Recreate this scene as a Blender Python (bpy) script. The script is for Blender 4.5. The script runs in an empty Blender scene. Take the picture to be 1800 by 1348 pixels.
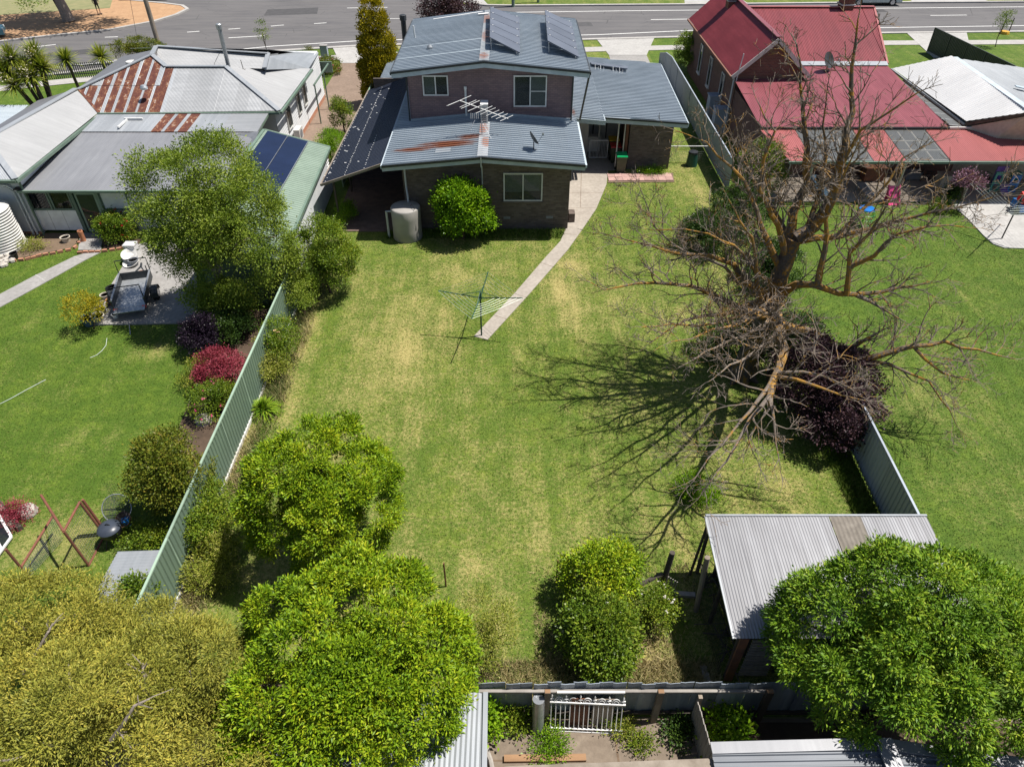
import bpy, bmesh, math, random
import numpy as np
from mathutils import Vector, Matrix, Quaternion
from mathutils import noise as mnoise

# ------------------------------------------------------------ camera, sky, sun, exposure
sc = bpy.context.scene
CAM_H, PITCH, FPX = 17.0, math.radians(40), 1250.0
cam = bpy.data.cameras.new('camera'); cam.lens = 25.0; cam.sensor_width = 36.0
cam.clip_start = 0.1; cam.clip_end = 2000
camo = bpy.data.objects.new('camera', cam); sc.collection.objects.link(camo)
camo.location = (0, 0, CAM_H); camo.rotation_euler = (math.pi/2 - PITCH, 0, 0)
sc.camera = camo
SUNV = Vector((.44, .08, 1.0)).normalized()
wd = bpy.data.worlds.new('World'); sc.world = wd; wd.use_nodes = True
nt = wd.node_tree; bg = nt.nodes['Background']
sky = nt.nodes.new('ShaderNodeTexSky'); sky.sky_type = 'NISHITA'; sky.sun_disc = False
sky.sun_elevation = math.asin(SUNV.z); sky.sun_rotation = math.atan2(SUNV.x, SUNV.y)
sky.air_density = 1.0; sky.dust_density = 1.0
nt.links.new(sky.outputs[0], bg.inputs[0]); bg.inputs[1].default_value = 0.062
sun = bpy.data.lights.new('sun', 'SUN'); sun.energy = 5.0; sun.angle = math.radians(.55); sun.color = (1, .95, .88)
suno = bpy.data.objects.new('sun', sun); sc.collection.objects.link(suno)
suno.rotation_euler = SUNV.to_track_quat('Z', 'Y').to_euler(); suno.location = (30, 10, 60)
vs = sc.view_settings; vs.view_transform = 'Standard'; vs.look = 'None'; vs.exposure = 0.58; vs.gamma = 1.0
vs.use_curve_mapping = False

# ------------------------------------------------------------ survey helpers: photo pixel -> place in metres
CT, ST = math.cos(PITCH), math.sin(PITCH)
def _ray(px, py):
    u = (px-900)/FPX; v = (674-py)/FPX
    return u, CT+v*ST, -ST+v*CT
def gp(px, py, z=0.0):
    a, b, c = _ray(px, py); t = (z-CAM_H)/c
    return Vector((a*t, b*t, z))
def yp(px, py, Y):
    a, b, c = _ray(px, py); t = Y/b
    return Vector((a*t, Y, CAM_H+c*t))

# ------------------------------------------------------------ mesh helpers
COL = sc.collection
class MB:
    def __init__(s): s.v = []; s.f = []; s.uv = None
    def add(s, vs, fs):
        k = len(s.v); s.v += [tuple(p) for p in vs]; s.f += [tuple(i+k for i in f) for f in fs]; return s
    def box(s, c, d, rz=0, rx=0, ry=0):
        R = Matrix.Rotation(rz, 3, 'Z') @ Matrix.Rotation(ry, 3, 'Y') @ Matrix.Rotation(rx, 3, 'X')
        c = Vector(c); p = []
        for z in (-1, 1):
            for y in (-1, 1):
                for x in (-1, 1): p.append(c+R @ Vector((x*d[0]/2, y*d[1]/2, z*d[2]/2)))
        return s.add(p, [(0,2,3,1),(4,5,7,6),(0,1,5,4),(2,6,7,3),(0,4,6,2),(1,3,7,5)])
    def bar(s, a, b, w, h=None, up=(0,0,1)):
        a = Vector(a); b = Vector(b); h = h or w
        d = (b-a).normalized(); u = Vector(up)
        if abs(d.dot(u)) > .95: u = Vector((0,1,0))
        x = d.cross(u).normalized(); y = x.cross(d).normalized(); p = []
        for e in (a, b):
            for sx, sy in ((-1,-1),(1,-1),(1,1),(-1,1)): p.append(e+x*sx*w/2+y*sy*h/2)
        return s.add(p, [(3,2,1,0),(4,5,6,7),(0,1,5,4),(1,2,6,5),(2,3,7,6),(3,0,4,7)])
    def tube(s, pts, r, n=6, cap=True):
        pts = [Vector(p) for p in pts]; m = len(pts)
        rs = r if isinstance(r, (list, tuple)) else [r]*m
        k = len(s.v); u = None
        for i, p in enumerate(pts):
            d = (pts[min(i+1, m-1)]-pts[max(i-1, 0)])
            d = d.normalized() if d.length > 1e-9 else Vector((0,0,1))
            if u is None:
                u = d.cross(Vector((0,0,1)) if abs(d.z) < .9 else Vector((0,1,0))).normalized()
            else:
                u = (u-d*u.dot(d)); u = u.normalized() if u.length > 1e-6 else d.orthogonal().normalized()
            w = d.cross(u)
            for j in range(n):
                t = 2*math.pi*j/n
                s.v.append(tuple(p+(u*math.cos(t)+w*math.sin(t))*rs[i]))
        for i in range(m-1):
            for j in range(n):
                a = k+i*n+j; b = k+i*n+(j+1) % n
                s.f.append((a, b, b+n, a+n))
        if cap:
            s.f.append(tuple(k+n-1-j for j in range(n))); s.f.append(tuple(k+(m-1)*n+j for j in range(n)))
        return s
    def lathe(s, prof, c=(0,0,0), n=20, tilt=None):
        k = len(s.v); c = Vector(c); R = tilt or Matrix.Identity(3); m = len(prof)
        for r, z in prof:
            for j in range(n):
                t = 2*math.pi*j/n
                s.v.append(tuple(c+R @ Vector((r*math.cos(t), r*math.sin(t), z))))
        for i in range(m-1):
            for j in range(n):
                a = k+i*n+j; b = k+i*n+(j+1) % n
                s.f.append((a, b, b+n, a+n))
        s.f.append(tuple(k+n-1-j for j in range(n))); s.f.append(tuple(k+(m-1)*n+j for j in range(n)))
        return s
    def prism(s, poly, z0, z1):
        n = len(poly); p = [(q[0], q[1], z0) for q in poly]+[(q[0], q[1], z1) for q in poly]
        return s.add(p, [tuple(range(n-1, -1, -1)), tuple(range(n, 2*n))]+[(i, (i+1) % n, n+(i+1) % n, n+i) for i in range(n)])
    def slab(s, poly, t):
        """planar polygon in space thickened straight down by t"""
        n = len(poly); p = [tuple(q) for q in poly]+[(q[0], q[1], q[2]-t) for q in poly]
        return s.add(p, [tuple(range(n)), tuple(range(2*n-1, n-1, -1))]+[(i, n+i, n+(i+1) % n, (i+1) % n) for i in range(n)])
    def corr(s, poly, ribdir, pitch=.076, depth=.018, kind='sine', u0=None, u1=None, thick=0.0, seg=4):
        """ribbed sheet cut to a planar convex polygon; ribs run along ribdir"""
        P = [Vector(q) for q in poly]; o = P[0].copy()
        nrm = Vector((0,0,0))
        for i in range(len(P)):
            a, b = P[i], P[(i+1) % len(P)]
            nrm += Vector(((a.y-b.y)*(a.z+b.z), (a.z-b.z)*(a.x+b.x), (a.x-b.x)*(a.y+b.y)))
        nrm.normalize()
        if nrm.z < -1e-6 or (abs(nrm.z) < 1e-6 and nrm.x+nrm.y*.3 < 0): nrm.negate()
        vd = Vector(ribdir); vd = (vd-nrm*vd.dot(nrm)).normalized(); ud = vd.cross(nrm).normalized()
        uv = [((q-o).dot(ud), (q-o).dot(vd)) for q in P]
        lo = min(q[0] for q in uv); hi = max(q[0] for q in uv)
        if u0 is not None: lo = max(lo, u0)
        if u1 is not None: hi = min(hi, u1)
        if hi-lo < 1e-4: return s
        us = []
        if kind == 'sine':
            i0 = math.floor(lo/pitch*seg); i1 = math.ceil(hi/pitch*seg)
            for i in range(i0, i1+1):
                us.append((i*pitch/seg, depth*.5*math.cos(2*math.pi*i/seg)))
        elif kind == 'trap':      # raised ribs with wide pans
            i0 = math.floor(lo/pitch)-1; i1 = math.ceil(hi/pitch)+1
            for i in range(i0, i1+1):
                for fr, h in ((0, 0), (.52, 0), (.64, 1), (.88, 1)):
                    us.append(((i+fr)*pitch, depth*h))
        elif kind == 'rib':
            i0 = math.floor(lo/pitch)-1; i1 = math.ceil(hi/pitch)+1
            for i in range(i0, i1+1):
                for fr, h in ((0, 0), (.50, 0), (.55, 1), (.80, 1), (.85, 0)):
                    us.append(((i+fr)*pitch, depth*h))
        elif kind == 'box':       # fence panel: alternate flats
            i0 = math.floor(lo/pitch)-1; i1 = math.ceil(hi/pitch)+1
            for i in range(i0, i1+1):
                for fr, h in ((0, 0), (.36, 0), (.5, 1), (.86, 1)):
                    us.append(((i+fr)*pitch, depth*h))
        def hat(u):
            for a, b in zip(us[:-1], us[1:]):
                if a[0] <= u <= b[0]: return a[1]+(b[1]-a[1])*(u-a[0])/max(b[0]-a[0], 1e-9)
            return 0
        xs = [a for a in us if lo+1e-5 < a[0] < hi-1e-5]
        for q in uv:
            if lo+1e-5 < q[0] < hi-1e-5: xs.append((q[0], hat(q[0])))
        xs += [(lo+1e-6, hat(lo)), (hi-1e-6, hat(hi))]; xs.sort()
        k = len(s.v); m = len(uv)
        for u, h in xs:
            ts = []
            for i in range(m):
                a, b = uv[i], uv[(i+1) % m]
                if (a[0]-u)*(b[0]-u) <= 0 and abs(a[0]-b[0]) > 1e-9:
                    ts.append(a[1]+(b[1]-a[1])*(u-a[0])/(b[0]-a[0]))
            v0, v1 = (min(ts), max(ts)) if ts else (0, 0)
            s.v.append(tuple(o+ud*u+vd*v0+nrm*h)); s.v.append(tuple(o+ud*u+vd*v1+nrm*h))
        for i in range(len(xs)-1):
            a = k+2*i; s.f.append((a, a+2, a+3, a+1))
        return s
    def grid(s, x0, x1, y0, y1, st, zf=None):
        nx = max(1, int(round((x1-x0)/st))); ny = max(1, int(round((y1-y0)/st))); k = len(s.v)
        for j in range(ny+1):
            for i in range(nx+1):
                x = x0+(x1-x0)*i/nx; y = y0+(y1-y0)*j/ny
                s.v.append((x, y, zf(x, y) if zf else 0))
        for j in range(ny):
            for i in range(nx):
                a = k+j*(nx+1)+i; s.f.append((a, a+1, a+nx+2, a+nx+1))
        return s

WLOC = {}
def pieces(mb, tol=.012):
    """split a mesh builder into pieces that do not touch (bounding boxes apart)"""
    n = len(mb.v); par = list(range(n))
    def find(a):
        while par[a] != a: par[a] = par[par[a]]; a = par[a]
        return a
    for f in mb.f:
        r = find(f[0])
        for i in f[1:]: par[find(i)] = r
    isl = {}
    for f in mb.f: isl.setdefault(find(f[0]), []).append(f)
    if len(isl) == 1 or len(isl) > 80: return [mb]
    grp = []
    for fs in isl.values():
        ids = {i for f in fs for i in f}; P = [mb.v[i] for i in ids]
        lo = [min(p[k] for p in P)-tol for k in range(3)]; hi = [max(p[k] for p in P)+tol for k in range(3)]
        fs = list(fs); hit = True
        while hit:
            hit = False
            for g in grp:
                if all(g[1][k] <= hi[k] and lo[k] <= g[2][k] for k in range(3)):
                    fs += g[0]; lo = [min(lo[k], g[1][k]) for k in range(3)]; hi = [max(hi[k], g[2][k]) for k in range(3)]
                    grp.remove(g); hit = True; break
        grp.append((fs, lo, hi))
    if len(grp) == 1: return [mb]
    out = []
    for fs, _, _ in grp:
        m = MB(); mp = {}
        for f in fs:
            for i in f:
                if i not in mp: mp[i] = len(m.v); m.v.append(mb.v[i])
            m.f.append(tuple(mp[i] for i in f))
        out.append(m)
    return out
def _mesh(name, mb, mat, off, smooth, recalc=True):
    me = bpy.data.meshes.new(name)
    ox, oy, oz = off
    me.from_pydata([(a-ox, b-oy, c-oz) for a, b, c in mb.v], [], mb.f)
    if recalc and len(mb.f) < 60000:
        bm = bmesh.new(); bm.from_mesh(me); bmesh.ops.recalc_face_normals(bm, faces=bm.faces); bm.to_mesh(me); bm.free()
    me.materials.append(mat)
    if smooth is True:
        me.polygons.foreach_set('use_smooth', [True]*len(me.polygons))
    elif smooth == 'auto':
        me.polygons.foreach_set('use_smooth', [True]*len(me.polygons)); me.set_sharp_from_angle(angle=math.radians(35))
    return me
def thing(name, label, cat, loc=(0,0,0), group=None):
    o = bpy.data.objects.new(name, None); COL.objects.link(o); o.empty_display_size = .2
    o.location = loc; WLOC[o.name] = Vector(loc); o['label'] = label; o['category'] = cat
    if group: o['group'] = group
    return o
def part(par, name, mb, mat, smooth=False, label=None, kind=None, recalc=True, mesh=None, loc=None):
    """mesh part: coordinates of mb are world metres; loc = its own pivot"""
    if mesh is None and kind is None and len(mb.v) < 20000:
        ps = pieces(mb)
        if len(ps) > 1: return [part(par, name, p, mat, smooth, label, 'one', recalc, None, loc) for p in ps][0]
    if kind == 'one': kind = None
    w = WLOC[par.name]; pv = Vector(loc) if loc is not None else w
    me = mesh or _mesh(name, mb, mat, pv, smooth, recalc)
    o = bpy.data.objects.new(name, me); COL.objects.link(o); o.parent = par; o.location = pv-w
    WLOC[o.name] = pv
    if label: o['label'] = label
    if kind: o['kind'] = kind
    return o
def solo(name, label, cat, mb, mat, loc=(0,0,0), smooth=False, group=None, kind=None, recalc=True):
    o = bpy.data.objects.new(name, _mesh(name, mb, mat, loc, smooth, recalc)); COL.objects.link(o); o.location = loc
    WLOC[o.name] = Vector(loc)
    if label: o['label'] = label
    if cat: o['category'] = cat
    if group: o['group'] = group
    if kind: o['kind'] = kind
    return o
def struct(name, mb, mat, smooth=False, label=None, recalc=True):
    ps = pieces(mb) if len(mb.v) < 3000 else [mb]
    return [solo(name, label, None, p, mat, (0,0,0), smooth, kind='structure', recalc=recalc) for p in ps][0]
def relabel(o, **kw):
    for k, v in kw.items(): o[k] = v
    return o

# ------------------------------------------------------------ procedural materials
def C4(c): return (c[0], c[1], c[2], 1)
class NT:
    def __init__(s, name):
        s.m = bpy.data.materials.new(name); s.m.use_nodes = True; s.t = s.m.node_tree; s.n = s.t.nodes
        s.b = s.n['Principled BSDF']; s.out = s.n['Material Output']
    def node(s, ty, **kw):
        n = s.n.new(ty)
        for k, v in kw.items(): setattr(n, k, v)
        return n
    def link(s, a, b): s.t.links.new(a, b)
    def pos(s): return s.node('ShaderNodeNewGeometry').outputs['Position']
    def noise(s, scale, vec=None, detail=4, rough=.55, dist=0):
        n = s.node('ShaderNodeTexNoise'); n.inputs['Scale'].default_value = scale
        n.inputs['Detail'].default_value = detail; n.inputs['Roughness'].default_value = rough; n.inputs['Distortion'].default_value = dist
        s.link(vec if vec is not None else s.pos(), n.inputs['Vector']); return n.outputs['Fac']
    def mapping(s, vec, scale=(1,1,1), rot=(0,0,0), loc=(0,0,0)):
        n = s.node('ShaderNodeMapping'); n.inputs['Scale'].default_value = scale; n.inputs['Rotation'].default_value = rot
        n.inputs['Location'].default_value = loc; s.link(vec, n.inputs['Vector']); return n.outputs[0]
    def ramp(s, fac, stops):
        n = s.node('ShaderNodeValToRGB'); e = n.color_ramp.elements
        while len(e) < len(stops): e.new(.5)
        for el, (p, c) in zip(e, stops):
            el.position = p; el.color = C4(c) if isinstance(c, (tuple, list)) else (c, c, c, 1)
        s.link(fac, n.inputs[0]); return n.outputs[0]
    def mix(s, fac, a, b, mode='MIX'):
        n = s.node('ShaderNodeMix', data_type='RGBA', blend_type=mode)
        for sock, val in ((n.inputs[0], fac), (n.inputs[6], a), (n.inputs[7], b)):
            if hasattr(val, 'node'): s.link(val, sock)
            else: sock.default_value = C4(val) if isinstance(val, (tuple, list)) else val
        return n.outputs[2]
    def math(s, op, a, b=0.0):
        n = s.node('ShaderNodeMath', operation=op)
        for sock, val in ((n.inputs[0], a), (n.inputs[1], b)):
            if hasattr(val, 'node'): s.link(val, sock)
            else: sock.default_value = val
        return n.outputs[0]
    def vary(s, col, amt):
        r = s.node('ShaderNodeObjectInfo').outputs['Random']; v = s.math('ADD', s.math('MULTIPLY', r, amt*2), 1-amt)
        n = s.node('ShaderNodeVectorMath', operation='SCALE'); s.link(col, n.inputs[0]); s.link(v, n.inputs['Scale']); return n.outputs[0]
    def bump(s, h, strength=.3, dist=.02):
        n = s.node('ShaderNodeBump'); n.inputs['Strength'].default_value = strength; n.inputs['Distance'].default_value = dist
        s.link(h, n.inputs['Height']); s.link(n.outputs[0], s.b.inputs['Normal'])
    def set(s, col=None, rough=None, metal=None, spec=None):
        for nm, val in (('Base Color', col), ('Roughness', rough), ('Metallic', metal), ('Specular IOR Level', spec)):
            if val is None: continue
            i = s.b.inputs[nm]
            if hasattr(val, 'node'): s.link(val, i)
            else: i.default_value = C4(val) if isinstance(val, (tuple, list)) else val
        return s.m
MATS = {}
def pm(name, c, c2=None, rough=.7, metal=0.0, scale=4.0, bump=.15, bscale=30, spec=.4, stretch=(1,1,1), lo=.35, hi=.65):
    """plain procedural material: two tones mixed by world noise + fine relief"""
    if name in MATS: return MATS[name]
    t = NT(name); c2 = c2 or tuple(x*.72 for x in c)
    p = t.mapping(t.pos(), stretch)
    f = t.ramp(t.noise(scale, p, 6, .6), [(lo, 0.), (hi, 1.)])
    t.set(t.vary(t.mix(f, c, c2), .16), rough, metal, spec)
    if bump: t.bump(t.noise(bscale, p, 3), bump, .01)
    MATS[name] = t.m; return t.m
# ------------------------------------------------------------ special materials
def mat_lawn(name, green, dark, dry, dry_bias=0.0, blades=False):
    t = NT(name); P = t.pos()
    flat = t.mapping(P, (1,1,0))
    big = t.noise(.22, flat, 4, .6); mid = t.noise(1.1, flat, 5, .65); fine = t.noise(9, flat, 4, .7); vf = t.noise(38, flat, 3, .7)
    at = t.node('ShaderNodeAttribute', attribute_name='dry')
    d = t.math('ADD', at.outputs['Fac'], t.math('MULTIPLY', t.math('SUBTRACT', big, .5), .6))
    d = t.math('ADD', d, t.math('MULTIPLY', t.math('SUBTRACT', mid, .5), .8))
    d = t.math('ADD', d, t.math('MULTIPLY', t.math('SUBTRACT', fine, .5), 1.5))
    d = t.math('ADD', d, t.math('MULTIPLY', t.math('SUBTRACT', vf, .5), 1.7))
    st = t.noise(1.0, t.mapping(P, (1.7,.16,0), rot=(0,0,math.radians(-20))), 4, .6)
    d = t.math('ADD', d, t.math('MULTIPLY', t.math('SUBTRACT', st, .5), .8))
    d = t.math('ADD', d, dry_bias)
    if blades:
        rnd = t.node('ShaderNodeNewGeometry').outputs['Random Per Island']
        d = t.math('ADD', d, t.math('MULTIPLY', t.math('SUBTRACT', rnd, .5), .7))
    g = t.mix(t.ramp(t.noise(2.6, t.mapping(P, (1,1,0), loc=(7,3,0)), 5, .7), [(.38, 0.), (.62, 1.)]), green, dark)
    g = t.mix(t.ramp(t.noise(.7, t.mapping(P, (1,1,0), loc=(17,5,0)), 5, .65), [(.42, 0.), (.6, .75)]), g, dark)
    g = t.mix(t.ramp(t.noise(14, t.mapping(P, (1,1,0), loc=(3,9,0)), 3, .7), [(.38, 0.), (.68, .75)]), g, tuple(x*.5 for x in dark))
    col = t.mix(t.ramp(d, [(.30, 0.), (.80, 1.)]), g, dry)
    t.set(col, .85, 0, .25)
    if not blades: t.bump(vf, .6, .03)
    return t.m
def mat_leaf(name, cols, transl=.25, rough=.45, scale=1.5):
    t = NT(name)
    rnd = t.node('ShaderNodeNewGeometry').outputs['Random Per Island']
    n = t.noise(scale, None, 3, .6)
    n2 = t.noise(scale*.45, None, 2, .5); f = t.math('ADD', t.math('MULTIPLY', rnd, .5), t.math('ADD', t.math('MULTIPLY', n, .55), t.math('MULTIPLY', t.math('SUBTRACT', n2, .45), .6)))
    k = len(cols); col = t.ramp(f, [(.15+.75*i/(k-1), c) for i, c in enumerate(cols)])
    t.set(col, rough, 0, .2)
    tr = t.node('ShaderNodeBsdfTranslucent'); t.link(t.mix(1.0, col, (1.0, 1.05, .45), 'MULTIPLY'), tr.inputs[0])
    ms = t.node('ShaderNodeMixShader'); ms.inputs[0].default_value = transl
    t.link(t.b.outputs[0], ms.inputs[1]); t.link(tr.outputs[0], ms.inputs[2]); t.link(ms.outputs[0], t.out.inputs[0])
    return t.m
def mat_brick(name, c1, c2, mortar, bw=.23, bh=.086, axis='xz', var=.5, msize=.012):
    t = NT(name); P = t.pos(); sx = t.node('ShaderNodeSeparateXYZ'); t.link(P, sx.inputs[0])
    cb = t.node('ShaderNodeCombineXYZ')
    a = t.math('ADD', sx.outputs[0], sx.outputs[1])
    t.link(a, cb.inputs[0]); t.link(sx.outputs[2], cb.inputs[1])
    b = t.node('ShaderNodeTexBrick'); b.inputs['Scale'].default_value = 1
    b.inputs['Brick Width'].default_value = bw; b.inputs['Row Height'].default_value = bh; b.inputs['Mortar Size'].default_value = msize
    b.inputs['Mortar Smooth'].default_value = .2; b.inputs['Bias'].default_value = 0
    b.inputs['Color1'].default_value = C4(c1); b.inputs['Color2'].default_value = C4(c2); b.inputs['Mortar'].default_value = C4(mortar)
    t.link(cb.outputs[0], b.inputs['Vector'])
    n = t.noise(1.3, P, 5, .65)
    col = t.mix(t.ramp(n, [(.3, 0.), (.75, var)]), b.outputs['Color'], tuple(x*.45 for x in c1))
    t.set(col, .85, 0, .3); t.bump(t.math('SUBTRACT', 1.0, b.outputs['Fac']), .5, .01)
    return t.m
def mat_roof(name, c, c2, rough=.4, metal=.0, streak=(6,.4,.4), rust=None, rustcol=((.17,.045,.025),(.30,.12,.05)), spots=0.0, spec=.5, rstretch=(.35, 8, 1), objrand=None):
    """painted / galvanised sheet; rust = list of (x,y,z,rx,ry,strength) stains"""
    t = NT(name); P = t.pos()
    f = t.ramp(t.noise(1.0, t.mapping(P, streak), 6, .6), [(.32, 0.), (.68, 1.)])
    f2 = t.ramp(t.noise(.5, P, 4, .6), [(.35, 0.), (.7, .55)])
    col = t.mix(f, c, c2); col = t.mix(f2, col, tuple(x*.82 for x in c2))
    r = rough
    if spots:
        sp = t.ramp(t.noise(7, P, 5, .75), [(.66-spots, 0.), (.74-spots, 1.)])
        col = t.mix(sp, col, rustcol[0])
    if rust:
        tot = None
        for (x, y, z, rx, ry, s) in rust:
            v = t.mapping(P, (1/rx, 1/ry, .2), loc=(-x/rx, -y/ry, -z*.2))
            ln = t.node('ShaderNodeVectorMath', operation='LENGTH'); t.link(v, ln.inputs[0])
            g = t.math('MULTIPLY', t.math('SUBTRACT', 1.0, ln.outputs['Value']), s)
            g = t.math('MAXIMUM', g, 0.0)
            tot = g if tot is None else t.math('MAXIMUM', tot, g)
        nn = t.noise(1.6, t.mapping(P, rstretch), 7, .72)
        m = t.math('MULTIPLY', tot, t.math('MULTIPLY', nn, 2.0)); m = t.math('ADD', m, t.math('MULTIPLY', t.math('SUBTRACT', t.noise(9, t.mapping(P, (.5,1.6,1)), 5, .75), .55), t.math('MINIMUM', tot, .9)))
        m = t.ramp(m, [(.32, 0.), (.46, .65), (.72, 1.)])
        rc = t.mix(t.noise(8, P, 4, .7), rustcol[0], rustcol[1])
        col = t.mix(m, col, rc)
        r = t.math('ADD', t.math('MULTIPLY', m, .45), rough)
    t.set(t.vary(col, .09 if objrand is None else objrand), r, metal, spec); t.bump(t.noise(60, P, 2), .04, .01)
    return t.m
def mat_rust_sheet(name):
    t = NT(name); P = t.pos()
    n = t.noise(2.6, t.mapping(P, (1.4, .8, 1)), 6, .7); n2 = t.noise(14, P, 4, .7)
    col = t.ramp(t.math('ADD', t.math('MULTIPLY', n, .7), t.math('MULTIPLY', n2, .3)), [(.3, (.07,.026,.022)), (.50, (.105,.040,.03)), (.575, (.20,.09,.045)), (.62, (.36,.33,.30)), (.75, (.36,.37,.38))])
    t.set(col, .85, 0, .2); return t.m
def mat_concrete(name, c, c2, joint=0):
    t = NT(name); P = t.pos()
    f = t.ramp(t.noise(.9, P, 7, .68), [(.3, 0.), (.72, 1.)]); s = t.ramp(t.noise(6, P, 6, .7), [(.35, 0.), (.75, .6)])
    col = t.mix(s, t.mix(f, c, c2), tuple(x*.6 for x in c2))
    t.set(col, .9, 0, .25); t.bump(t.noise(25, P, 5), .25, .01); return t.m
def mat_glass(name, c, rough=.04, clear=.72):
    t = NT(name); t.set(c, rough, 0, .5); t.b.inputs['IOR'].default_value = 1.5
    tb = t.node('ShaderNodeBsdfTransparent'); tb.inputs[0].default_value = (.82,.87,.86,1); ms = t.node('ShaderNodeMixShader'); ms.inputs[0].default_value = clear
    t.link(t.b.outputs[0], ms.inputs[1]); t.link(tb.outputs[0], ms.inputs[2]); t.link(ms.outputs[0], t.out.inputs[0]); return t.m
def mat_bark(name, c, c2, lichen=None, amt=.5):
    t = NT(name); P = t.pos()
    f = t.ramp(t.noise(9, P, 5, .7), [(.3, 0.), (.7, 1.)]); col = t.mix(f, c, c2)
    if lichen:
        up = t.node('ShaderNodeSeparateXYZ'); g = t.node('ShaderNodeNewGeometry'); t.link(g.outputs['Normal'], up.inputs[0])
        k = t.math('ADD', t.noise(1.9, P, 6, .75), t.math('MULTIPLY', t.math('SUBTRACT', t.noise(14, P, 5, .75), .5), .8)); k = t.math('ADD', k, .175)
        k = t.math('ADD', k, t.math('MULTIPLY', up.outputs[1], -.06))
        col = t.mix(t.ramp(k, [(.86-amt*.4, 0.), (.95-amt*.4, 1.)]), col, t.mix(t.noise(20, P, 3), lichen, tuple(x*.65 for x in lichen)))
    t.set(col, .9, 0, .2); t.bump(t.noise(22, t.mapping(P, (1,1,.4)), 4), .5, .02); return t.m
def mat_asphalt(name):
    t = NT(name); P = t.pos()
    f = t.ramp(t.noise(.16, P, 7, .7), [(.3, 0.), (.7, 1.)]); g = t.ramp(t.noise(.8, t.mapping(P, (.22,1.8,1), rot=(0,0,-.08)), 6, .7), [(.35, 0.), (.75, .9)])
    col = t.mix(g, t.mix(f, (.115,.110,.112), (.078,.076,.080)), (.145,.138,.135))
    sk = t.ramp(t.noise(.5, t.mapping(P, (.12,2.4,1), rot=(0,0,.1)), 5, .75), [(.62, 0.), (.7, .5)]); col = t.mix(sk, col, (.055,.053,.056))
    v = t.node('ShaderNodeTexVoronoi', feature='DISTANCE_TO_EDGE'); v.inputs['Scale'].default_value = .32; t.link(t.mapping(P, (1,1.6,0)), v.inputs['Vector'])
    cr = t.ramp(v.outputs['Distance'], [(.0, .75), (.012, 0.)]); cr = t.math('MULTIPLY', cr, t.ramp(t.noise(.25, P, 3), [(.45, 0.), (.6, 1.)])); col = t.mix(cr, col, (.04,.04,.04))
    t.set(col, .85, 0, .35); t.bump(t.noise(60, P, 3), .2, .01); return t.m

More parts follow.
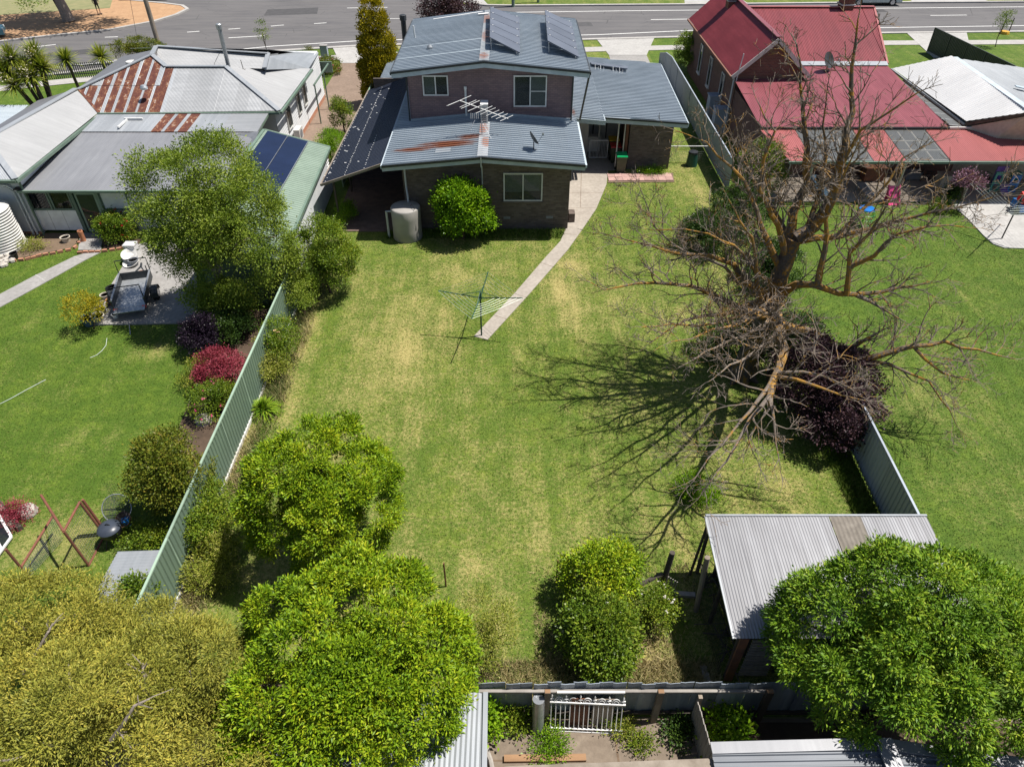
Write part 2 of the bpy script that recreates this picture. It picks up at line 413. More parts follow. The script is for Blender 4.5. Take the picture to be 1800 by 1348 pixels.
M = dict(
 lawn=mat_lawn('lawn_dry_grass', (.155,.205,.024), (.082,.138,.014), (.33,.28,.105)),
 lawnL=mat_lawn('lawn_green_grass', (.122,.184,.018), (.06,.115,.009), (.25,.235,.075), -.2),
 blade=mat_lawn('grass_blade_dry', (.18,.238,.028), (.096,.160,.017), (.385,.33,.125), 0, True),
 bladeL=mat_lawn('grass_blade_green', (.142,.213,.021), (.07,.132,.011), (.29,.275,.085), -.2, True),
 straw=mat_lawn('long_dry_grass', (.13,.19,.04), (.09,.13,.03), (.38,.31,.15), .35, True),
 asphalt=mat_asphalt('asphalt'),
 paint=pm('road_paint_white', (.75,.75,.73), (.6,.6,.58), .7, scale=6, bump=.05),
 kerb=mat_concrete('kerb_concrete', (.44,.425,.40), (.33,.315,.30)),
 path=mat_concrete('old_concrete_path', (.40,.36,.31), (.30,.265,.225)),
 slab=mat_concrete('grey_concrete_slab', (.34,.33,.315), (.245,.235,.225)),
 slabw=mat_concrete('pale_concrete', (.44,.43,.41), (.34,.33,.315)),
 patio=mat_concrete('beige_patio_concrete', (.40,.345,.28), (.33,.28,.23)),
 yardc=mat_concrete('brown_yard_concrete', (.24,.195,.15), (.16,.125,.095)),
 gravel=mat_concrete('brown_gravel_drive', (.27,.20,.155), (.19,.14,.105)),
 dirt=mat_concrete('red_dirt', (.46,.29,.165), (.36,.215,.12)),
 soil=mat_concrete('garden_soil', (.20,.145,.10), (.13,.09,.06)),
 bed=mat_concrete('bark_mulch_bed', (.11,.075,.05), (.06,.042,.03)),
 drygrass=pm('dry_verge', (.26,.24,.12), (.19,.20,.09), .9, scale=1.5, bump=.5, bscale=12),
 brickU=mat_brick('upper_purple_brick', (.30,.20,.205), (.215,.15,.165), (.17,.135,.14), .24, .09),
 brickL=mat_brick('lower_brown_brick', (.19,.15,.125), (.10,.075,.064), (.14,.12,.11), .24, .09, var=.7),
 brickR=mat_brick('red_house_brick', (.19,.09,.065), (.12,.062,.052), (.15,.115,.095), .24, .09),
 brickc=pm('chimney_brick', (.20,.09,.06), (.11,.055,.045), .9, scale=9),
 brickedge=pm('orange_edging_brick', (.42,.20,.12), (.30,.15,.10), .9, scale=8),
 pinkpave=pm('pink_paver', (.42,.27,.235), (.34,.21,.185), .9, scale=5),
 brownpave=pm('brown_paver', (.17,.115,.095), (.11,.078,.066), .9, scale=3),
 roofblue=mat_roof('blue_grey_steel_roof', (.41,.46,.505), (.32,.37,.415), .36, .2, (.35,5,1),
     rust=[(-3.2,33.3,3.9,2.4,.75,1.05),(-2.0,34.0,3.9,1.3,.6,.8),(-4.6,33.0,3.8,1.8,.4,1.0),(3.3,38.6,3.6,.35,1.4,.6)]),
 ridgerust=mat_roof('rusty_ridge_capping', (.40,.41,.42), (.33,.34,.35), .5, .1, (1,1,1), rstretch=(1,1.3,1),
     rust=[(-1.22,33.2,4,.42,1.1,1.0),(-1.5,35.0,4,.5,1.2,1.1),(-1.4,36.9,7,.45,.9,1.0),(-1.3,40.6,7,.5,2.2,1.1),(-1.45,44.2,7,.5,1.8,1.1)]),
 rooftrim=pm('pale_blue_fascia', (.42,.48,.52), (.33,.39,.43), .5, scale=2, bump=.05),
 roofdark=mat_roof('navy_steel_roof', (.030,.036,.055), (.022,.027,.042), .42, .1, (4,.4,.4)),
 galv=mat_roof('galvanised_roof', (.34,.35,.36), (.27,.28,.29), .42, .3, (.5,5,.5)),
 galvx=mat_roof('galvanised_roof_streaked', (.37,.39,.41), (.29,.31,.33), .42, .25, (6,.35,.5)),
 galvy=mat_roof('grey_verandah_steel', (.27,.275,.29), (.215,.22,.235), .42, .25, (6,.35,.5)),
 galvshed=mat_roof('shed_galvanised', (.31,.315,.33), (.215,.215,.225), .48, .2, (7,.3,.5)),
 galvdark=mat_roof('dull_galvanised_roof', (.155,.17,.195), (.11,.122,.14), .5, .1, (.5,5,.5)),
 asb=mat_concrete('weathered_fibro_sheet', (.24,.215,.185), (.13,.115,.095)),
 whiteroof=mat_roof('white_painted_roof', (.35,.355,.36), (.29,.295,.30), .5, .0, (.4,6,1)),
 whitebright=mat_roof('bright_white_roof', (.70,.70,.69), (.62,.62,.62), .5, .0, (.4,6,1)),
 rustsheet=mat_rust_sheet('rusted_sheet'),
 redroof=mat_roof('dark_red_steel_roof', (.225,.042,.05), (.16,.028,.034), .42, 0, (5,.3,.3)),
 redsk=mat_roof('faded_red_steel_roof', (.27,.085,.10), (.19,.052,.062), .42, 0, (5,.3,.3)),
 redver=mat_roof('coral_red_verandah_roof', (.37,.115,.11), (.31,.095,.09), .42, 0, (5,.3,.3)),
 green=mat_roof('green_painted_steel', (.24,.31,.25), (.195,.26,.205), .5, 0, (2,2,.4)),
 greentrim=pm('green_trim', (.15,.21,.165), (.11,.165,.125), .5, scale=2, bump=.05),
 greenfence=mat_roof('green_steel_fence', (.165,.235,.175), (.13,.19,.14), .5, 0, (1,1,.3)),
 greenrail=pm('pale_green_rail', (.30,.40,.31), (.24,.33,.255), .45, scale=2, bump=.04),
 greyfence=mat_roof('pale_grey_steel_fence', (.37,.41,.47), (.30,.34,.40), .5, 0, (1,1,.3)),
 bluefence=mat_roof('blue_grey_old_fence', (.31,.355,.41), (.21,.25,.30), .5, .2, (2,2,.3), objrand=.24),
 darkfence=mat_roof('charcoal_steel_fence', (.055,.06,.062), (.04,.045,.047), .5, 0, (1,1,.3)),
 wboard=pm('white_weatherboard', (.66,.67,.68), (.58,.60,.62), .6, scale=2, bump=.05),
 white=pm('white_paint', (.72,.72,.71), (.60,.60,.59), .5, scale=3, bump=.04),
 offwhite=pm('off_white_trim', (.58,.57,.54), (.48,.47,.45), .5, scale=3, bump=.04),
 glass=mat_glass('window_glass', (.075,.085,.09)), glassd=mat_glass('dark_window_glass', (.016,.018,.022), .04, .3), glassg=mat_glass('curtained_glass', (.18,.20,.20), .12),
 curtain=pm('window_curtain', (.40,.40,.38), (.30,.30,.29), .9, scale=3),
 panel=mat_roof('grey_solar_collector', (.115,.13,.165), (.095,.108,.14), .45, .0, (1,1,1)),
 panelpv=mat_roof('navy_solar_panel', (.012,.020,.055), (.010,.016,.042), .15, 0, (1,1,1), spec=.7),
 steel=pm('galvanised_steel', (.42,.44,.46), (.32,.34,.36), .4, .6, 6, .05),
 darksteel=pm('dark_steel', (.06,.065,.07), (.04,.045,.05), .5, .4, 6, .05),
 rustpipe=pm('rusty_steel_pipe', (.20,.075,.045), (.13,.05,.035), .85, 0, 9, .3),
 greenpipe=pm('dark_green_pipe', (.02,.075,.055), (.015,.055,.04), .4, .1, 6, .04),
 wire=pm('clothes_line_wire', (.50,.56,.50), (.42,.48,.42), .5, .2, 6, 0),
 black=pm('black_plastic', (.022,.023,.025), (.015,.016,.017), .45, 0, 5, .05),
 rubber=pm('tyre_rubber', (.02,.02,.02), (.013,.013,.013), .8, 0, 8, .2),
 navylid=pm('navy_enamel_lid', (.045,.055,.075), (.035,.043,.06), .35, 0, 5, .02),
 greyplastic=pm('grey_plastic', (.20,.21,.23), (.16,.17,.19), .5, 0, 5, .04),
 tank=pm('grey_beige_tank', (.30,.285,.265), (.24,.228,.212), .55, 0, 1.2, .03),
 pvc=pm('pvc_pipe', (.55,.57,.58), (.45,.47,.48), .45, 0, 4, .03),
 timber=pm('grey_timber', (.30,.255,.205), (.19,.155,.12), .85, 0, 3, .4, 22, stretch=(1,1,.3)),
 timberd=pm('dark_timber_post', (.085,.07,.055), (.05,.042,.035), .9, 0, 4, .4, stretch=(1,1,.3)),
 timbero=pm('orange_timber', (.29,.17,.09), (.20,.115,.06), .8, 0, 3, .2, stretch=(.3,1,1)),
 timberr=pm('brown_board', (.23,.095,.05), (.13,.065,.045), .85, 0, 3, .2),
 greytimber=pm('pale_paling', (.33,.305,.275), (.24,.22,.20), .85, 0, 3, .4, stretch=(1,1,.3)),
 terra=pm('terracotta', (.42,.18,.09), (.34,.14,.075), .8, 0, 5, .1),
 creampot=pm('cream_pot', (.50,.45,.38), (.40,.36,.30), .7, 0, 5, .1),
 bluepot=pm('blue_glazed_pot', (.10,.16,.22), (.07,.12,.17), .3, 0, 5, .02),
 rock=pm('pale_rock', (.42,.39,.35), (.28,.26,.23), .9, 0, 4, .6, 8),
 lidg=pm('green_bin_lid', (.0,.42,.13), (.0,.36,.11), .4, 0, 5, .02), lidy=pm('yellow_bin_lid', (.80,.50,.01), (.7,.42,.01), .4, 0, 5, .02), lidr=pm('red_bin_lid', (.5,.02,.015), (.42,.02,.015), .4, 0, 5, .02),
 bin=pm('olive_green_bin', (.075,.085,.05), (.055,.065,.04), .5, 0, 5, .05),
 pink=pm('pink_plastic', (.75,.09,.25), (.68,.07,.22), .35, 0, 5, .02), teal=pm('teal_plastic', (.02,.22,.19), (.015,.18,.16), .35, 0, 5, .02),
 purple=pm('purple_plastic', (.14,.06,.34), (.11,.05,.28), .35, 0, 5, .02), blue=pm('blue_plastic', (.01,.16,.50), (.01,.13,.42), .35, 0, 5, .02),
 red=pm('red_plastic', (.60,.03,.02), (.5,.025,.02), .35, 0, 5, .02), yellow=pm('yellow_plastic', (.75,.42,.03), (.65,.36,.03), .4, 0, 5, .02), lime=pm('lime_net', (.25,.55,.05), (.2,.45,.05), .5, 0, 5, .02),
 orange=pm('orange_plastic', (.75,.13,.03), (.65,.1,.03), .4, 0, 5, .02),
 carw=pm('pale_green_car_paint', (.55,.62,.60), (.50,.57,.55), .25, .1, 1, 0), carb=pm('dark_car_paint', (.03,.03,.035), (.025,.025,.03), .25, .1, 1, 0), carbl=pm('blue_car_paint', (.12,.30,.36), (.10,.26,.32), .25, .1, 1, 0),
 rim=pm('alloy_rim', (.5,.5,.52), (.4,.4,.42), .3, .7, 5, 0),
 skin=pm('skin', (.40,.24,.17), (.34,.2,.14), .6, 0, 8, .05), cloth=pm('dark_clothing', (.02,.02,.024), (.014,.014,.018), .85, 0, 8, .2),
 bark=mat_bark('brown_bark', (.12,.085,.06), (.07,.05,.036)), barkg=mat_bark('grey_gum_bark', (.34,.29,.25), (.20,.165,.14)),
 deadbark=mat_bark('dead_bark_with_orange_lichen', (.125,.105,.09), (.07,.058,.05), (.34,.185,.035), .40),
 deadlimb=mat_bark('limb_bark_thick_orange_lichen', (.17,.135,.105), (.10,.08,.062), (.37,.20,.04), .50),
 twig=mat_bark('grey_dead_twig', (.215,.18,.15), (.125,.102,.086), (.36,.20,.05), .30),
 poly=mat_roof('grey_translucent_sheet', (.23,.24,.24), (.17,.18,.18), .25, 0, (5,.3,.3)),
 leafA=mat_leaf('bright_green_leaf', [(.045,.105,.006), (.125,.225,.008), (.22,.32,.010), (.39,.42,.018)], .13, .5),
 leafB=mat_leaf('glossy_green_leaf', [(.035,.09,.008), (.09,.185,.012), (.165,.275,.016), (.30,.37,.03)], .13, .5),
 leafO=mat_leaf('olive_wattle_leaf', [(.10,.12,.018), (.20,.212,.030), (.295,.285,.045), (.45,.38,.06)], .12, .55),
 leafT=mat_leaf('soft_green_leaf', [(.06,.105,.014), (.13,.20,.022), (.21,.28,.034), (.33,.38,.06)], .28, .45),
 leafS=mat_leaf('shrub_leaf', [(.045,.09,.010), (.095,.165,.014), (.16,.23,.02), (.27,.30,.03)], .22, .4),
 leafL=mat_leaf('lime_citrus_leaf', [(.06,.14,.008), (.12,.255,.010), (.19,.34,.014), (.27,.40,.02)], .28, .3),
 leafD=mat_leaf('dark_green_leaf', [(.014,.035,.010), (.03,.065,.014), (.05,.095,.018), (.08,.13,.02)], .2, .4),
 leafP=mat_leaf('purple_leaf', [(.020,.012,.018), (.040,.022,.030), (.066,.036,.044), (.11,.062,.064)], .15, .4),
 leafPd=mat_leaf('dark_purple_leaf', [(.010,.007,.014), (.02,.012,.024), (.03,.018,.034)], .12, .4),
 leafR=mat_leaf('crimson_maple_leaf', [(.11,.012,.022), (.22,.025,.045), (.33,.055,.085), (.42,.12,.14)], .25, .5),
 leafY=mat_leaf('yellow_green_leaf', [(.13,.15,.012), (.26,.24,.014), (.40,.33,.02), (.48,.36,.03)], .3, .5),
 leafC=mat_leaf('golden_conifer', [(.10,.11,.008), (.24,.215,.010), (.40,.32,.014), (.52,.40,.02)], .15, .6),
 leafK=mat_leaf('strappy_green_leaf', [(.06,.10,.016), (.15,.20,.022), (.28,.30,.04), (.45,.42,.12)], .25, .45),
 leafM=mat_leaf('mauve_leaf', [(.10,.05,.09), (.20,.10,.16), (.28,.16,.22)], .25, .5),
 leafG=mat_leaf('rusty_green_leaf', [(.05,.085,.012), (.11,.15,.016), (.17,.19,.02), (.23,.17,.03)], .25, .45),
 flowerw=mat_leaf('white_flower', [(.6,.56,.50), (.7,.68,.62)], .2, .6), flowerp=mat_leaf('pink_flower', [(.55,.20,.28), (.70,.04,.20), (.62,.35,.38)], .2, .6),
 flowerr=mat_leaf('red_flower', [(.45,.01,.02), (.6,.02,.04)], .2, .6), flowero=mat_leaf('peach_flower', [(.62,.40,.20), (.7,.5,.3)], .2, .6), flowerc=mat_leaf('cream_plume', [(.52,.46,.32), (.62,.56,.44)], .2, .6),
)
# ------------------------------------------------------------ setting: ground, lawns, road, paths
def ribbon(pts, w, z, mb=None):
    mb = mb or MB(); P = [Vector((p[0], p[1], 0)) for p in pts]; L = []; R = []
    for i, p in enumerate(P):
        d = (P[min(i+1, len(P)-1)]-P[max(i-1, 0)]).normalized(); n = Vector((-d.y, d.x, 0))
        L.append((p.x+n.x*w/2, p.y+n.y*w/2, z)); R.append((p.x-n.x*w/2, p.y-n.y*w/2, z))
    k = len(P); mb.add(L+R, [(i, k+i, k+i+1, i+1) for i in range(k-1)]); return mb
def kerb(pts, w, z0, z1):
    mb = MB(); P = [Vector((p[0], p[1], 0)) for p in pts]; k = len(P); V = []
    for i, p in enumerate(P):
        d = (P[min(i+1, k-1)]-P[max(i-1, 0)]).normalized(); n = Vector((-d.y, d.x, 0))
        a = p+n*w/2; b = p-n*w/2; V += [(a.x, a.y, z0), (a.x, a.y, z1), (b.x, b.y, z1), (b.x, b.y, z0)]
    F = []
    for i in range(k-1):
        for j in range(3): F.append((4*i+j, 4*i+j+1, 4*i+5+j, 4*i+4+j))
    F += [(3,2,1,0), (4*k-4, 4*k-3, 4*k-2, 4*k-1)]
    mb.add(V, F); return mb
def pts(*pp, z=0.0): return [gp(a, b, z) for a, b in pp]

DRY = [  # px, py, rx, ry (m), rotation, strength
 (690,640,.9,2.2,-.5,.75), (655,705,.8,1.6,-.5,.5), (770,560,.8,2.0,-.5,.55), (805,490,.9,1.6,-.4,.5), (720,600,.7,1.8,-.5,.5), (610,480,1.2,1.0,0,.35),
 (1003,465,.45,.8,-.2,1.3), (985,505,.5,1.2,-.2,.95), (1000,560,.5,1.5,-.3,.5), (930,560,.7,2,-.6,.35), (900,950,.8,.5,0,.35), (870,1100,.7,.9,0,.55), (850,1000,.7,.5,0,.4),
 (1370,850,1.0,.9,0,.55), (1050,560,.6,1.4,-.4,.25), (1150,930,1.1,.7,0,.4), (1120,1150,.7,.7,0,.7), (420,800,.35,1.6,-.05,1.1), (500,700,.3,1.4,-.1,.6), (525,620,.3,1.5,0,.6), (545,560,.4,1.4,0,.5), (355,1010,.7,1.2,0,.8), (480,1010,.9,.9,0,.6),
 (1185,560,1.0,.8,0,.3), (1230,330,1.2,2.0,0,.4), (1240,430,1.2,1.2,0,.3),
 (870,620,.9,2.6,-.5,-.35), (1000,640,1.2,1.6,-.3,-.25), (940,740,1.5,1.4,0,-.4), (700,450,2,1.0,0,-.25), (1090,400,1.2,2.2,0,-.35), (800,770,1.0,1.6,0,-.2), (1220,860,.8,.6,0,-.5), (970,1080,.8,1.0,0,-.3),
 # neighbours' lawns
 (265,620,.8,.55,0,.9), (190,775,.8,.3,-.6,.7), (120,775,.6,.3,-.6,.7), (80,700,2,.5,-.5,.35), (60,560,1.2,.6,0,.3), (40,960,1.6,1.2,0,.9), (130,960,1.2,1.2,0,.6), (1650,700,2.2,1.6,0,.4), (1700,850,1.6,1.0,0,.35), (1640,600,1.2,1.0,0,.3)]
_D = [(gp(a, b), rx, ry, rt, s) for a, b, rx, ry, rt, s in DRY]
def dryf(x, y):
    d = np.zeros_like(x)
    for c, rx, ry, rt, s in _D:
        dx = x-c.x; dy = y-c.y; u = dx*math.cos(rt)-dy*math.sin(rt); v = dx*math.sin(rt)+dy*math.cos(rt)
        d = d+s*np.exp(-((u/rx)**2+(v/ry)**2))
    return d*.45
def set_dry(o, extra=0.0):
    me = o.data; n = len(me.vertices); co = np.empty(n*3, 'f'); me.vertices.foreach_get('co', co); co = co.reshape(-1, 3)
    a = me.attributes.new('dry', 'FLOAT', 'POINT'); a.data.foreach_set('value', (dryf(co[:, 0], co[:, 1])+.335+extra).astype('f'))

mb = MB(); mb.grid(-250, 250, -60, 440, 25, lambda x, y: -.03); struct('ground', mb, M['drygrass'], label='open ground under and beyond the yards')
FX0, FX1 = -9.15, 11.35          # side boundaries of the middle yard
for nm, x0, x1, y0, y1, mt, ex, lb in (
    ('lawn', FX0, FX1, 7.9, 68.0, M['lawn'], 0, 'patchy half dry lawn of the middle back yard'),
    ('lawn', -60, FX0, 6.0, 64.2, M['lawnL'], 0, 'green mown lawn of the yard with the trailer'),
    ('lawn', FX1, 95, 6.0, 72.2, M['lawnL'], .04, 'green lawn behind the red roofed house'),
    ('lawn', -14, 95, 80.0, 130, M['lawnL'], .25, 'grass verge across the road')):
    mb = MB()
    if y0 == 80.0: mb.add([(-4.9,79.95,.1),(0,79.3,.1),(16,79.75,.1),(39.5,80.7,.1),(95,83,.1),(95,130,.1),(-13,130,.1),(-12,95,.1),(-6.5,84,.1)], [tuple(range(9))])
    else: mb.grid(x0, x1, y0, y1, .3 if x0 == FX0 else .55)
    o = struct(nm, mb, mt, label=lb); set_dry(o, ex)

near = [(-75,40),(-52,50),(-35.2,57.5),(-27,61.2),(-20,63.65),(-12.7,65.35),(0,66.6),(13.1,67.9),(33.8,69.4),(46.4,69.9),(95,72.4)]
far = [(-13,130),(-12,95),(-6.5,84),(-4.6,80.2),(-2.5,79.3),(0,79.15),(16.1,79.6),(39.5,80.55),(52.4,80.85),(95,82.9)]
mb = MB(); poly = near+far[::-1]+[(-75,130)]
mb.add([(x, y, .012) for x, y in poly], [tuple(range(len(poly)))]); struct('road', mb, M['asphalt'], label='grey asphalt road widening into a junction')
struct('kerb', kerb([(x, y-.2) for x, y in near], .45, -.02, .07), M['kerb'], label='pale concrete kerb on the near side of the road')
struct('kerb', kerb([(x, y+.2) for x, y in far[2:]], .4, 0, .14), M['kerb'], label='concrete kerb on the far side of the road')
isl = [(-75,52),(-52,61.8),(-44.4,66.2),(-40.9,68.05),(-36.6,70),(-33.7,73),(-32.5,75.6),(-32.2,77.9),(-33.2,79.3),(-35.4,80.3),(-41.4,82.3),(-60,88),(-75,92)]
struct('dirt_verge', MB().prism(isl, 0, .1), M['dirt'], label='bare orange dirt corner in the junction')
struct('kerb', kerb(isl, .35, 0, .14), M['kerb'], label='kerb around the orange dirt corner')
struct('dry_grass_verge', MB().prism([(-75,74),(-52,74.5),(-40,78.2),(-41.4,82),(-60,87.6),(-75,91)], .09, .115), M['drygrass'], label='dry grass on the dirt corner')
mb = MB()
ribbon([(-52,52.6),(-36,59.1),(-28,62.2),(-20.4,65.0),(-12.9,66.75),(0,67.9),(8,68.7),(16.3,70.1),(47.5,71.8),(95,74.2)], .14, .018, mb)
ribbon([(-2.5,76.7),(11.2,77.45),(51.5,79.1),(95,81)], .13, .018, mb)
for a, b in (((40.5,75.6),(44.1,75.75)), ((13.2,74.0),(17.1,74.2)), ((-13.5,74.4),(-10.3,74.4)), ((-8.0,72.6),(-4.8,72.8)), ((27,74.9),(30.5,75.05)), ((54,76.4),(57.5,76.6)), ((-36,67.8),(-34.9,67.95)), ((-29.3,69.5),(-28.3,69.8)), ((-25.9,70.5),(-24.9,70.8)), ((-22.3,71.6),(-21.2,72)), ((-18.5,72.5),(-17.4,72.8)), ((-45,62.4),(-43.6,63.1)), ((-40.5,64.8),(-39.2,65.5)), ((-25,67.6),(-22,68.3)), ((-32.2,60.9),(-30.2,61.6)), ((-16.5,78.6),(-12.5,78.9))):
    ribbon([a, b], .13, .018, mb)
struct('road_markings', mb, M['paint'], label='white lane lines and dashes on the road')
mb = MB()
for q in ([(-24,75.5),(-19,76.2),(-19.4,78.8),(-24.3,78.0)], [(3,71.2),(7.5,71.6),(7.4,73.1),(2.9,72.7)], [(28,76.4),(37,76.9),(36.9,78.0),(27.9,77.6)], [(-38,61.5),(-34.5,63),(-35,64.5),(-38.6,63)]):
    mb.add([(x, y, .0155) for x, y in q], [(0,1,2,3)])
struct('road_patch', mb, pm('dark_road_patch', (.07,.068,.07), (.055,.054,.056), .9, scale=2), label='darker repair patch in the asphalt')
# footpaths and drives
struct('footpath', ribbon([(-60,43),(-36,54.6),(-27.8,57.7),(-18,60.9),(-11,62.4),(0,63.4),(7.7,64.1),(32.4,66.0),(44.4,66.25),(95,69)], 1.35, .03), M['kerb'], label='pale concrete footpath along the near verge')
mb = MB(); mb.add([(-13.75,60.1,.036),(-11.1,60.1,.036),(-10.6,65.45,.036),(-15.3,64.75,.036)], [(0,1,2,3)]); mb.add([(8.0,62.3,.036),(11.1,62.3,.036),(12.6,67.75,.036),(7.4,67.3,.036)], [(0,1,2,3)]); mb.add([(34.4,61.5,.036),(37.6,61.5,.036),(41,69.5,.036),(35.5,69.4,.036)], [(0,1,2,3)]); mb.add([(17.5,79.8,.106),(24,80,.106),(23,92,.106),(19.5,92,.106)], [(0,1,2,3)]); mb.add([(41,80.8,.106),(49,81.1,.106),(47,92,.106),(43,92,.106)], [(0,1,2,3)]); mb.add([(-9,84.5,.106),(-4.4,80.3,.106),(-2.4,79.6,.106),(-4,86,.106),(-7,90,.106)], [(0,1,2,3,4)])
struct('driveway_crossing', mb, M['slabw'], label='white concrete driveway crossings')
mb = MB(); mb.add([(-13.6,36.8,.02),(-10.4,36.8,.02),(-10.6,60.1,.02),(-13.75,60.1,.02)], [(0,1,2,3)]); struct('driveway', mb, M['gravel'], label='brown gravel driveway beside the weatherboard house')
mb = MB(); mb.add([(7.6,49,.02),(10.9,49,.02),(11.1,62.3,.02),(8.0,62.3,.02)], [(0,1,2,3)]); struct('driveway', mb, M['slab'], label='grey paved driveway up to the carport')
# main yard path
L = pts((1000,290),(996,400),(985,425),(960,452),(905,516),(833,592)); R = pts((1070,290),(1066,325),(1048,368),(1025,402),(998,440),(930,518),(857,598))
mb = MB(); poly = [(p.x, p.y) for p in L]+[(p.x, p.y) for p in R[::-1]]
mb.prism(poly, -.02, .035); cp = struct('path', mb, M['path'], label='old concrete path curving from the carport to the clothes hoist')
# cracks / joints as real grooves: thin dark strips set in the slab
mb = MB()
for a, b in (((1000,340),(1060,340)), ((997,367),(1050,367)), ((988,412),(1014,414)), ((950,463),(972,470)), ((903,517),(926,524)), ((868,555),(890,562)), ((1022,300),(1020,366))):
    ribbon([gp(*a), gp(*b)], .022, .0365, mb)
struct('path_joints', mb, M['soil'], label='dirt filled joints in the concrete path')
mb = MB(); mb.prism([tuple(p)[:2] for p in pts((1000,235),(1095,235),(1082,300),(1000,300))], 0, .03); struct('carport_floor', mb, M['path'], label='concrete floor under the carport')
# left neighbour's slab and path
struct('slab', MB().prism([tuple(p)[:2] for p in pts((152,573),(352,569),(345,480),(300,420),(240,432))], 0, .06), M['slab'], label='grey concrete slab with the trailer on it')
mb = MB()
Lp = pts((0,518),(60,486),(130,452),(152,445)); Rp = pts((0,541),(75,500),(150,458),(178,444))
poly = [(-26.5,22.6),(-25.5,21.5)][::-1]+[]
mb.prism([(-27.5,23.6)]+[(p.x, p.y) for p in Lp]+[(p.x, p.y) for p in Rp[::-1]]+[(-26.9,22.6)], -.01, .03)
struct('path', mb, M['slab'], label='grey concrete path across the green lawn to the back door')
mb = MB()
for a, b in (((63,484),(80,495)), ((130,452),(148,459))): ribbon([gp(*a), gp(*b)], .05, .0335, mb)
struct('path_joints', mb, M['slabw'], label='pale joints across the grey path')
struct('garden_bed', MB().prism([tuple(p)[:2] for p in pts((0,470),(25,457),(75,447),(125,437),(137,427),(140,411),(0,411))], -.01, .045), M['soil'], label='bare soil bed below the sunroom')
struct('garden_bed', MB().prism([tuple(p)[:2] for p in pts((182,440),(240,433),(260,411),(178,411))], -.01, .045), M['bed'], label='rose bed by the back door')
struct('step_paving', MB().prism([tuple(p)[:2] for p in pts((138,441),(178,441),(182,411),(142,411))], 0, .05), M['slab'], label='concrete steps at the back door')
struct('garden_bed', MB().prism([(-11.4,16.2),(-9.3,14.8),(-9.3,25.2),(-13.0,24.9),(-12.2,22.3),(-11.6,19)], -.01, .05), M['bed'], label='flower bed along the green fence')
# right neighbour's patio and slab
struct('patio', MB().prism([(13.5,35.3),(24.0,35.3),(30,35.3),(30,38.9),(13.5,38.9)], 0, .06), M['patio'], label='beige concrete patio under the red verandah')
poly = pts((1668,357),(1700,385),(1728,415),(1745,430),(1765,437),(1800,438)); struct('slab', MB().prism([(p.x, p.y) for p in poly]+[(32,30.2),(32,35.28),(23.8,35.28)], 0, .05), M['slabw'], label='pale concrete slab under the neighbour\'s clothes hoist')
# patio of the middle house, paved edge at the carport, rear neighbour's yard
struct('patio', MB().prism([(-9.0,32.0),(-5.25,32.0),(-5.25,46),(-9.0,46)], -.02, .05), M['brownpave'], label='brown paved patio under the navy lean-to roof')
pv = struct('paved_edge', MB().prism([tuple(p)[:2] for p in pts((1068,322),(1185,321),(1183,305),(1070,306))], -.02, .03), M['soil'], label='row of pink pavers in front of the brick store')
WLOC[pv.name] = Vector((0,0,0))
a = gp(1070,320); b = gp(1184,319)
for r in range(2):
    for i in range(9):
        t = (i+.5)/9; c = a.lerp(b, t); mb = MB(); mb.box((c.x, c.y+.26+.5*r, .04+.004*((i*7+r) % 3)), ((b-a).length/9-.012, .48, .05)); part(pv, 'paver', mb, M['pinkpave'])
mb = MB(); mb.prism([(-9.1,2),(14,2),(14,7.85),(-9.1,7.85)], -.02, .015); struct('yard_concrete', mb, M['yardc'], label='brown concrete yard behind the rear fence')
mb = MB()
ribbon([(1.05,7.5),(1.05,5)], .04, .017, mb); ribbon([(-.6,6.9),(1.05,6.85)], .04, .017, mb); ribbon([(1.05,6.4),(4.2,6.35)], .03, .017, mb); ribbon([(2.4,7.4),(2.5,5.5)], .05, .017, mb)
struct('yard_joints', mb, M['soil'], label='weedy joints in the brown concrete yard')
struct('garden_bed', MB().prism([(4.45,5.5),(12,5.5),(12,7.75),(4.45,7.75)], 0, .03), M['bed'], label='shady bed behind the rear fence')
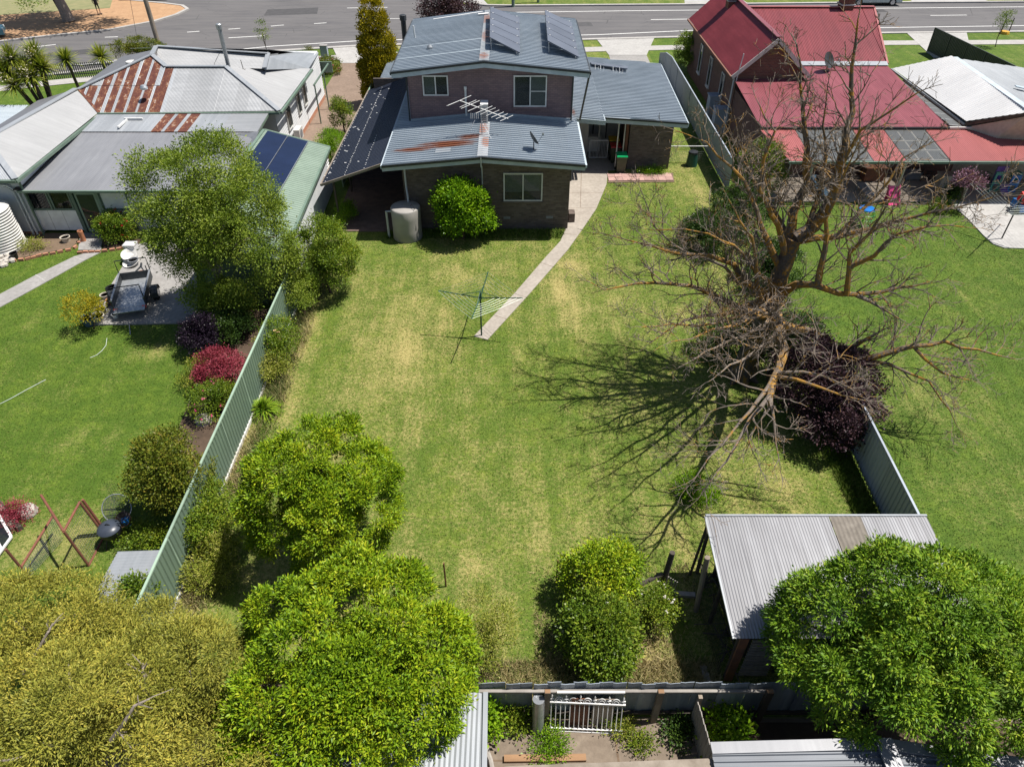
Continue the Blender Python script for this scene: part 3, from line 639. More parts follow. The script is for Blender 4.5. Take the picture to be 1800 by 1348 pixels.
# ------------------------------------------------------------ buildings
def window(par, x0, x1, z0, z1, y, mat='glass', frame='offwhite', split=(.5,), rail=None, fw=.06, sill='brickL', axis='y', curtain=None):
    """window on a wall facing -Y (axis y) or facing -X / +X (axis 'x-','x+': x0,x1 are then Y values and y is X)"""
    def mk(c, d):
        if axis == 'y': return (c[0], y-c[1], c[2]), (d[0], d[1], d[2])
        s = -1 if axis == 'x-' else 1
        return (y+s*c[1], c[0], c[2]), (d[1], d[0], d[2])
    def B(m, c, d): cc, dd = mk(c, d); m.box(cc, dd)
    w = x1-x0; h = z1-z0; xm = (x0+x1)/2; zm = (z0+z1)/2
    m = MB(); B(m, (xm, .006, zm), (w-.02, .01, h-.02)); win = part(par, 'window', m, M['black'])
    for (a_, b_, c_, d_) in (curtain or ()):
        m = MB(); B(m, (x0+w*(a_+b_)/2, .016, z0+h*(c_+d_)/2), (w*(b_-a_)-.03, .006, h*(d_-c_)-.05)); part(win, 'curtain', m, M['curtain'])
    m = MB()
    for xx in (x0+fw/2, x1-fw/2): B(m, (xx, .04, zm), (fw, .075, h))
    for zz in (z0+fw/2, z1-fw/2): B(m, (xm, .04, zz), (w-2*fw, .07, fw))
    for s in split: B(m, (x0+w*s, .04, zm), (fw*.9, .065, h-2*fw))
    if rail: B(m, (x0+w*.75, .038, z0+h*rail), (w*.5-fw*1.5, .05, fw*.6))
    part(win, 'frame', m, M[frame])
    ed = [0]+list(split)+[1]
    for a, b in zip(ed[:-1], ed[1:]):
        m = MB(); B(m, (x0+w*(a+b)/2, .03, zm), (w*(b-a)-fw*.9, .012, h-2*fw)); part(win, 'pane', m, M[mat])
    if sill:
        m = MB(); B(m, (xm, .05, z0-.05), (w+.1, .11, .09)); part(win, 'sill', m, M[sill])
    return win
def fascia(par, pts_, h, t, mat, name='fascia', up=.02):
    m = MB()
    for a, b in zip(pts_[:-1], pts_[1:]):
        a = Vector(a); b = Vector(b); m.bar(a+Vector((0,0,up-h/2)), b+Vector((0,0,up-h/2)), t, h)
    return part(par, name, m, M[mat])

# ===== middle two-storey brick house
H = thing('brick_house', 'two storey brown brick house with blue grey steel roofs at top of the lawn', 'house', (-1.3,38,0))
XL, XR, YR, YU = -5.22, 2.78, 32.3, 36.95
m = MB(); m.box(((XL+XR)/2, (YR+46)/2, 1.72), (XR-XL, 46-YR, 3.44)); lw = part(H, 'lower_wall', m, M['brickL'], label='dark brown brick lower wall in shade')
m = MB()
for (px, py) in ((891,383),(966,382),(890,317)): p = yp(px, py, YR); m.box((p.x, YR-.004, p.z), (.34, .01, .13))
part(lw, 'air_vent', m, M['greyplastic'])
m = MB(); m.prism([(XL, YU), (3.02, YU), (3.02, 45.6), (XL, 45.6)], 3.3, 6.12); uw = part(H, 'upper_wall', m, M['brickU'], label='purple brick upper storey wall')
m = MB(); m.add([(XL,YU,6.12),(3.02,YU,6.12),(-1.35,YU,6.62),(XL,45.6,6.12),(3.02,45.6,6.12),(-1.35,45.6,6.62)], [(0,1,2),(3,5,4),(0,2,5,3),(1,4,5,2)]); part(uw, 'gable_infill', m, M['brickU'])
window(H, -4.48, -3.2, 5.02, 6.0, YU, 'glass', 'white', (.5,), sill='brickU', curtain=((0,.5,0,1),))
window(H, .08, 1.75, 4.47, 6.0, YU, 'glass', 'white', (.5,), rail=.5, sill='brickU', curtain=((0,.08,0,1),(.5,1,0,1)))
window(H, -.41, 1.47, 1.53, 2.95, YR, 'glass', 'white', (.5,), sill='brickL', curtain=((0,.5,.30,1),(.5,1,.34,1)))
# lower roof: gable with ridge along Y at x=-1.35
RX = -1.35
zl, zr, zc = 3.62, 3.66, 4.03
rf = MB(); rf.corr([(-5.98,31.5,zl),(RX,31.5,zc),(RX,YU+.02,zc),(-5.98,YU+.02,zl)], (1,0,.08), .25, .085, 'rib')
rf.corr([(RX,31.5,zc),(3.36,31.5,zr),(3.36,YU+.02,zr),(RX,YU+.02,zc)], (1,0,-.08), .25, .085, 'rib')
rf.corr([(-5.98,YU+.02,zl),(XL+.0,YU+.02,zl+.066),(XL,46.5,zl+.066),(-5.98,46.5,zl)], (1,0,.08), .25, .085, 'rib')
lowroof = part(H, 'lower_roof', rf, M['roofblue'], label='blue grey ribbed lower roof with rust stains')
m = MB(); m.slab([(-5.98,31.52,zl-.03),(RX,31.52,zc-.03),(RX,YU,zc-.03),(-5.98,YU,zl-.03)], .05); m.slab([(RX,31.52,zc-.03),(3.36,31.52,zr-.03),(3.36,YU,zr-.03),(RX,YU,zc-.03)], .05); part(lowroof, 'soffit', m, M['rooftrim'])
m = MB(); m.bar((-6.0,31.46,zl-.11),(RX,31.46,zc-.11),.05,.26); m.bar((RX,31.46,zc-.11),(3.38,31.46,zr-.11),.05,.26); part(lowroof, 'barge_board', m, M['rooftrim'])
m = MB(); m.bar((-6.0,31.41,zl+.0),(RX,31.41,zc+.0),.05,.11); m.bar((RX,31.41,zc+.0),(3.38,31.41,zr+.0),.05,.11); part(lowroof, 'barge_capping', m, M['darksteel'])
m = MB(); m.bar((-6.02,31.5,zl-.07),(-6.02,46.5,zl-.07),.1,.14); m.bar((3.41,31.5,zr-.07),(3.41,37.0,zr-.07),.1,.14); part(lowroof, 'gutter', m, M['rooftrim'])
m = MB()
for s in (-1, 1): m.add([(RX,31.5,zc+.065),(RX+s*.24,31.5,zc+.052),(RX+s*.24,YU,zc+.052),(RX,YU,zc+.065)], [(0,1,2,3)])
part(lowroof, 'ridge_capping', m, M['ridgerust'], label='ridge capping streaked with rust')
p = gp(779,266,3.87); m = MB(); m.box((p.x, p.y, p.z+.045), (.72,.4,.012), ry=-.08); part(lowroof, 'patch_plate', m, M['galvx'])
m = MB(); m.bar((XL-.02,YU-.03,3.76),(RX,YU-.03,4.14),.06,.14); m.bar((RX,YU-.03,4.14),(3.04,YU-.03,3.80),.06,.14); part(lowroof, 'flashing', m, M['rooftrim'])
# upper roof
zl, zr, zc = 6.36, 6.38, 6.86; Y0, Y1 = 36.15, 46.2
rf = MB(); rf.corr([(-5.85,Y0,zl),(RX,Y0,zc),(RX,Y1,zc),(-5.85,Y1,zl)], (1,0,.11), .25, .085, 'rib'); rf.corr([(RX,Y0,zc),(3.75,Y0,zr),(3.75,Y1,zr),(RX,Y1,zc)], (1,0,-.1), .25, .085, 'rib')
uproof = part(H, 'upper_roof', rf, M['roofblue'], label='blue grey ribbed upper roof')
m = MB(); m.slab([(-5.85,Y0+.02,zl-.03),(RX,Y0+.02,zc-.03),(RX,Y1,zc-.03),(-5.85,Y1,zl-.03)], .05); m.slab([(RX,Y0+.02,zc-.03),(3.75,Y0+.02,zr-.03),(3.75,Y1,zr-.03),(RX,Y1,zc-.03)], .05); part(uproof, 'soffit', m, M['rooftrim'])
m = MB(); m.bar((-5.87,Y0-.04,zl-.12),(RX,Y0-.04,zc-.12),.05,.28); m.bar((RX,Y0-.04,zc-.12),(3.77,Y0-.04,zr-.12),.05,.28); part(uproof, 'barge_board', m, M['rooftrim'])
m = MB(); m.bar((-5.87,Y0-.09,zl+.0),(RX,Y0-.09,zc+.0),.05,.1); m.bar((RX,Y0-.09,zc+.0),(3.77,Y0-.09,zr+.0),.05,.1); part(uproof, 'barge_capping', m, M['darksteel'])
m = MB(); m.bar((-5.9,Y0,zl-.07),(-5.9,Y1,zl-.07),.1,.14); m.bar((3.8,Y0,zr-.07),(3.8,Y1,zr-.07),.1,.14); part(uproof, 'gutter', m, M['darksteel'])
m = MB()
for s in (-1, 1): m.add([(RX,Y0,zc+.065),(RX+s*.24,Y0,zc+.05),(RX+s*.24,Y1,zc+.05),(RX,Y1,zc+.065)], [(0,1,2,3)])
part(uproof, 'ridge_capping', m, M['ridgerust'], label='upper ridge capping with rusty red patches')
for yy in (38.15, 40.25): m = MB(); m.add([(-5.85,yy-.14,zl+.05),(RX-.24,yy-.14,zc+.03),(RX-.24,yy+.14,zc+.03),(-5.85,yy+.14,zl+.05)], [(0,1,2,3)]); part(uproof, 'sheet_lap', m, M['rooftrim'])
m = MB(); m.bar((-4.6,45.5,zl+.2),(-1.7,45.6,zc+.09),.1,.06); m.bar((-1.95,45.1,zc+.08),(-1.35,45.1,zc+.12),.22,.04); part(uproof, 'flashing_strip', m, M['white'])
m = MB(); b = gp(730,70,6.4); m.tube([b, b+Vector((-.05,0,.7))], .045, 8); part(uproof, 'vent_pipe', m, M['pvc'])
m = MB(); b = gp(756,92,6.45); m.tube([b, b+Vector((0,0,.22))], .1, 10); m.lathe([(.02,.2),(.15,.2),(.15,.26),(.09,.34),(.02,.36)], b, 12); part(uproof, 'roof_vent', m, M['steel'])
m = MB(); b = Vector((-6.35,45.4,3.4)); m.tube([b, b+Vector((0,0,3.2))], .15, 12); m.lathe([(.1,3.15),(.2,3.15),(.2,3.42),(.14,3.45),(.05,3.45)], b, 12); part(H, 'flue', m, M['darksteel'], label='dark metal flue with cowl behind the upper roof')
for x in (XL-.05, 3.05): m = MB(); m.bar((x,YU-.06,3.75),(x,YU-.06,6.2),.07,.07); part(H, 'downpipe', m, M['darksteel'])
m = MB(); m.bar((3.78,Y0+.1,6.25),(3.6,37.9,3.45),.08,.08); part(H, 'downpipe', m, M['darksteel'])
m = MB(); m.tube([(-1.42,31.4,4.05),(-1.42,31.42,3.6),(-1.42,32.22,3.3),(-1.42,32.22,1.2)], .03, 6); part(H, 'cable_pipe', m, M['pvc'])
a = yp(818,157,YU-.08); b = yp(820,208,YU-.08); c = yp(843,210,YU-.08); m = MB(); m.tube([a,b,c], .055, 8); m.tube([a, a+Vector((0,0,.12))], .075, 8); part(H, 'conduit', m, M['white'], label='white pipe bracket on the upper wall')
# left small front roof + lean-to
rf = MB(); rf.corr([(-8.25,46.2,2.95),(XL,46.2,3.3),(XL,50.6,3.3),(-8.25,50.6,2.95)], (1,0,.1), .25, .085, 'rib'); r2 = part(H, 'porch_roof', rf, M['roofblue'])
m = MB(); m.bar((-8.25,46.15,2.88),(XL,46.15,3.22),.05,.22); part(r2, 'fascia', m, M['rooftrim'])
m = MB(); m.box((-6.2,49,1.5), (2,3,2.9)); part(H, 'front_room', m, M['brickL'])
rf = MB(); zL, zR = 2.3, 3.42
A = [(-9.2,32.55,zL),(-5.98,32.2,zR),(-5.98,46.0,zR),(-8.9,46.0,zL+.1)]
rf.corr([(-9.2,32.45,zL),(-5.95,32.45,zR),(-5.95,46.0,zR),(-9.0,46.0,zL+.07)], (1,0,.345), .19, .03, 'trap')
lt = part(H, 'lean_to_roof', rf, M['roofdark'], label='navy ribbed lean-to roof with rows of pale screw heads')
m = MB(); random.seed(3)
for fx, n in ((.06,34),(.36,58),(.66,16)):
    for i in range(n):
        t = (i+random.uniform(-.3,.3))/n
        if fx > .6: t *= .33
        x = -9.2+fx*3.25+random.uniform(-.015,.015); y = 32.6+t*13; z = zL+(zR-zL)*fx+.045
        m.box((x, y, z), (.036,.036,.018))
for i in range(30): fx = random.random()*.6; m.box((-9.2+fx*3.25, 32.6+random.random()*12.8, zL+(zR-zL)*fx+.04), (.09*random.random()+.03,.04,.02))
part(lt, 'screw_heads', m, M['white'], kind='stuff')
m = MB(); m.bar((-9.22,32.42,zL-.03),(-5.95,32.42,zR-.05),.06,.12); m.bar((-9.22,32.42,zL-.02),(-9.02,46,zL+.05),.08,.1); part(lt, 'edge_trim', m, M['timber'])
for yy in (33.0,36.5,40,44): m = MB(); m.box((-8.75,yy,1.18), (.09,.09,2.3)); part(H, 'verandah_post', m, M['timberd'])
m = MB(); m.box((-7.0,45.9,1.6), (3.2,.12,3.1)); part(H, 'patio_end_wall', m, M['brickL'])
# carport side
rf = MB(); rf.corr([(2.8,37.0,3.62),(3.4,37.0,3.5),(3.4,50.2,3.5),(2.8,50.2,3.62)], (1,0,-.08), .25, .085, 'rib'); rf.corr([(3.4,38.3,3.40),(4.95,38.3,3.26),(4.95,50.4,3.26),(3.4,50.4,3.40)], (1,0,-.08), .25, .085, 'rib')
l2 = part(H, 'link_roof', rf, M['roofblue'], label='blue grey strip roof linking house and carport')
m = MB(); m.bar((3.3,38.25,3.3),(5.0,38.25,3.16),.05,.24); m.bar((5.0,38.25,3.16),(5.0,39.2,3.16),.05,.24); part(l2, 'fascia', m, M['rooftrim'])
rf = MB(); rf.corr([(4.1,39.35,3.14),(9.62,39.05,2.86),(9.85,49.8,2.86),(4.9,50.3,3.14)], (1,0,-.05), .25, .085, 'rib'); cpr = part(H, 'carport_roof', rf, M['roofblue'], label='blue grey carport roof on the right')
m = MB(); m.bar((4.1,39.3,3.0),(9.66,39.0,2.73),.06,.26); m.bar((9.68,39.0,2.76),(9.9,49.8,2.76),.06,.2); part(cpr, 'fascia', m, M['rooftrim'])
m = MB(); m.bar((4.1,39.26,3.12),(9.66,38.96,2.85),.05,.09); part(cpr, 'gutter', m, M['darksteel'])
m = MB(); m.prism([(6.62,39.6),(9.05,39.6),(9.05,45),(6.62,45)], 0, 2.8); part(H, 'store_wall', m, M['brickL'], label='brick store under the carport roof')
m = MB(); m.box((6.5,40.2,1.4), (.14,1.0,2.7)); part(H, 'store_door', m, M['timberr'])
m = MB(); m.prism([(2.85,41.5),(4.5,41.5),(4.5,46),(2.85,46)], 0, 3.1); m.box((5.6,43.4,1.45), (2.1,.1,2.6)); part(H, 'fibro_wall', m, M['offwhite'])
for x, y in ((5.95,39.5),(5.1,41.2),(6.3,39.45),(9.3,44)): m = MB(); m.tube([(x,y,0),(x,y,2.95)], .04, 8); part(H, 'carport_post', m, M['steel'])
for x in (4.95,5.35,5.75): m = MB(); m.box((x,43.2,1.6), (.05,.08,2.3)); part(H, 'wall_batten', m, M['black'])
for x, yy in ((XR+.1,34.5),(3.3,37.9)): m = MB(); m.tube([(x,yy,0),(x,yy,3.5)], .045, 8); part(H, 'downpipe', m, M['darksteel'])
m = MB(); m.box((XR+.25,33.2,.25), (.3,.5,.5)); part(H, 'meter_box', m, M['brickL'])

# gate and bins under the carport
G = thing('side_gate', 'white barred metal gate under the carport', 'gate', (5.1,41.0,0))
m = MB(); m.bar((4.55,41,.12),(5.65,41,.12),.04); m.bar((4.55,41,1.15),(5.65,41,1.15),.04); m.bar((4.57,41,.1),(4.57,41,1.17),.04); m.bar((5.63,41,.1),(5.63,41,1.17),.04); part(G, 'gate_frame', m, M['white'])
for i in range(11): m = MB(); x = 4.66+i*.088; m.tube([(x,41,.12),(x,41,1.15)], .011, 5); part(G, 'bar', m, M['white'])
m = MB(); m.box((4.9,42.3,.5), (.85,.5,.9)); solo('storage_box', 'pale box standing behind the white carport gate', 'box', m, M['offwhite'], (4.9,42.3,0))
def wheelie(x, y, lid, label, rz=0):
    B = thing('wheelie_bin', label, 'bin', (x,y,0), 'wheelie bins under the carport')
    def sec(w, d, z, oy=0): return [(-w/2,-d/2+oy,z),(w/2,-d/2+oy,z),(w/2,d/2+oy,z),(-w/2,d/2+oy,z)]
    V = sec(.46,.50,.06)+sec(.52,.58,.55)+sec(.58,.68,.98)+sec(.62,.74,1.0)
    m = MB(); m.add([(x+a, y+b, c) for a, b, c in V], [(3,2,1,0)]+[(4*i+j, 4*i+(j+1) % 4, 4*i+4+(j+1) % 4, 4*i+4+j) for i in range(3) for j in range(4)]); part(B, 'body', m, M['bin'])
    V = sec(.63,.76,1.002)+sec(.60,.70,1.06)+sec(.40,.46,1.085)
    m = MB(); m.add([(x+a, y+b-.01, c) for a, b, c in V], [(3,2,1,0),(8,9,10,11)]+[(4*i+j, 4*i+(j+1) % 4, 4*i+4+(j+1) % 4, 4*i+4+j) for i in range(2) for j in range(4)]); ld = part(B, 'lid', m, M[lid])
    m = MB(); m.tube([(x-.28,y+.42,.98),(x+.28,y+.42,.98)], .018, 6); part(ld, 'handle', m, M[lid])
    for s in (-1, 1): m = MB(); m.tube([(x+s*.24,y+.28,.11),(x+s*.31,y+.28,.11)], .1, 12); part(B, 'wheel', m, M['rubber'])
p = gp(1090,302); wheelie(p.x, p.y, 'lidg', 'wheelie bin with bright green lid in the sun')
wheelie(6.05, 41.6, 'lidy', 'wheelie bin with yellow lid behind the green one'); wheelie(6.05, 40.6, 'lidr', 'wheelie bin with red lid between the yellow and green ones')

# things on the middle house roof
def collector(px_, label):
    (a, b, c, d) = px_           # top-left, top-right, bottom-right, bottom-left in the photo
    S = thing('solar_collector', label, 'solar panel', (a+b+c+d)/4-Vector((0,0,.6)), 'solar collectors on the upper roof')
    n = (b-a).cross(d-a).normalized()
    if n.z < 0: n = -n
    for i in range(5):
        t0 = i/5+.004; t1 = (i+1)/5-.004
        q = [a.lerp(d, t0), b.lerp(c, t0), b.lerp(c, t1), a.lerp(d, t1)]
        m = MB(); k = [tuple(v) for v in q]+[tuple(v-n*.06) for v in q]; m.add(k, [(0,1,2,3),(7,6,5,4)]+[(i2, 4+i2, 4+(i2+1) % 4, (i2+1) % 4) for i2 in range(4)]); cp_ = part(S, 'collector_panel', m, M['panel'])
        m = MB()
        for s in (.09, .91):
            w = q[0].lerp(q[1], s); m.box(w+n*.012, (.06,.06,.025))
        part(cp_, 'clamp', m, M['white'])
    m = MB(); roofz = lambda v: 6.86-abs(v.x-RX)*.1+.04
    for v in (d.lerp(c, .04), d.lerp(c, .9), a.lerp(b, .06), a.lerp(b, .9)):
        ft = Vector((v.x+.02, v.y+.05, roofz(v))); m.tube([v-n*.05, ft], .022, 6); m.box(ft, (.14,.1,.03))
    m.tube([d.lerp(c, .05)-n*.05, d.lerp(c, .05)-n*.05+Vector((.12,.35,-.25))], .02, 6); part(S, 'stand', m, M['steel'])
c0 = gp(862,12,7.55); c1 = gp(913,31,6.95); c2 = gp(914,93,6.93); c3 = gp(861,66,7.5)
collector((c0,c1,c2,c3), 'left grey tilted solar collector beside the rusty upper ridge')
c0 = gp(958,18,7.3); c1 = gp(1005,40,6.66); c2 = gp(1018,101,6.62); c3 = gp(963,72,7.25)
collector((c0,c1,c2,c3), 'right grey tilted solar collector near the edge of the upper roof')
S = thing('solar_collector', 'low dark solar strip panel on the carport roof', 'solar panel', (6.3,47.5,3.1))
a, b = gp(1040,113,3.35), gp(1103,121,3.3); m = MB(); m.add([a, b, b+Vector((.1,.8,-.1)), a+Vector((0,.8,-.1)), a-Vector((0,0,.06)), b-Vector((0,0,.06)), b+Vector((.1,.8,-.16)), a+Vector((0,.8,-.16))], [(0,1,2,3),(7,6,5,4),(0,4,5,1),(1,5,6,2),(2,6,7,3),(3,7,4,0)]); part(S, 'collector_panel', m, M['panel'])
m = MB()
for t in (.1,.25,.6,.78): v = a.lerp(b, t); m.tube([v, v+Vector((0,-.25,-.28))], .02, 5); m.tube([v+Vector((.2,0,0)), v+Vector((.2,-.2,-.27))], .02, 5)
part(S, 'bracket', m, M['steel'])
# air conditioner at the ridge
p = Vector((-1.38,36.0,4.12)); AC = thing('air_conditioner', 'boxy grey evaporative unit on the ridge against the purple wall', 'air conditioner', p)
m = MB(); m.box(p+Vector((0,0,.43)), (.34,.6,.82)); part(AC, 'casing', m, M['offwhite'])
for i in range(7): m = MB(); m.box(p+Vector((0,-.31,.12+i*.09)), (.27,.03,.05), rx=.5); part(AC, 'louvre', m, M['greyplastic'])
m = MB(); m.box(p+Vector((0,0,.86)), (.38,.64,.04)); part(AC, 'top_cover', m, M['white'])
for s in (-1, 1): m = MB(); m.box(p+Vector((s*.14,0,.0)), (.06,.7,.06)); part(AC, 'foot', m, M['steel'])
# tv antenna
base = Vector((-1.45,34.2,4.08)); A = thing('tv_antenna', 'white many armed television antenna above the lower roof', 'antenna', base)
top = base+Vector((-.05,0,1.35)); m = MB(); m.tube([base, top], .022, 6); m.tube([base+Vector((.45,-.5,-.02)), base+Vector((0,0,.6))], .012, 5); part(A, 'mast', m, M['steel'])
e0 = yp(808,177,34.2); e1 = yp(893,209,34.2); m = MB(); m.tube([e0, e1], .02, 6); part(A, 'boom', m, M['white'])
for i, t in enumerate((0,.17,.22,.36,.5,.58,.68,.78,.87,.97)):
    c = e0.lerp(e1, t); hl = (.62,.45,.5,.5,.45,.42,.36,.34,.32,.36)[i]; dv = Vector((.86,.45,.22)).normalized()
    m = MB(); m.tube([c-dv*hl, c+dv*hl], .012, 5); part(A, 'element', m, M['white'])
c = e0.lerp(e1, .0); m = MB(); m.tube([c, c+Vector((-.62,-.1,-.22))], .012, 5); part(A, 'element', m, M['white'])
# small second aerial, left of the unit
b2 = gp(825,232,3.95); A = thing('tv_antenna', 'small folded aerial just left of the ridge unit', 'antenna', b2)
m = MB(); m.tube([b2, b2+Vector((.28,.4,.45))], .014, 5); part(A, 'mast', m, M['steel'])
for i in range(5): c = b2+Vector((.08+.09*i,.4,.5)); m = MB(); m.tube([c, c+Vector((0,0,.26))], .009, 4); part(A, 'element', m, M['white'])
# satellite dishes
def dish(base, r, aim, label, arm=1):
    D = thing('satellite_dish', label, 'satellite dish', base)
    m = MB(); m.tube([base, base+Vector((0,0,.45))], .025, 7); m.box(base+Vector((0,0,.01)), (.3,.16,.03)); part(D, 'mount', m, M['darksteel'])
    R = Vector(aim).to_track_quat('Z', 'Y').to_matrix(); c = base+Vector((0,0,.62))
    m = MB(); prof = [(.01,-.10*r/.4),(r*.4,-.085*r/.4),(r*.75,-.04*r/.4),(r,0.02),(r*.99,0.035),(r*.74,-.02),(r*.38,-.062*r/.4),(.01,-.075*r/.4)]; m.lathe(prof, c, 24, R); part(D, 'reflector', m, M['darksteel'], 'auto')
    f = c+R @ Vector((0,-r*.3,r*1.25)); m = MB(); m.tube([c+R @ Vector((0,-r*.95,0)), f], .014, 5); m.box(f, (.08,.08,.1)); part(D, 'feed_arm', m, M['steel'])
dish(gp(938,266,3.85), .36, (.8,.25,.5), 'dark satellite dish on the right half of the lower roof')
# ===== weatherboard house on the left
def wboards(mb, a, b, z0, z1, out, pitch=.16):
    a = Vector(a); b = Vector(b); o = Vector(out); n = max(1, int((z1-z0)/pitch)); h = (z1-z0)/n
    for i in range(n):
        zl_, zh = z0+i*h, z0+(i+1)*h
        q = [a+o*.028, b+o*.028, b+o*.006, a+o*.006]; q[0].z = q[1].z = zl_; q[2].z = q[3].z = zh
        k = len(mb.v); mb.v += [tuple(v) for v in q]; mb.f.append((k, k+1, k+2, k+3))
        u = [a.copy(), b.copy()]; 
        for v in u: v.z = zl_
        mb.v += [tuple(u[0]), tuple(u[1])]; mb.f.append((k, k+1, k+5, k+4))
    mb.add([(a.x,a.y,z0),(b.x,b.y,z0),(b.x,b.y,z1),(a.x,a.y,z1)], [(0,1,2,3)])
    return mb
W = thing('weatherboard_house', 'white weatherboard house with rust streaked galvanised hip roofs', 'house', (-19,40,0))
m = MB(); m.box((-17.95,46.0,1.58), (9.3,11.6,3.15)); body = part(W, 'wall', m, M['wboard'])
m = MB(); wboards(m, (-13.3,40.2,0), (-13.3,51.8,0), .3, 3.1, (1,0,0)); part(W, 'weatherboards', m, M['wboard'], label='white weatherboards on the driveway side', kind='one')
m = MB(); m.box((-13.29,46,.15), (.04,11.4,.3)); part(W, 'base_course', m, M['brickedge'])
for y0, y1 in ((42.0,43.0),(44.6,45.4),(46.2,47.0)): window(W, y0, y1, 1.3, 2.6, -13.27, 'glass', 'offwhite', (), sill=None, axis='x+')
# sunroom along the back
YS = 31.95
def sx(px, py): return yp(px, py, YS)
m = MB(); m.box((-18.4,YS+2.6,1.25), (9.5,5.0,2.3)); part(W, 'sunroom_core', m, M['black'])
a = sx(60,371); b = sx(135,371); m = MB(); m.box(((a.x+b.x)/2,YS-.02,.68), (b.x-a.x,.06,1.05)); pl = part(W, 'infill_panel', m, M['white'])
m = MB()
for t in (.33,.66): m.box((a.x+(b.x-a.x)*t,YS-.053,.68), (.02,.012,1.03))
part(pl, 'joint', m, M['offwhite'])
x0 = a.x; x1 = b.x; xm_ = (x0+x1)/2
for u, v in ((x0,xm_),(xm_,x1)): window(W, u+.03, v-.03, 1.24, 2.2, YS, 'glassd', 'greentrim', (), sill=None, fw=.07)
m = MB()
for x in (x0-.12, x1+.10, x1+1.33): m.box((x,YS-.04,1.18), (.16,.16,2.36))
part(W, 'sunroom_post', m, M['greentrim'])
m = MB(); m.box((-18.4,YS-.06,2.29), (9.8,.08,.12)); part(W, 'head_beam', m, M['greentrim'])
D = MB(); xd0, xd1 = x1+.2, x1+1.24; D.box(((xd0+xd1)/2,YS-.02,1.1), (xd1-xd0-.02,.05,2.1)); dr = part(W, 'door', D, M['greenrail'], label='pale green framed glass back door')
m = MB(); m.box(((xd0+xd1)/2,YS-.05,1.12), (xd1-xd0-.24,.03,1.8)); part(dr, 'pane', m, M['glassd'])
m = MB(); m.box((xd1-.1,YS-.08,1.05), (.04,.06,.14)); part(dr, 'handle', m, M['steel'])
window(W, xd1+.16, xd1+1.5, 1.24, 2.2, YS, 'glassd', 'greentrim', (), sill=None, fw=.07)
m = MB(); m.box((xd1+2.3,YS-.02,1.1), (4.3,.05,2.1)); part(W, 'infill_panel', m, M['white'])
rf = MB(); rf.corr([(-23.3,31.5,2.42),(-13.6,31.5,2.42),(-13.6,37.6,2.95),(-22.95,37.6,2.95)], (0,1,.087), .076, .018)
vr = part(W, 'verandah_roof', rf, M['galvy'], True, label='grey corrugated sunroom roof')
m = MB(); m.bar((-23.3,31.46,2.38),(-13.6,31.46,2.38),.1,.1); m.bar((-13.55,31.5,2.38),(-13.55,40,3.05),.1,.12); part(vr, 'gutter', m, M['greentrim'])
m = MB(); m.bar((-23.35,31.5,2.45),(-23.0,39.6,3.0),.3,.04); part(vr, 'valley_tray', m, M['timberd'])
zf = lambda x, y: 2.99+.06*(y-37.5)
def sheets(par, poly, zf, edges, mat, y0=None, y1=None, name='roof_sheet', ribdir=(0,1,.4)):
    P = [Vector((x, y, zf(x, y))) for x, y in poly]
    for (u0, u1, k) in edges:
        mm = MB(); mm.corr(P, ribdir, .076, .018, 'sine', u0-P[0].x, u1-P[0].x)
        if len(mm.v) >= 4 and max(v[1] for v in mm.v)-min(v[1] for v in mm.v) > .05:
            part(par, name, mm, M[k], True, label='rusted roof sheet' if k == 'rustsheet' else None, kind='one')
ed = []; x = -22.95
while x < -13.4:
    c = x+.38; k = 'rustsheet' if (-18.9 < c < -17.1) else ('galvx' if c < -15.5 else 'galv')
    if k == 'rustsheet': ed += [(x, x+.52, k), (x+.52, x+.70, 'galvx')]; x += .70
    else: ed.append((x, x+.76, k)); x += .76
sk = part(W, 'skillion_deck', MB().add([(-22.95,37.45,2.93),(-13.5,37.45,2.93),(-13.5,39.8,3.06),(-22.95,39.8,3.06)], [(0,1,2,3)]), M['galvy'])
sheets(sk, [(-22.95,37.45),(-13.5,37.45),(-13.5,39.8),(-22.95,39.8)], zf, ed, None, ribdir=(0,1,.06))
m = MB(); m.box((-20.6,38.9,3.15), (1.0,.09,.09)); m.box((-20.95,38.3,3.12), (.09,1.2,.09)); part(sk, 'drain_pipe', m, M['white'])
# main rear roof plane in sheets
zm = lambda x, y: 3.2+.418*(y-39.85)
dk = [(-22.89,39.76),(-12.93,39.92),(-16.52,43.2),(-19.97,43.2)]
deck = MB(); deck.add([(x, y, zm(x, y)-.03) for x, y in dk+[(-21.03,44.13),(-24.5,41.46)]], [(0,1,2,3),(0,3,4,5)]); mr = part(W, 'main_roof', deck, M['galvy'], label='galvanised rear roof with rows of rusted sheets')
ed1 = []; x = -24.6; rnd = random.Random(5)
while x < -19.97:
    e = min(x+rnd.uniform(.40,.50), -19.97); ed1.append((x, e, 'rustsheet')); f = min(e+rnd.uniform(.13,.2), -19.97); ed1.append((e, f, 'galvx')); x = f
yl = 41.75
sheets(mr, [(-22.89,39.76),(-19.97,39.8),(-19.97,yl),(-24.1,yl),(-24.5,41.46)], zm, [(a, b, k) for a, b, k in ed1 if b-a > .01], None)
ed2 = [(a, b, k if -23.6 < (a+b)/2 < -20.35 or k == 'galvx' else 'galvx') for a, b, k in ed1 if b-a > .01]
sheets(mr, [(-19.97,yl+.02),(-19.97,43.2),(-21.03,44.13),(-24.05,yl+.02)], lambda x, y: zm(x, y)+.006, ed2, None)
ed3 = [(-19.97,-19.5,'rustsheet'),(-19.5,-19.3,'galvx')]; x = -19.3
while x < -12.9: ed3.append((x, min(x+.76,-12.93), 'galv')); x += .76
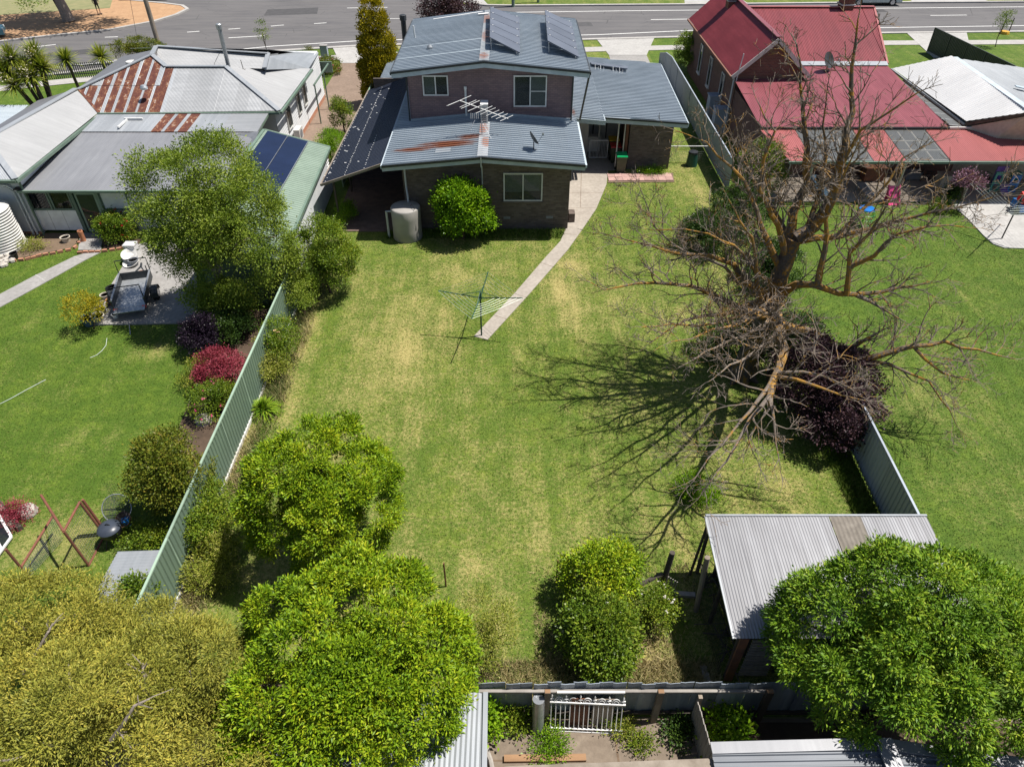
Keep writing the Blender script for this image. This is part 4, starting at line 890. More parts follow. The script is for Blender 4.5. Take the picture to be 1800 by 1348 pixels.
sheets(mr, [(-19.97,39.8),(-12.93,39.92),(-16.52,43.2),(-19.97,43.2)], zm, ed3, None)
c = gp(252,152,4.3); m = MB(); m.lathe([(.02,0),(.2,0),(.2,.1),(.14,.2),(.02,.24)], c-Vector((0,0,.15)), 14); part(mr, 'roof_vent', m, M['steel'])
def plane(par, P, rib, mat, name='roof_plane', pitch=.076):
    mm = MB(); mm.corr(P, rib, pitch, .018); return part(par, name, mm, M[mat], True, kind='one')
plane(W, [(-16.52,43.2,4.6),(-12.9,39.92,3.2),(-12.85,47.7,3.2)], (1,0,-.39), 'whiteroof')
plane(W, [(-21.0,44.15,4.99),(-24.5,41.46,3.87),(-26.05,44.2,3.2),(-26.2,50.6,3.2),(-21.4,45.8,4.98)], (1,0,.36), 'galvy')
plane(W, [(-21.35,45.75,5.0),(-20.9,44.2,4.5),(-14.6,44.2,4.2),(-14.6,45.3,4.72)], (0,1,.3), 'whiteroof')
plane(W, [(-21.35,45.75,5.0),(-14.6,45.3,4.72),(-14.6,52,3.0),(-26.2,52,3.0)], (0,1,-.3), 'galv')
m = MB(); m.add([(-14.62,45.3,4.7),(-14.62,44.1,4.2),(-14.62,47.4,4.2)], [(0,1,2)]); part(W, 'gable_end', m, M['galvy'])
m = MB(); m.add([(-14.7,44.3,4.12),(-14.7,45.3,4.6),(-14.7,51.9,3.1),(-13.25,51.9,3.02),(-13.0,47.75,3.18)], [(0,1,4),(1,2,3,4)]); part(W, 'side_roof_plane', m, M['galvx'])
plane(W, [(-16.5,48.8,3.02),(-14.2,48.8,3.0),(-14.45,51.75,3.0),(-16.7,51.75,3.02)], (0,1,0), 'galvx', 'porch_roof')
m = MB()
for a, b in (((-19.97,43.2,4.64),(-16.52,43.2,4.64)), ((-16.52,43.2,4.64),(-12.9,39.9,3.25)), ((-21.03,44.13,5.03),(-19.97,43.2,4.64)), ((-21.03,44.13,5.03),(-24.5,41.46,3.92)), ((-21.03,44.13,5.03),(-21.38,45.76,5.06)), ((-21.38,45.76,5.06),(-14.6,45.3,4.78)), ((-14.6,45.3,4.78),(-14.6,44.1,4.3))):
    m.bar(a, b, .26, .05)
part(W, 'ridge_capping', m, M['galvx'])
m = MB(); m.bar((-22.9,39.7,3.12),(-12.9,39.86,3.12),.12,.12); m.bar((-12.82,39.9,3.12),(-12.78,47.7,3.12),.12,.12); part(W, 'gutter', m, M['greentrim'])
m = MB(); m.bar((-24.5,41.46,3.92),(-22.85,39.75,3.2),.14,.03); part(W, 'valley', m, M['rustsheet'])
b = gp(402,118,4.3); m = MB(); m.tube([b, b+Vector((0,0,2.1))], .12, 10); m.lathe([(.05,2.05),(.17,2.05),(.17,2.3),(.12,2.34),(.03,2.34)], b, 12); fl = part(W, 'flue', m, M['steel'], label='tall grey flue braced by a wire')
m = MB(); m.tube([b+Vector((0,0,1.2)), b+Vector((-.9,.2,.1))], .012, 4); part(fl, 'stay_wire', m, M['darksteel'])
b = gp(430,130,4.05); m = MB(); m.tube([b, b+Vector((-.05,0,.75))], .02, 5); m.tube([b+Vector((-.8,-.5,.15)), b+Vector((.1,.05,.25))], .015, 5); part(W, 'aerial', m, M['timberd'])
c = gp(230,108,4.3); m = MB(); m.lathe([(.02,0),(.32,0),(.3,.1),(.02,.14)], c-Vector((0,0,.1)), 14); part(W, 'skylight', m, M['offwhite'])
# left wing
w1, w2 = Vector((-24.6,41.4,3.93)), Vector((-25.2,33.6,4.05))
plane(W, [w1, w2, (-22.93,31.2,3.1), (-22.95,39.8,3.1)], (1,0,-.4), 'whiteroof')
plane(W, [w1, w2, (-27.7,31.2,3.1), (-27.8,42.5,3.1)], (1,0,.38), 'galvy'); plane(W, [w2, (-22.93,31.2,3.1), (-27.7,31.2,3.1)], (0,1,.4), 'galvx')
m = MB(); m.bar(w1+Vector((0,0,.03)), w2+Vector((0,0,.03)), .3, .05); m.bar(w2+Vector((0,0,.03)), (-22.93,31.2,3.14), .26, .05); part(W, 'ridge_capping', m, M['galvx'])
m = MB(); m.bar((-22.88,31.1,3.03),(-22.9,39.8,3.03),.14,.13); m.bar((-22.88,31.13,3.03),(-27.7,31.13,3.03),.14,.13); part(W, 'gutter', m, M['greentrim'])
m = MB(); m.box((-25.3,35.6,1.5), (4.1,7.6,3.0)); part(W, 'wing_wall', m, M['wboard'])
m = MB(); wboards(m, (-27.3,31.79,0), (-23.22,31.79,0), .15, 3.0, (0,-1,0)); part(W, 'weatherboards', m, M['wboard'], label='white weatherboards at the back of the wing', kind='one')
m = MB(); m.box((-25.3,31.77,.07), (4.1,.08,.14)); part(W, 'base_course', m, M['brickedge'])
for dx in (-.25, -.45): m = MB(); m.tube([(-23.2+dx,31.68,0),(-23.2+dx,31.68,2.3),(-23.6+dx,31.66,2.6),(-24.2+dx,31.66,2.65)], .05, 8); part(W, 'downpipe', m, M['pvc'])
m = MB(); m.tube([(-23.1,31.6,0),(-23.1,31.6,3.0)], .05, 8); part(W, 'downpipe', m, M['greentrim'])
# lattice porch and aircon on the drive side
b = gp(520,242); AC = thing('air_conditioner', 'white split system unit on the wall beside the gravel drive', 'air conditioner', (-12.95,42.9,.5))
m = MB(); m.box((-12.98,42.9,.85), (.34,.85,.65)); part(AC, 'casing', m, M['offwhite'])
m = MB(); m.tube([(-12.80,42.9,.85),(-12.79,42.9,.85)], .24, 18); part(AC, 'fan_grille', m, M['greyplastic'])
m = MB(); m.box((-13.1,42.6,.5), (.3,.04,.04)); m.box((-13.1,43.2,.5), (.3,.04,.04)); part(AC, 'bracket', m, M['steel'])
PP = thing('porch_frame', 'green metal porch frame with roses beside the gravel drive', 'porch frame', (-12.6,48.3,0))
m = MB()
for y in (46.8,49.5): m.bar((-12.55,y,0),(-12.55,y,2.5),.07)
m.bar((-12.55,46.6,2.5),(-12.55,51.2,2.5),.08); part(PP, 'frame', m, M['greentrim'])
m = MB(); m.box((-13.3,52.2,2.0), (1.5,.1,.7)); part(PP, 'trellis', m, M['greentrim'])
# small blue roofed outbuilding at the left edge
OB = thing('outbuilding', 'low blue grey corrugated roof at the left edge behind the palm', 'shed', (-30,40,0))
m = MB(); m.corr([(-36,38.6,2.3),(-28.6,38.9,2.3),(-28.3,42.4,2.7),(-36,42.4,2.7)], (0,1,.1), .12, .03); part(OB, 'roof', m, M['roofblue'])
m = MB(); m.box((-32,40.5,1.1), (7,3.4,2.2)); part(OB, 'wall', m, M['wboard'])

# ===== green garage with solar panels
GZ = lambda x: 3.2-.285*(x+12.9)
Gg = thing('garage', 'pale green roofed garage with white corrugated walls along the boundary', 'garage', (-11.3,31,0))
m = MB(); m.corr([(-12.95,25.4,GZ(-12.95)),(-9.45,25.4,GZ(-9.45)),(-9.75,37.05,GZ(-9.75)),(-12.95,37.05,GZ(-12.95))], (1,0,-.285), .19, .03, 'trap'); gr = part(Gg, 'roof', m, M['green'])
m = MB(); m.bar((-9.42,25.4,GZ(-9.45)-.05),(-9.72,37.05,GZ(-9.75)-.05),.12,.14); m.bar((-12.95,37.1,GZ(-12.95)-.04),(-9.7,37.1,GZ(-9.7)-.04),.08,.16); m.bar((-12.98,25.4,GZ(-12.95)+.02),(-12.98,37.05,GZ(-12.95)+.02),.14,.1); m.bar((-12.95,25.36,GZ(-12.95)-.05),(-9.4,25.36,GZ(-9.4)-.05),.08,.16); part(gr, 'edge_trim', m, M['greentrim'])
m = MB(); m.corr([(-9.62,25.6,0),(-9.62,25.6,2.1),(-9.85,36.9,2.22),(-9.85,36.9,0)], (0,0,1), .076, .018); part(Gg, 'side_wall', m, M['wboard'], True, label='white corrugated garage wall', kind='one')
m = MB(); m.box((-11.3,31.3,1.05), (2.9,11.0,2.05)); m.corr([(-12.8,25.55,0),(-12.8,25.55,2.9),(-9.65,25.55,2.1),(-9.65,25.55,0)], (0,0,1), .076, .018); part(Gg, 'end_wall', m, M['greenfence'], kind='one')
m = MB()
for i in range(6): m.box((-9.83,36.6-.0*i,.9+.16*i), (.03,.5,.05))
part(Gg, 'vent_slats', m, M['white'])
sp = thing('solar_array', 'pair of navy solar panels on the pale green garage roof', 'solar panel', (-12,34.5,2.9))
for i in range(2):
    xa = -12.75+i*1.02; xb = xa+.99; m = MB()
    q = [(xa,29.5,GZ(xa)+.09),(xb,29.5,GZ(xb)+.09),(xb,36.9,GZ(xb)+.09),(xa,36.9,GZ(xa)+.09)]; m.slab(q, .04); pn = part(sp, 'panel', m, M['panelpv'])
    m = MB(); m.bar((xb+.012,29.5,GZ(xb)+.11),(xb+.012,36.9,GZ(xb)+.11),.02,.03); part(pn, 'rail', m, M['steel'])
P = [gp(378,262,2.6), gp(400,238,2.9), gp(455,231,3.1), gp(440,268,2.7)]
m = MB(); n_ = 8; k0 = len(m.v)
for i in range(n_+1):
    for j in range(n_+1):
        a = P[0].lerp(P[1], i/n_); b = P[3].lerp(P[2], i/n_); q = a.lerp(b, j/n_); s = math.sin(math.pi*i/n_)*math.sin(math.pi*j/n_); m.v.append((q.x, q.y, q.z-.22*s))
for i in range(n_):
    for j in range(n_): a = i*(n_+1)+j; m.f.append((a, a+1, a+n_+2, a+n_+1))
solo('shade_sail', 'grey sagging shade cloth between the garage and the sunroom roof', 'shade cloth', m, M['greyplastic'], (-14,36,0), True)

# ===== red roofed brick house on the right
R = thing('red_roofed_house', 'dark brick house with red corrugated steel roofs on the right', 'house', (18,46,0))
m = MB(); m.box((15.7,51.6,1.8), (4.1,13.1,3.6)); wl = part(R, 'wing_wall', m, M['brickR'])
m = MB(); m.add([(13.65,45.03,3.55),(17.75,45.03,3.55),(15.62,45.03,5.6)], [(0,1,2)]); part(wl, 'gable', m, M['brickR'])
m = MB(); m.box((18.7,43.0,1.4), (10.0,8.4,2.75)); m.box((19.5,50.5,1.75), (8,7,3.5)); part(R, 'wall', m, M['brickR'])
def rplane(P, rib, mat, name, lab=None): mm = MB(); mm.corr(P, rib, .10, .032); return part(R, name, mm, M[mat], True, label=lab, kind='one')
rplane([(13.3,44.75,3.62),(15.62,44.75,5.75),(15.62,58.6,5.75),(13.3,58.6,3.62)], (1,0,.92), 'redroof', 'wing_roof', 'dark red left slope of the gabled wing')
rplane([(15.62,44.75,5.75),(17.95,44.75,3.62),(17.95,58.6,3.62),(15.62,58.6,5.75)], (1,0,-.92), 'redroof', 'wing_roof')
m = MB(); m.bar((15.62,44.75,5.8),(15.62,58.6,5.8),.3,.05); part(R, 'ridge_capping', m, M['redsk'])
m = MB(); m.bar((13.28,44.72,3.54),(15.62,44.72,5.66),.05,.22); m.bar((15.62,44.72,5.66),(17.98,44.72,3.54),.05,.22); part(R, 'barge_board', m, M['offwhite'], label='white barge boards of the gable')
m = MB(); m.bar((13.24,44.75,3.55),(13.24,58.6,3.55),.1,.1); part(R, 'gutter', m, M['brickc'])
for y0 in (47.4,50.9,54): window(R, y0, y0+.75, 1.0, 2.9, 13.64, 'glassd', 'offwhite', (), sill='offwhite', axis='x-')
m = MB(); m.tube([(13.45,44.85,0),(13.45,44.85,3.4),(13.3,44.8,3.55)], .055, 8); m.tube([(13.55,44.7,3.3),(13.7,44.7,4.9)], .03, 6); part(R, 'downpipe', m, M['pvc'])
rplane([(15.65,47.35,3.62),(23.65,47.35,3.62),(24.45,53.2,5.55),(15.65,53.2,5.55)], (0,1,.33), 'redroof', 'main_roof', 'dark red rear slope of the main roof')
rplane([(15.65,53.2,5.55),(24.45,53.2,5.55),(24.45,59,3.6),(15.65,59,3.6)], (0,1,-.33), 'redroof', 'main_roof')
m = MB(); m.bar((15.65,53.2,5.6),(24.5,53.2,5.6),.3,.05); part(R, 'ridge_capping', m, M['redver'])
m = MB(); m.bar((23.7,47.35,3.62),(24.5,53.2,5.57),.12,.06); part(R, 'verge_trim', m, M['redver'])
m = MB(); m.add([(24.4,53.2,5.5),(24.4,58.9,3.5),(23.7,47.4,3.5)], [(0,1,2)]); part(R, 'gable_end', m, M['brickR'])
m = MB(); m.add([(17.9,47.0,3.60),(23.62,47.0,3.60),(23.68,47.5,3.70),(17.9,47.5,3.70)], [(0,1,2,3)]); part(R, 'flashing', m, M['galvx'])
rplane([(13.5,38.6,2.82),(23.75,38.6,2.82),(23.6,47.2,3.55),(13.5,47.2,3.55)], (0,1,.085), 'redsk', 'rear_skillion_roof', 'faded red rear skillion roof')
m = MB(); m.bar((13.5,38.56,2.76),(23.8,38.56,2.76),.1,.1); part(R, 'skillion_gutter', m, M['black'])
m = MB(); m.bar((23.8,38.58,2.78),(34,38.58,2.78),.1,.08); part(R, 'white_rail', m, M['offwhite'])
bx = [13.5, gp(1398,229,2.68).x, gp(1501,231,2.68).x, gp(1556,231,2.68).x, gp(1629,231,2.68).x, 34]
vz = lambda y: 2.30+(y-35.25)/(38.5-35.25)*.38
t_ = NT('clear_polycarbonate'); t_.set((.20,.21,.21), .2, 0, .5); tb = t_.node('ShaderNodeBsdfTransparent'); mx = t_.node('ShaderNodeMixShader'); mx.inputs[0].default_value = .45
t_.link(t_.b.outputs[0], mx.inputs[1]); t_.link(tb.outputs[0], mx.inputs[2]); t_.link(mx.outputs[0], t_.out.inputs[0]); M['polyc'] = t_.m
for i in range(5):
    xa, xb = bx[i]+.01, bx[i+1]-.01; xl = xa+(.75 if i == 0 else 0)
    rplane([(xl,35.25,vz(35.25)),(xb,35.25,vz(35.25)),(xb,38.5,vz(38.5)),(xa,38.5,vz(38.5))], (0,1,.117), ('redver','polyc')[i % 2], 'verandah_roof_section', ('coral red verandah roofing','grey see-through verandah roofing')[i % 2])
    if i % 2:
        m = MB()
        for y in (35.4,36.4,37.4): m.box(((xa+xb)/2,y,vz(y)-.05), (xb-xa,.07,.05))
        for s in (0,.33,.66,1): xx = xa+(xb-xa)*s; m.bar((xx,35.3,vz(35.3)-.09),(xx,38.45,vz(38.45)-.09),.06,.06)
        part(R, 'batten_frame', m, M['creampot'])
m = MB(); m.bar((14.2,35.2,2.23),(34,35.2,2.23),.1,.12); part(R, 'verandah_gutter', m, M['greentrim'])
for x in (15.6,20.4,24.1,28.0): m = MB(); m.tube([(x,35.5,.05),(x,35.5,2.25)], .06, 10); part(R, 'verandah_post', m, M['creampot'])
m = MB(); m.box((24,38.8,1.35), (20.4,.3,2.6)); part(R, 'verandah_wall', m, M['brickR'])
for x0, x1, z0 in ((14.6,15.7,.2),(17.2,19.0,1.0),(20.1,21.1,.2),(22.4,23.9,1.0),(25.5,27.0,.9)): window(R, x0, x1, z0, 2.2, 38.64, 'glassd', 'offwhite', (.5,) if x1-x0 > 1.2 else (), sill=None)
def chimney(x, y, z0, z1, w=.75):
    m = MB(); m.box((x,y,(z0+z1)/2), (w,w,z1-z0)); c_ = part(R, 'chimney', m, M['brickc']); m = MB(); m.box((x,y,z0+.75), (w+.14,w+.14,.08)); part(c_, 'flashing_apron', m, M['galvx']); m = MB(); m.box((x,y,z1), (w+.16,w+.16,.16)); part(c_, 'crown', m, M['brickc'])
chimney(15.35,54.9,4.9,7.4); chimney(22.6,53.3,5.0,7.0,.8)
dish(gp(1452,125,3.5), .5, (.55,-.65,.45), 'dark satellite dish on the faded red skillion roof')

# ===== white roofed house at right
Wh = thing('white_roofed_house', 'house with bright white painted metal roof at the right edge', 'house', (29,43,0))
a1, a2 = Vector((27.1,46.4,4.2)), Vector((26.55,36.9,4.2))
m = MB(); m.corr([(24.75,48.6,2.95), a1, a2, (24.75,38.75,2.95)], (1,0,.55), .2, .02, 'trap'); part(Wh, 'roof_plane', m, M['whitebright'], kind='one')
m = MB(); m.corr([a1, (36,48.6,2.6), (36,36.9,2.6), a2], (1,0,-.2), .2, .02, 'trap'); part(Wh, 'roof_plane', m, M['galvx'], kind='one')
m = MB(); m.corr([(24.75,48.6,2.95), a1, (36,48.6,2.6)], (0,1,-.4), .2, .02, 'trap'); part(Wh, 'roof_plane', m, M['galvx'], kind='one')
m = MB(); m.bar(a1+Vector((.12,0,.04)), a2+Vector((.12,0,.04)), .36, .05); m.bar((28.2,41.2,4.15),(36,39.6,2.9),.3,.05); part(Wh, 'ridge_capping', m, M['rooftrim'])
m = MB(); m.add([(24.8,38.75,2.75),(26.55,37.0,3.95),(36,37.0,2.45),(36,37.0,0),(24.8,38.75,0)], [(0,1,2,3,4)]); m.box((30.6,43.2,1.35), (11,8.6,2.6)); part(Wh, 'wall', m, M['creampot'], kind='one')
m = MB(); m.bar((24.7,38.72,2.92),(26.55,36.88,4.12),.06,.16); part(Wh, 'barge_board', m, M['timberd'])
m = MB(); m.bar((24.68,38.8,2.9),(24.68,48.6,2.9),.1,.1); part(Wh, 'gutter', m, M['galvx'])
PG = thing('polycarbonate_awning', 'strip of clear sheeting between the red and the white roofs', 'awning', (24.2,42,0))
m = MB(); m.corr([(23.9,38.7,2.86),(24.6,38.7,2.80),(24.6,46.5,2.80),(23.9,46.5,2.86)], (1,0,-.1), .076, .015); part(PG, 'sheet', m, M['polyc'], kind='one')
m = MB()
for i in range(9): m.bar((23.9,38.9+i*.9,2.82),(24.6,38.9+i*.9,2.76),.05,.05)
part(PG, 'rafter', m, M['white'])

# ===== fences
def steel_fence(name, label, pts_, h, mat, rail, plinth=None, plen=2.37, pitch=.19, side=1, postmat=None, curve=False):
    F = thing(name, label, 'fence', Vector((*pts_[0], 0)))
    for (ax, ay, *az), (bx_, by_, *bz) in zip(pts_[:-1], pts_[1:]):
        a = Vector((ax, ay, 0)); b = Vector((bx_, by_, 0)); d = b-a; n = max(1, round(d.length/plen)); d /= n
        for i in range(n):
            p = a+d*i; q = p+d; e = d.normalized()*.03; zb = .12 if plinth else .04
            h0 = h(p) if callable(h) else h; h1 = h(q) if callable(h) else h
            m = MB(); m.corr([p+e+Vector((0,0,zb)), q-e+Vector((0,0,zb)), q-e+Vector((0,0,h1-.02)), p+e+Vector((0,0,h0-.02))], (0,0,1), pitch, .028, 'box'); o_ = part(F, 'panel', m, M[mat], kind='one', loc=p); o_.rotation_euler = (0, random.uniform(-.012,.012), random.uniform(-.003,.003))
            m = MB(); m.box(p+Vector((0,0,h0/2)), (.055,.06,h0)); part(F, 'post', m, M[postmat or rail])
            m = MB(); m.bar(p+Vector((0,0,h0)), q+Vector((0,0,h1)), .065, .05); part(F, 'top_rail', m, M[rail])
            if plinth: m = MB(); m.bar(p+Vector((.03*side,0,.07)), q+Vector((.03*side,0,.07)), .05, .14); part(F, 'plinth', m, M[plinth])
        m = MB(); hq = h(b) if callable(h) else h; m.box(b+Vector((0,0,hq/2)), (.055,.06,hq)); part(F, 'post', m, M[postmat or rail])
    return F
steel_fence('steel_fence', 'green corrugated steel fence down the left side of the lawn', [(-9.1,7.2),(-9.17,25.4)], 1.8, 'greenfence', 'greenrail', 'offwhite')
steel_fence('steel_fence', 'green steel fence between the gravel drive and the brick house', [(-9.35,37.2),(-9.6,58)], 1.6, 'greenfence', 'greenrail')
steel_fence('steel_fence', 'pale blue grey steel fence beside the shed and purple shrub', [(11.1,12.0),(11.32,17.2)], 1.75, 'greyfence', 'greyfence', side=-1)
#steel_fence('steel_fence', 'overgrown grey steel fence behind the dead tree', [(11.32,17.2),(11.75,36.5)], 1.5, 'greyfence', 'greyfence', side=-1)
def hf(p): return 1.8-max(0, (p.y-56.5))*.28
steel_fence('steel_fence', 'long pale grey fence between carport and red roofed house', [(11.75,36.5),(11.75,60)], hf, 'greyfence', 'greyfence', side=-1)
steel_fence('steel_fence', 'charcoal steel fence on the front lawn at the far right', [(34.6,63.2),(35.6,51.5)], 1.9, 'darkfence', 'darkfence', 'kerb', plen=2.4, side=-1)
# garden edging in front of charcoal fence
# rear fence: overlapping old sheets on a rail with timber posts
RF = thing('rear_fence', 'low blue grey sheet metal fence with timber posts across the rear of the lawn', 'fence', (3,7.9,0))
me0 = None; x = -.75; k = 0
while x < 9.0:
    off = .012*(k % 2)
    if me0 is None:
        mm = MB(); V = [(0,0,.08),(.1,-.012,.08),(.2,0,.08),(.315,.004,.08),(0,0,1.5),(.1,-.012,1.5),(.2,0,1.5),(.315,.004,1.5)]; mm.add(V+[(a, b+.012, c) for a, b, c in V], [(0,1,5,4),(1,2,6,5),(2,3,7,6),(9,8,12,13),(10,9,13,14),(11,10,14,15),(4,5,13,12),(5,6,14,13),(6,7,15,14),(3,11,15,7),(8,0,4,12)]); me0 = _mesh('sheet', mm, M['bluefence'], (0,0,0), False)
    o = part(RF, 'sheet', None, None, mesh=me0, loc=(x, 7.95+off, 0)); o.location.z = random.Random(k).uniform(-.012,.016); o.rotation_euler = (random.Random(k+50).uniform(-.015,.015), random.Random(k+99).uniform(-.02,.02), 0)
    x += .305; k += 1
m = MB(); m.box((2.6,7.88,1.27), (6.7,.07,.06)); part(RF, 'rail', m, M['greytimber'])
m = MB(); m.box((4,7.9,.2), (9.6,.07,.08)); part(RF, 'rail', m, M['timberd'])
for px, w in ((962,.13),(1160,.14),(1350,.15)):
    p = yp(px, 1222, 7.80); m = MB(); m.box((p.x,7.79,.72), (w,.10,1.46)); ps = part(RF, 'post', m, M['timber'] if px != 1350 else M['timberd'])
    m = MB(); m.box((p.x,7.79,1.455), (w-.01,.09,.012)); part(ps, 'cut_top', m, M['timbero'])
p0 = yp(980,1212,7.8); p1 = yp(1100,1214,7.8); m = MB(); m.box(((p0.x+p1.x)/2,7.83,1.32), (p1.x-p0.x,.05,.05)); part(RF, 'white_batten', m, M['offwhite'])
# paling partition
PF = thing('paling_fence', 'short pale timber paling partition meeting the rear fence', 'fence', (4.3,7,0))
for i in range(12): m = MB(); y = 7.72-i*.145; m.box((4.22+.012*i,y,.55), (.022,.138,1.1+.02*(i % 3))); part(PF, 'paling', m, M['greytimber'])
m = MB(); m.box((4.27,7.78,.6), (.09,.09,1.25)); part(PF, 'post', m, M['timber'])

# ===== open tin shed at the right rear
S = thing('tin_shed', 'open sided shed with grey corrugated roof in the rear corner', 'shed', (7.8,10.5,0))
sz = lambda y: 2.02+(y-8.7)*.08
c = [gp(1291,1122,2.02), gp(1249,907,2.3), gp(1612,907,2.3)]
XA0, XA1, YA0, YA1 = c[0].x, c[1].x, c[0].y, c[1].y
def sroof(x0, x1, mat, pitch=.076, dz=0, lab=None):
    mm = MB(); mm.corr([(x0,YA0,sz(YA0)+dz),(x1,YA0,sz(YA0)+dz),(x1,YA1,sz(YA1)+dz),(x0,YA1,sz(YA1)+dz)], (0,1,.08), pitch, .022); return part(S, 'roof_sheet', mm, M[mat], True, label=lab, kind='one')
x = XA0; ends = []
fa, fb = gp(1457,907,2.3).x, gp(1512,907,2.3).x
while x < 10.9:
    e = x+.762
    if x < fa < e+.3: e = fa
    if abs(x-fa) < .02: e = fb; sroof(x, e, 'asb', .12, .012, 'mossy grey fibro roof sheet')
    else: sroof(x, min(e, 10.9), 'galvshed', .076, .004*(len(ends) % 2))
    ends.append(x); x = e
m = MB(); m.bar((XA0-.02,YA1+.02,sz(YA1)+.0),(10.92,YA1+.02,sz(YA1)+.0),.06,.07); m.bar((XA0-.02,YA0,sz(YA0)-.02),(XA0-.02,YA1,sz(YA1)-.02),.05,.06); part(S, 'edge_flashing', m, M['galvx'])
for x, y in ((XA0+.12,YA1-.12),(XA0+.15,10.4),(XA0+.2,YA0+.15),(8,YA0+.2),(8,YA1-.15),(10.7,YA1-.15),(10.7,YA0+.2)): m = MB(); m.tube([(x,y,0),(x,y,sz(y)-.05)], .055, 8); part(S, 'post', m, M['timberd'])
m = MB()
for y in (YA0+.2,10.4,YA1-.2): m.box(((XA0+10.9)/2,y,sz(y)-.07), (10.9-XA0-.1,.08,.1))
part(S, 'purlin', m, M['timberd'])
m = MB(); m.box((8.2,YA1-.3,.95), (5.2,.06,1.8)); m.box((10.75,10.5,.95), (.06,3.3,1.8)); part(S, 'back_wall', m, M['timberd'])
m = MB(); m.corr([(6.5,YA0+.25,0),(6.5,YA0+.25,1.85),(8.6,YA0+.25,1.85),(8.6,YA0+.25,0)], (0,0,1), .076, .02); part(S, 'green_sheet', m, M['greenpipe'], True, kind='one', label='dark green corrugated sheet closing the shed front')
p = yp(1295,1128,YA0+.1); m = MB(); m.bar((5.35,YA0+.05,0),(5.38,YA0+.05,1.95),.2,.05); part(S, 'board', m, M['timberr'])
for i in range(14): m = MB(); m.tube([(5.6+.002*i,YA0+.12,.15+i*.12),(6.3,YA0+.12,.15+i*.12)], .035, 6); part(S, 'stacked_pole', m, M['timber'])
# ------------------------------------------------------------ yard objects
def hoist(base, h, R_, rot, label, arms='greenpipe', lines=6, crank=True):
    T = thing('clothes_hoist', label, 'clothes line', base)
    m = MB(); m.tube([base, base+Vector((0,0,h+.28))], .032, 8); part(T, 'mast', m, M[arms])
    m = MB(); m.lathe([(.02,h-.06),(.06,h-.06),(.06,h+.1),(.02,h+.1)], base, 10); part(T, 'hub', m, M[arms])
    tips = []
    for i in range(4):
        a = rot+i*math.pi/2; d = Vector((math.cos(a), math.sin(a), 0)); tip = base+d*R_+Vector((0,0,h+.16)); tips.append((d, tip))
        m = MB(); m.tube([base+Vector((0,0,h)), tip], .02, 6); ar = part(T, 'arm', m, M[arms])
        m = MB(); m.tube([base+Vector((0,0,h+.28)), base+d*R_*.45+Vector((0,0,h+.09))], .012, 5); part(ar, 'brace', m, M[arms])
    for k in range(lines):
        f = 1-.13*k
        for i in range(4):
            p = base+Vector((0,0,h))+(tips[i][1]-base-Vector((0,0,h)))*f; q = base+Vector((0,0,h))+(tips[(i+1) % 4][1]-base-Vector((0,0,h)))*f
            m = MB(); m.tube([p, p.lerp(q,.5)-Vector((0,0,.04)), q], .005, 3, False); part(T, 'line', m, M['wire'])
    if crank: m = MB(); m.tube([base+Vector((0,0,h-.35)), base+Vector((.05,-.1,h-.35)), base+Vector((.05,-.1,h-.5))], .014, 5); part(T, 'crank', m, M[arms])
    return T
hoist(gp(846.5,590.5), 1.82, 1.66, math.radians(-9), 'dark green rotary clothes hoist at the end of the concrete path')
hoist(gp(1760,421), 2.0, 2.3, math.radians(45), 'black rotary clothes hoist on the pale slab', 'black', 6)

# water tanks
tb_ = gp(715,428); tb_.y += .68; T = thing('water_tank', 'smooth grey plastic rainwater tank at the back wall', 'water tank', tb_)
m = MB(); m.lathe([(.05,0),(.70,0),(.72,.05),(.70,.5),(.70,1.1),(.71,1.55),(.68,1.60),(.64,1.62),(.3,1.66),(.02,1.67)], tb_, 36); part(T, 'body', m, M['tank'], 'auto')
m = MB(); m.lathe([(.02,1.655),(.2,1.655),(.2,1.70),(.02,1.71)], tb_+Vector((.1,.1,0)), 16); part(T, 'lid', m, M['tank'])
m = MB(); m.tube([tb_+Vector((-.66,-.1,1.40)), tb_+Vector((-.92,-.1,1.40)), tb_+Vector((-.92,-.1,.0))], .055, 8); part(T, 'overflow_pipe', m, M['pvc'])
m = MB(); m.tube([(-5.08,32.2,3.2),(-5.08,32.2,2.35),(-5.0,tb_.y+.35,1.95),(-5.0,tb_.y+.3,1.66)], .045, 8); part(T, 'inlet_pipe', m, M['pvc'])
m = MB(); m.tube([tb_+Vector((.28,-.15,1.7)), tb_+Vector((.35,-.25,1.85)), tb_+Vector((.5,-.45,1.7)), tb_+Vector((.38,-.55,1.45)), tb_+Vector((.3,-.6,1.2))], .012, 5); part(T, 'hose', m, M['black'])
tl = gp(-2,452)+Vector((-.35,.95,0)); T = thing('water_tank', 'white corrugated rainwater tank cut by the left edge', 'water tank', tl)
pr_ = [(.05,.05)]
for i in range(15): z = .08+i*.13; pr_ += [(1.02,z),(1.06,z+.045),(1.02,z+.09)]
pr_ += [(.9,2.05),(.3,2.12),(.02,2.13)]
m = MB(); m.lathe(pr_, tl, 40); part(T, 'body', m, M['offwhite'], 'auto')
m = MB(); m.lathe([(.02,0),(1.12,0),(1.12,.06),(.02,.06)], tl, 30); part(T, 'stand', m, M['slab'])

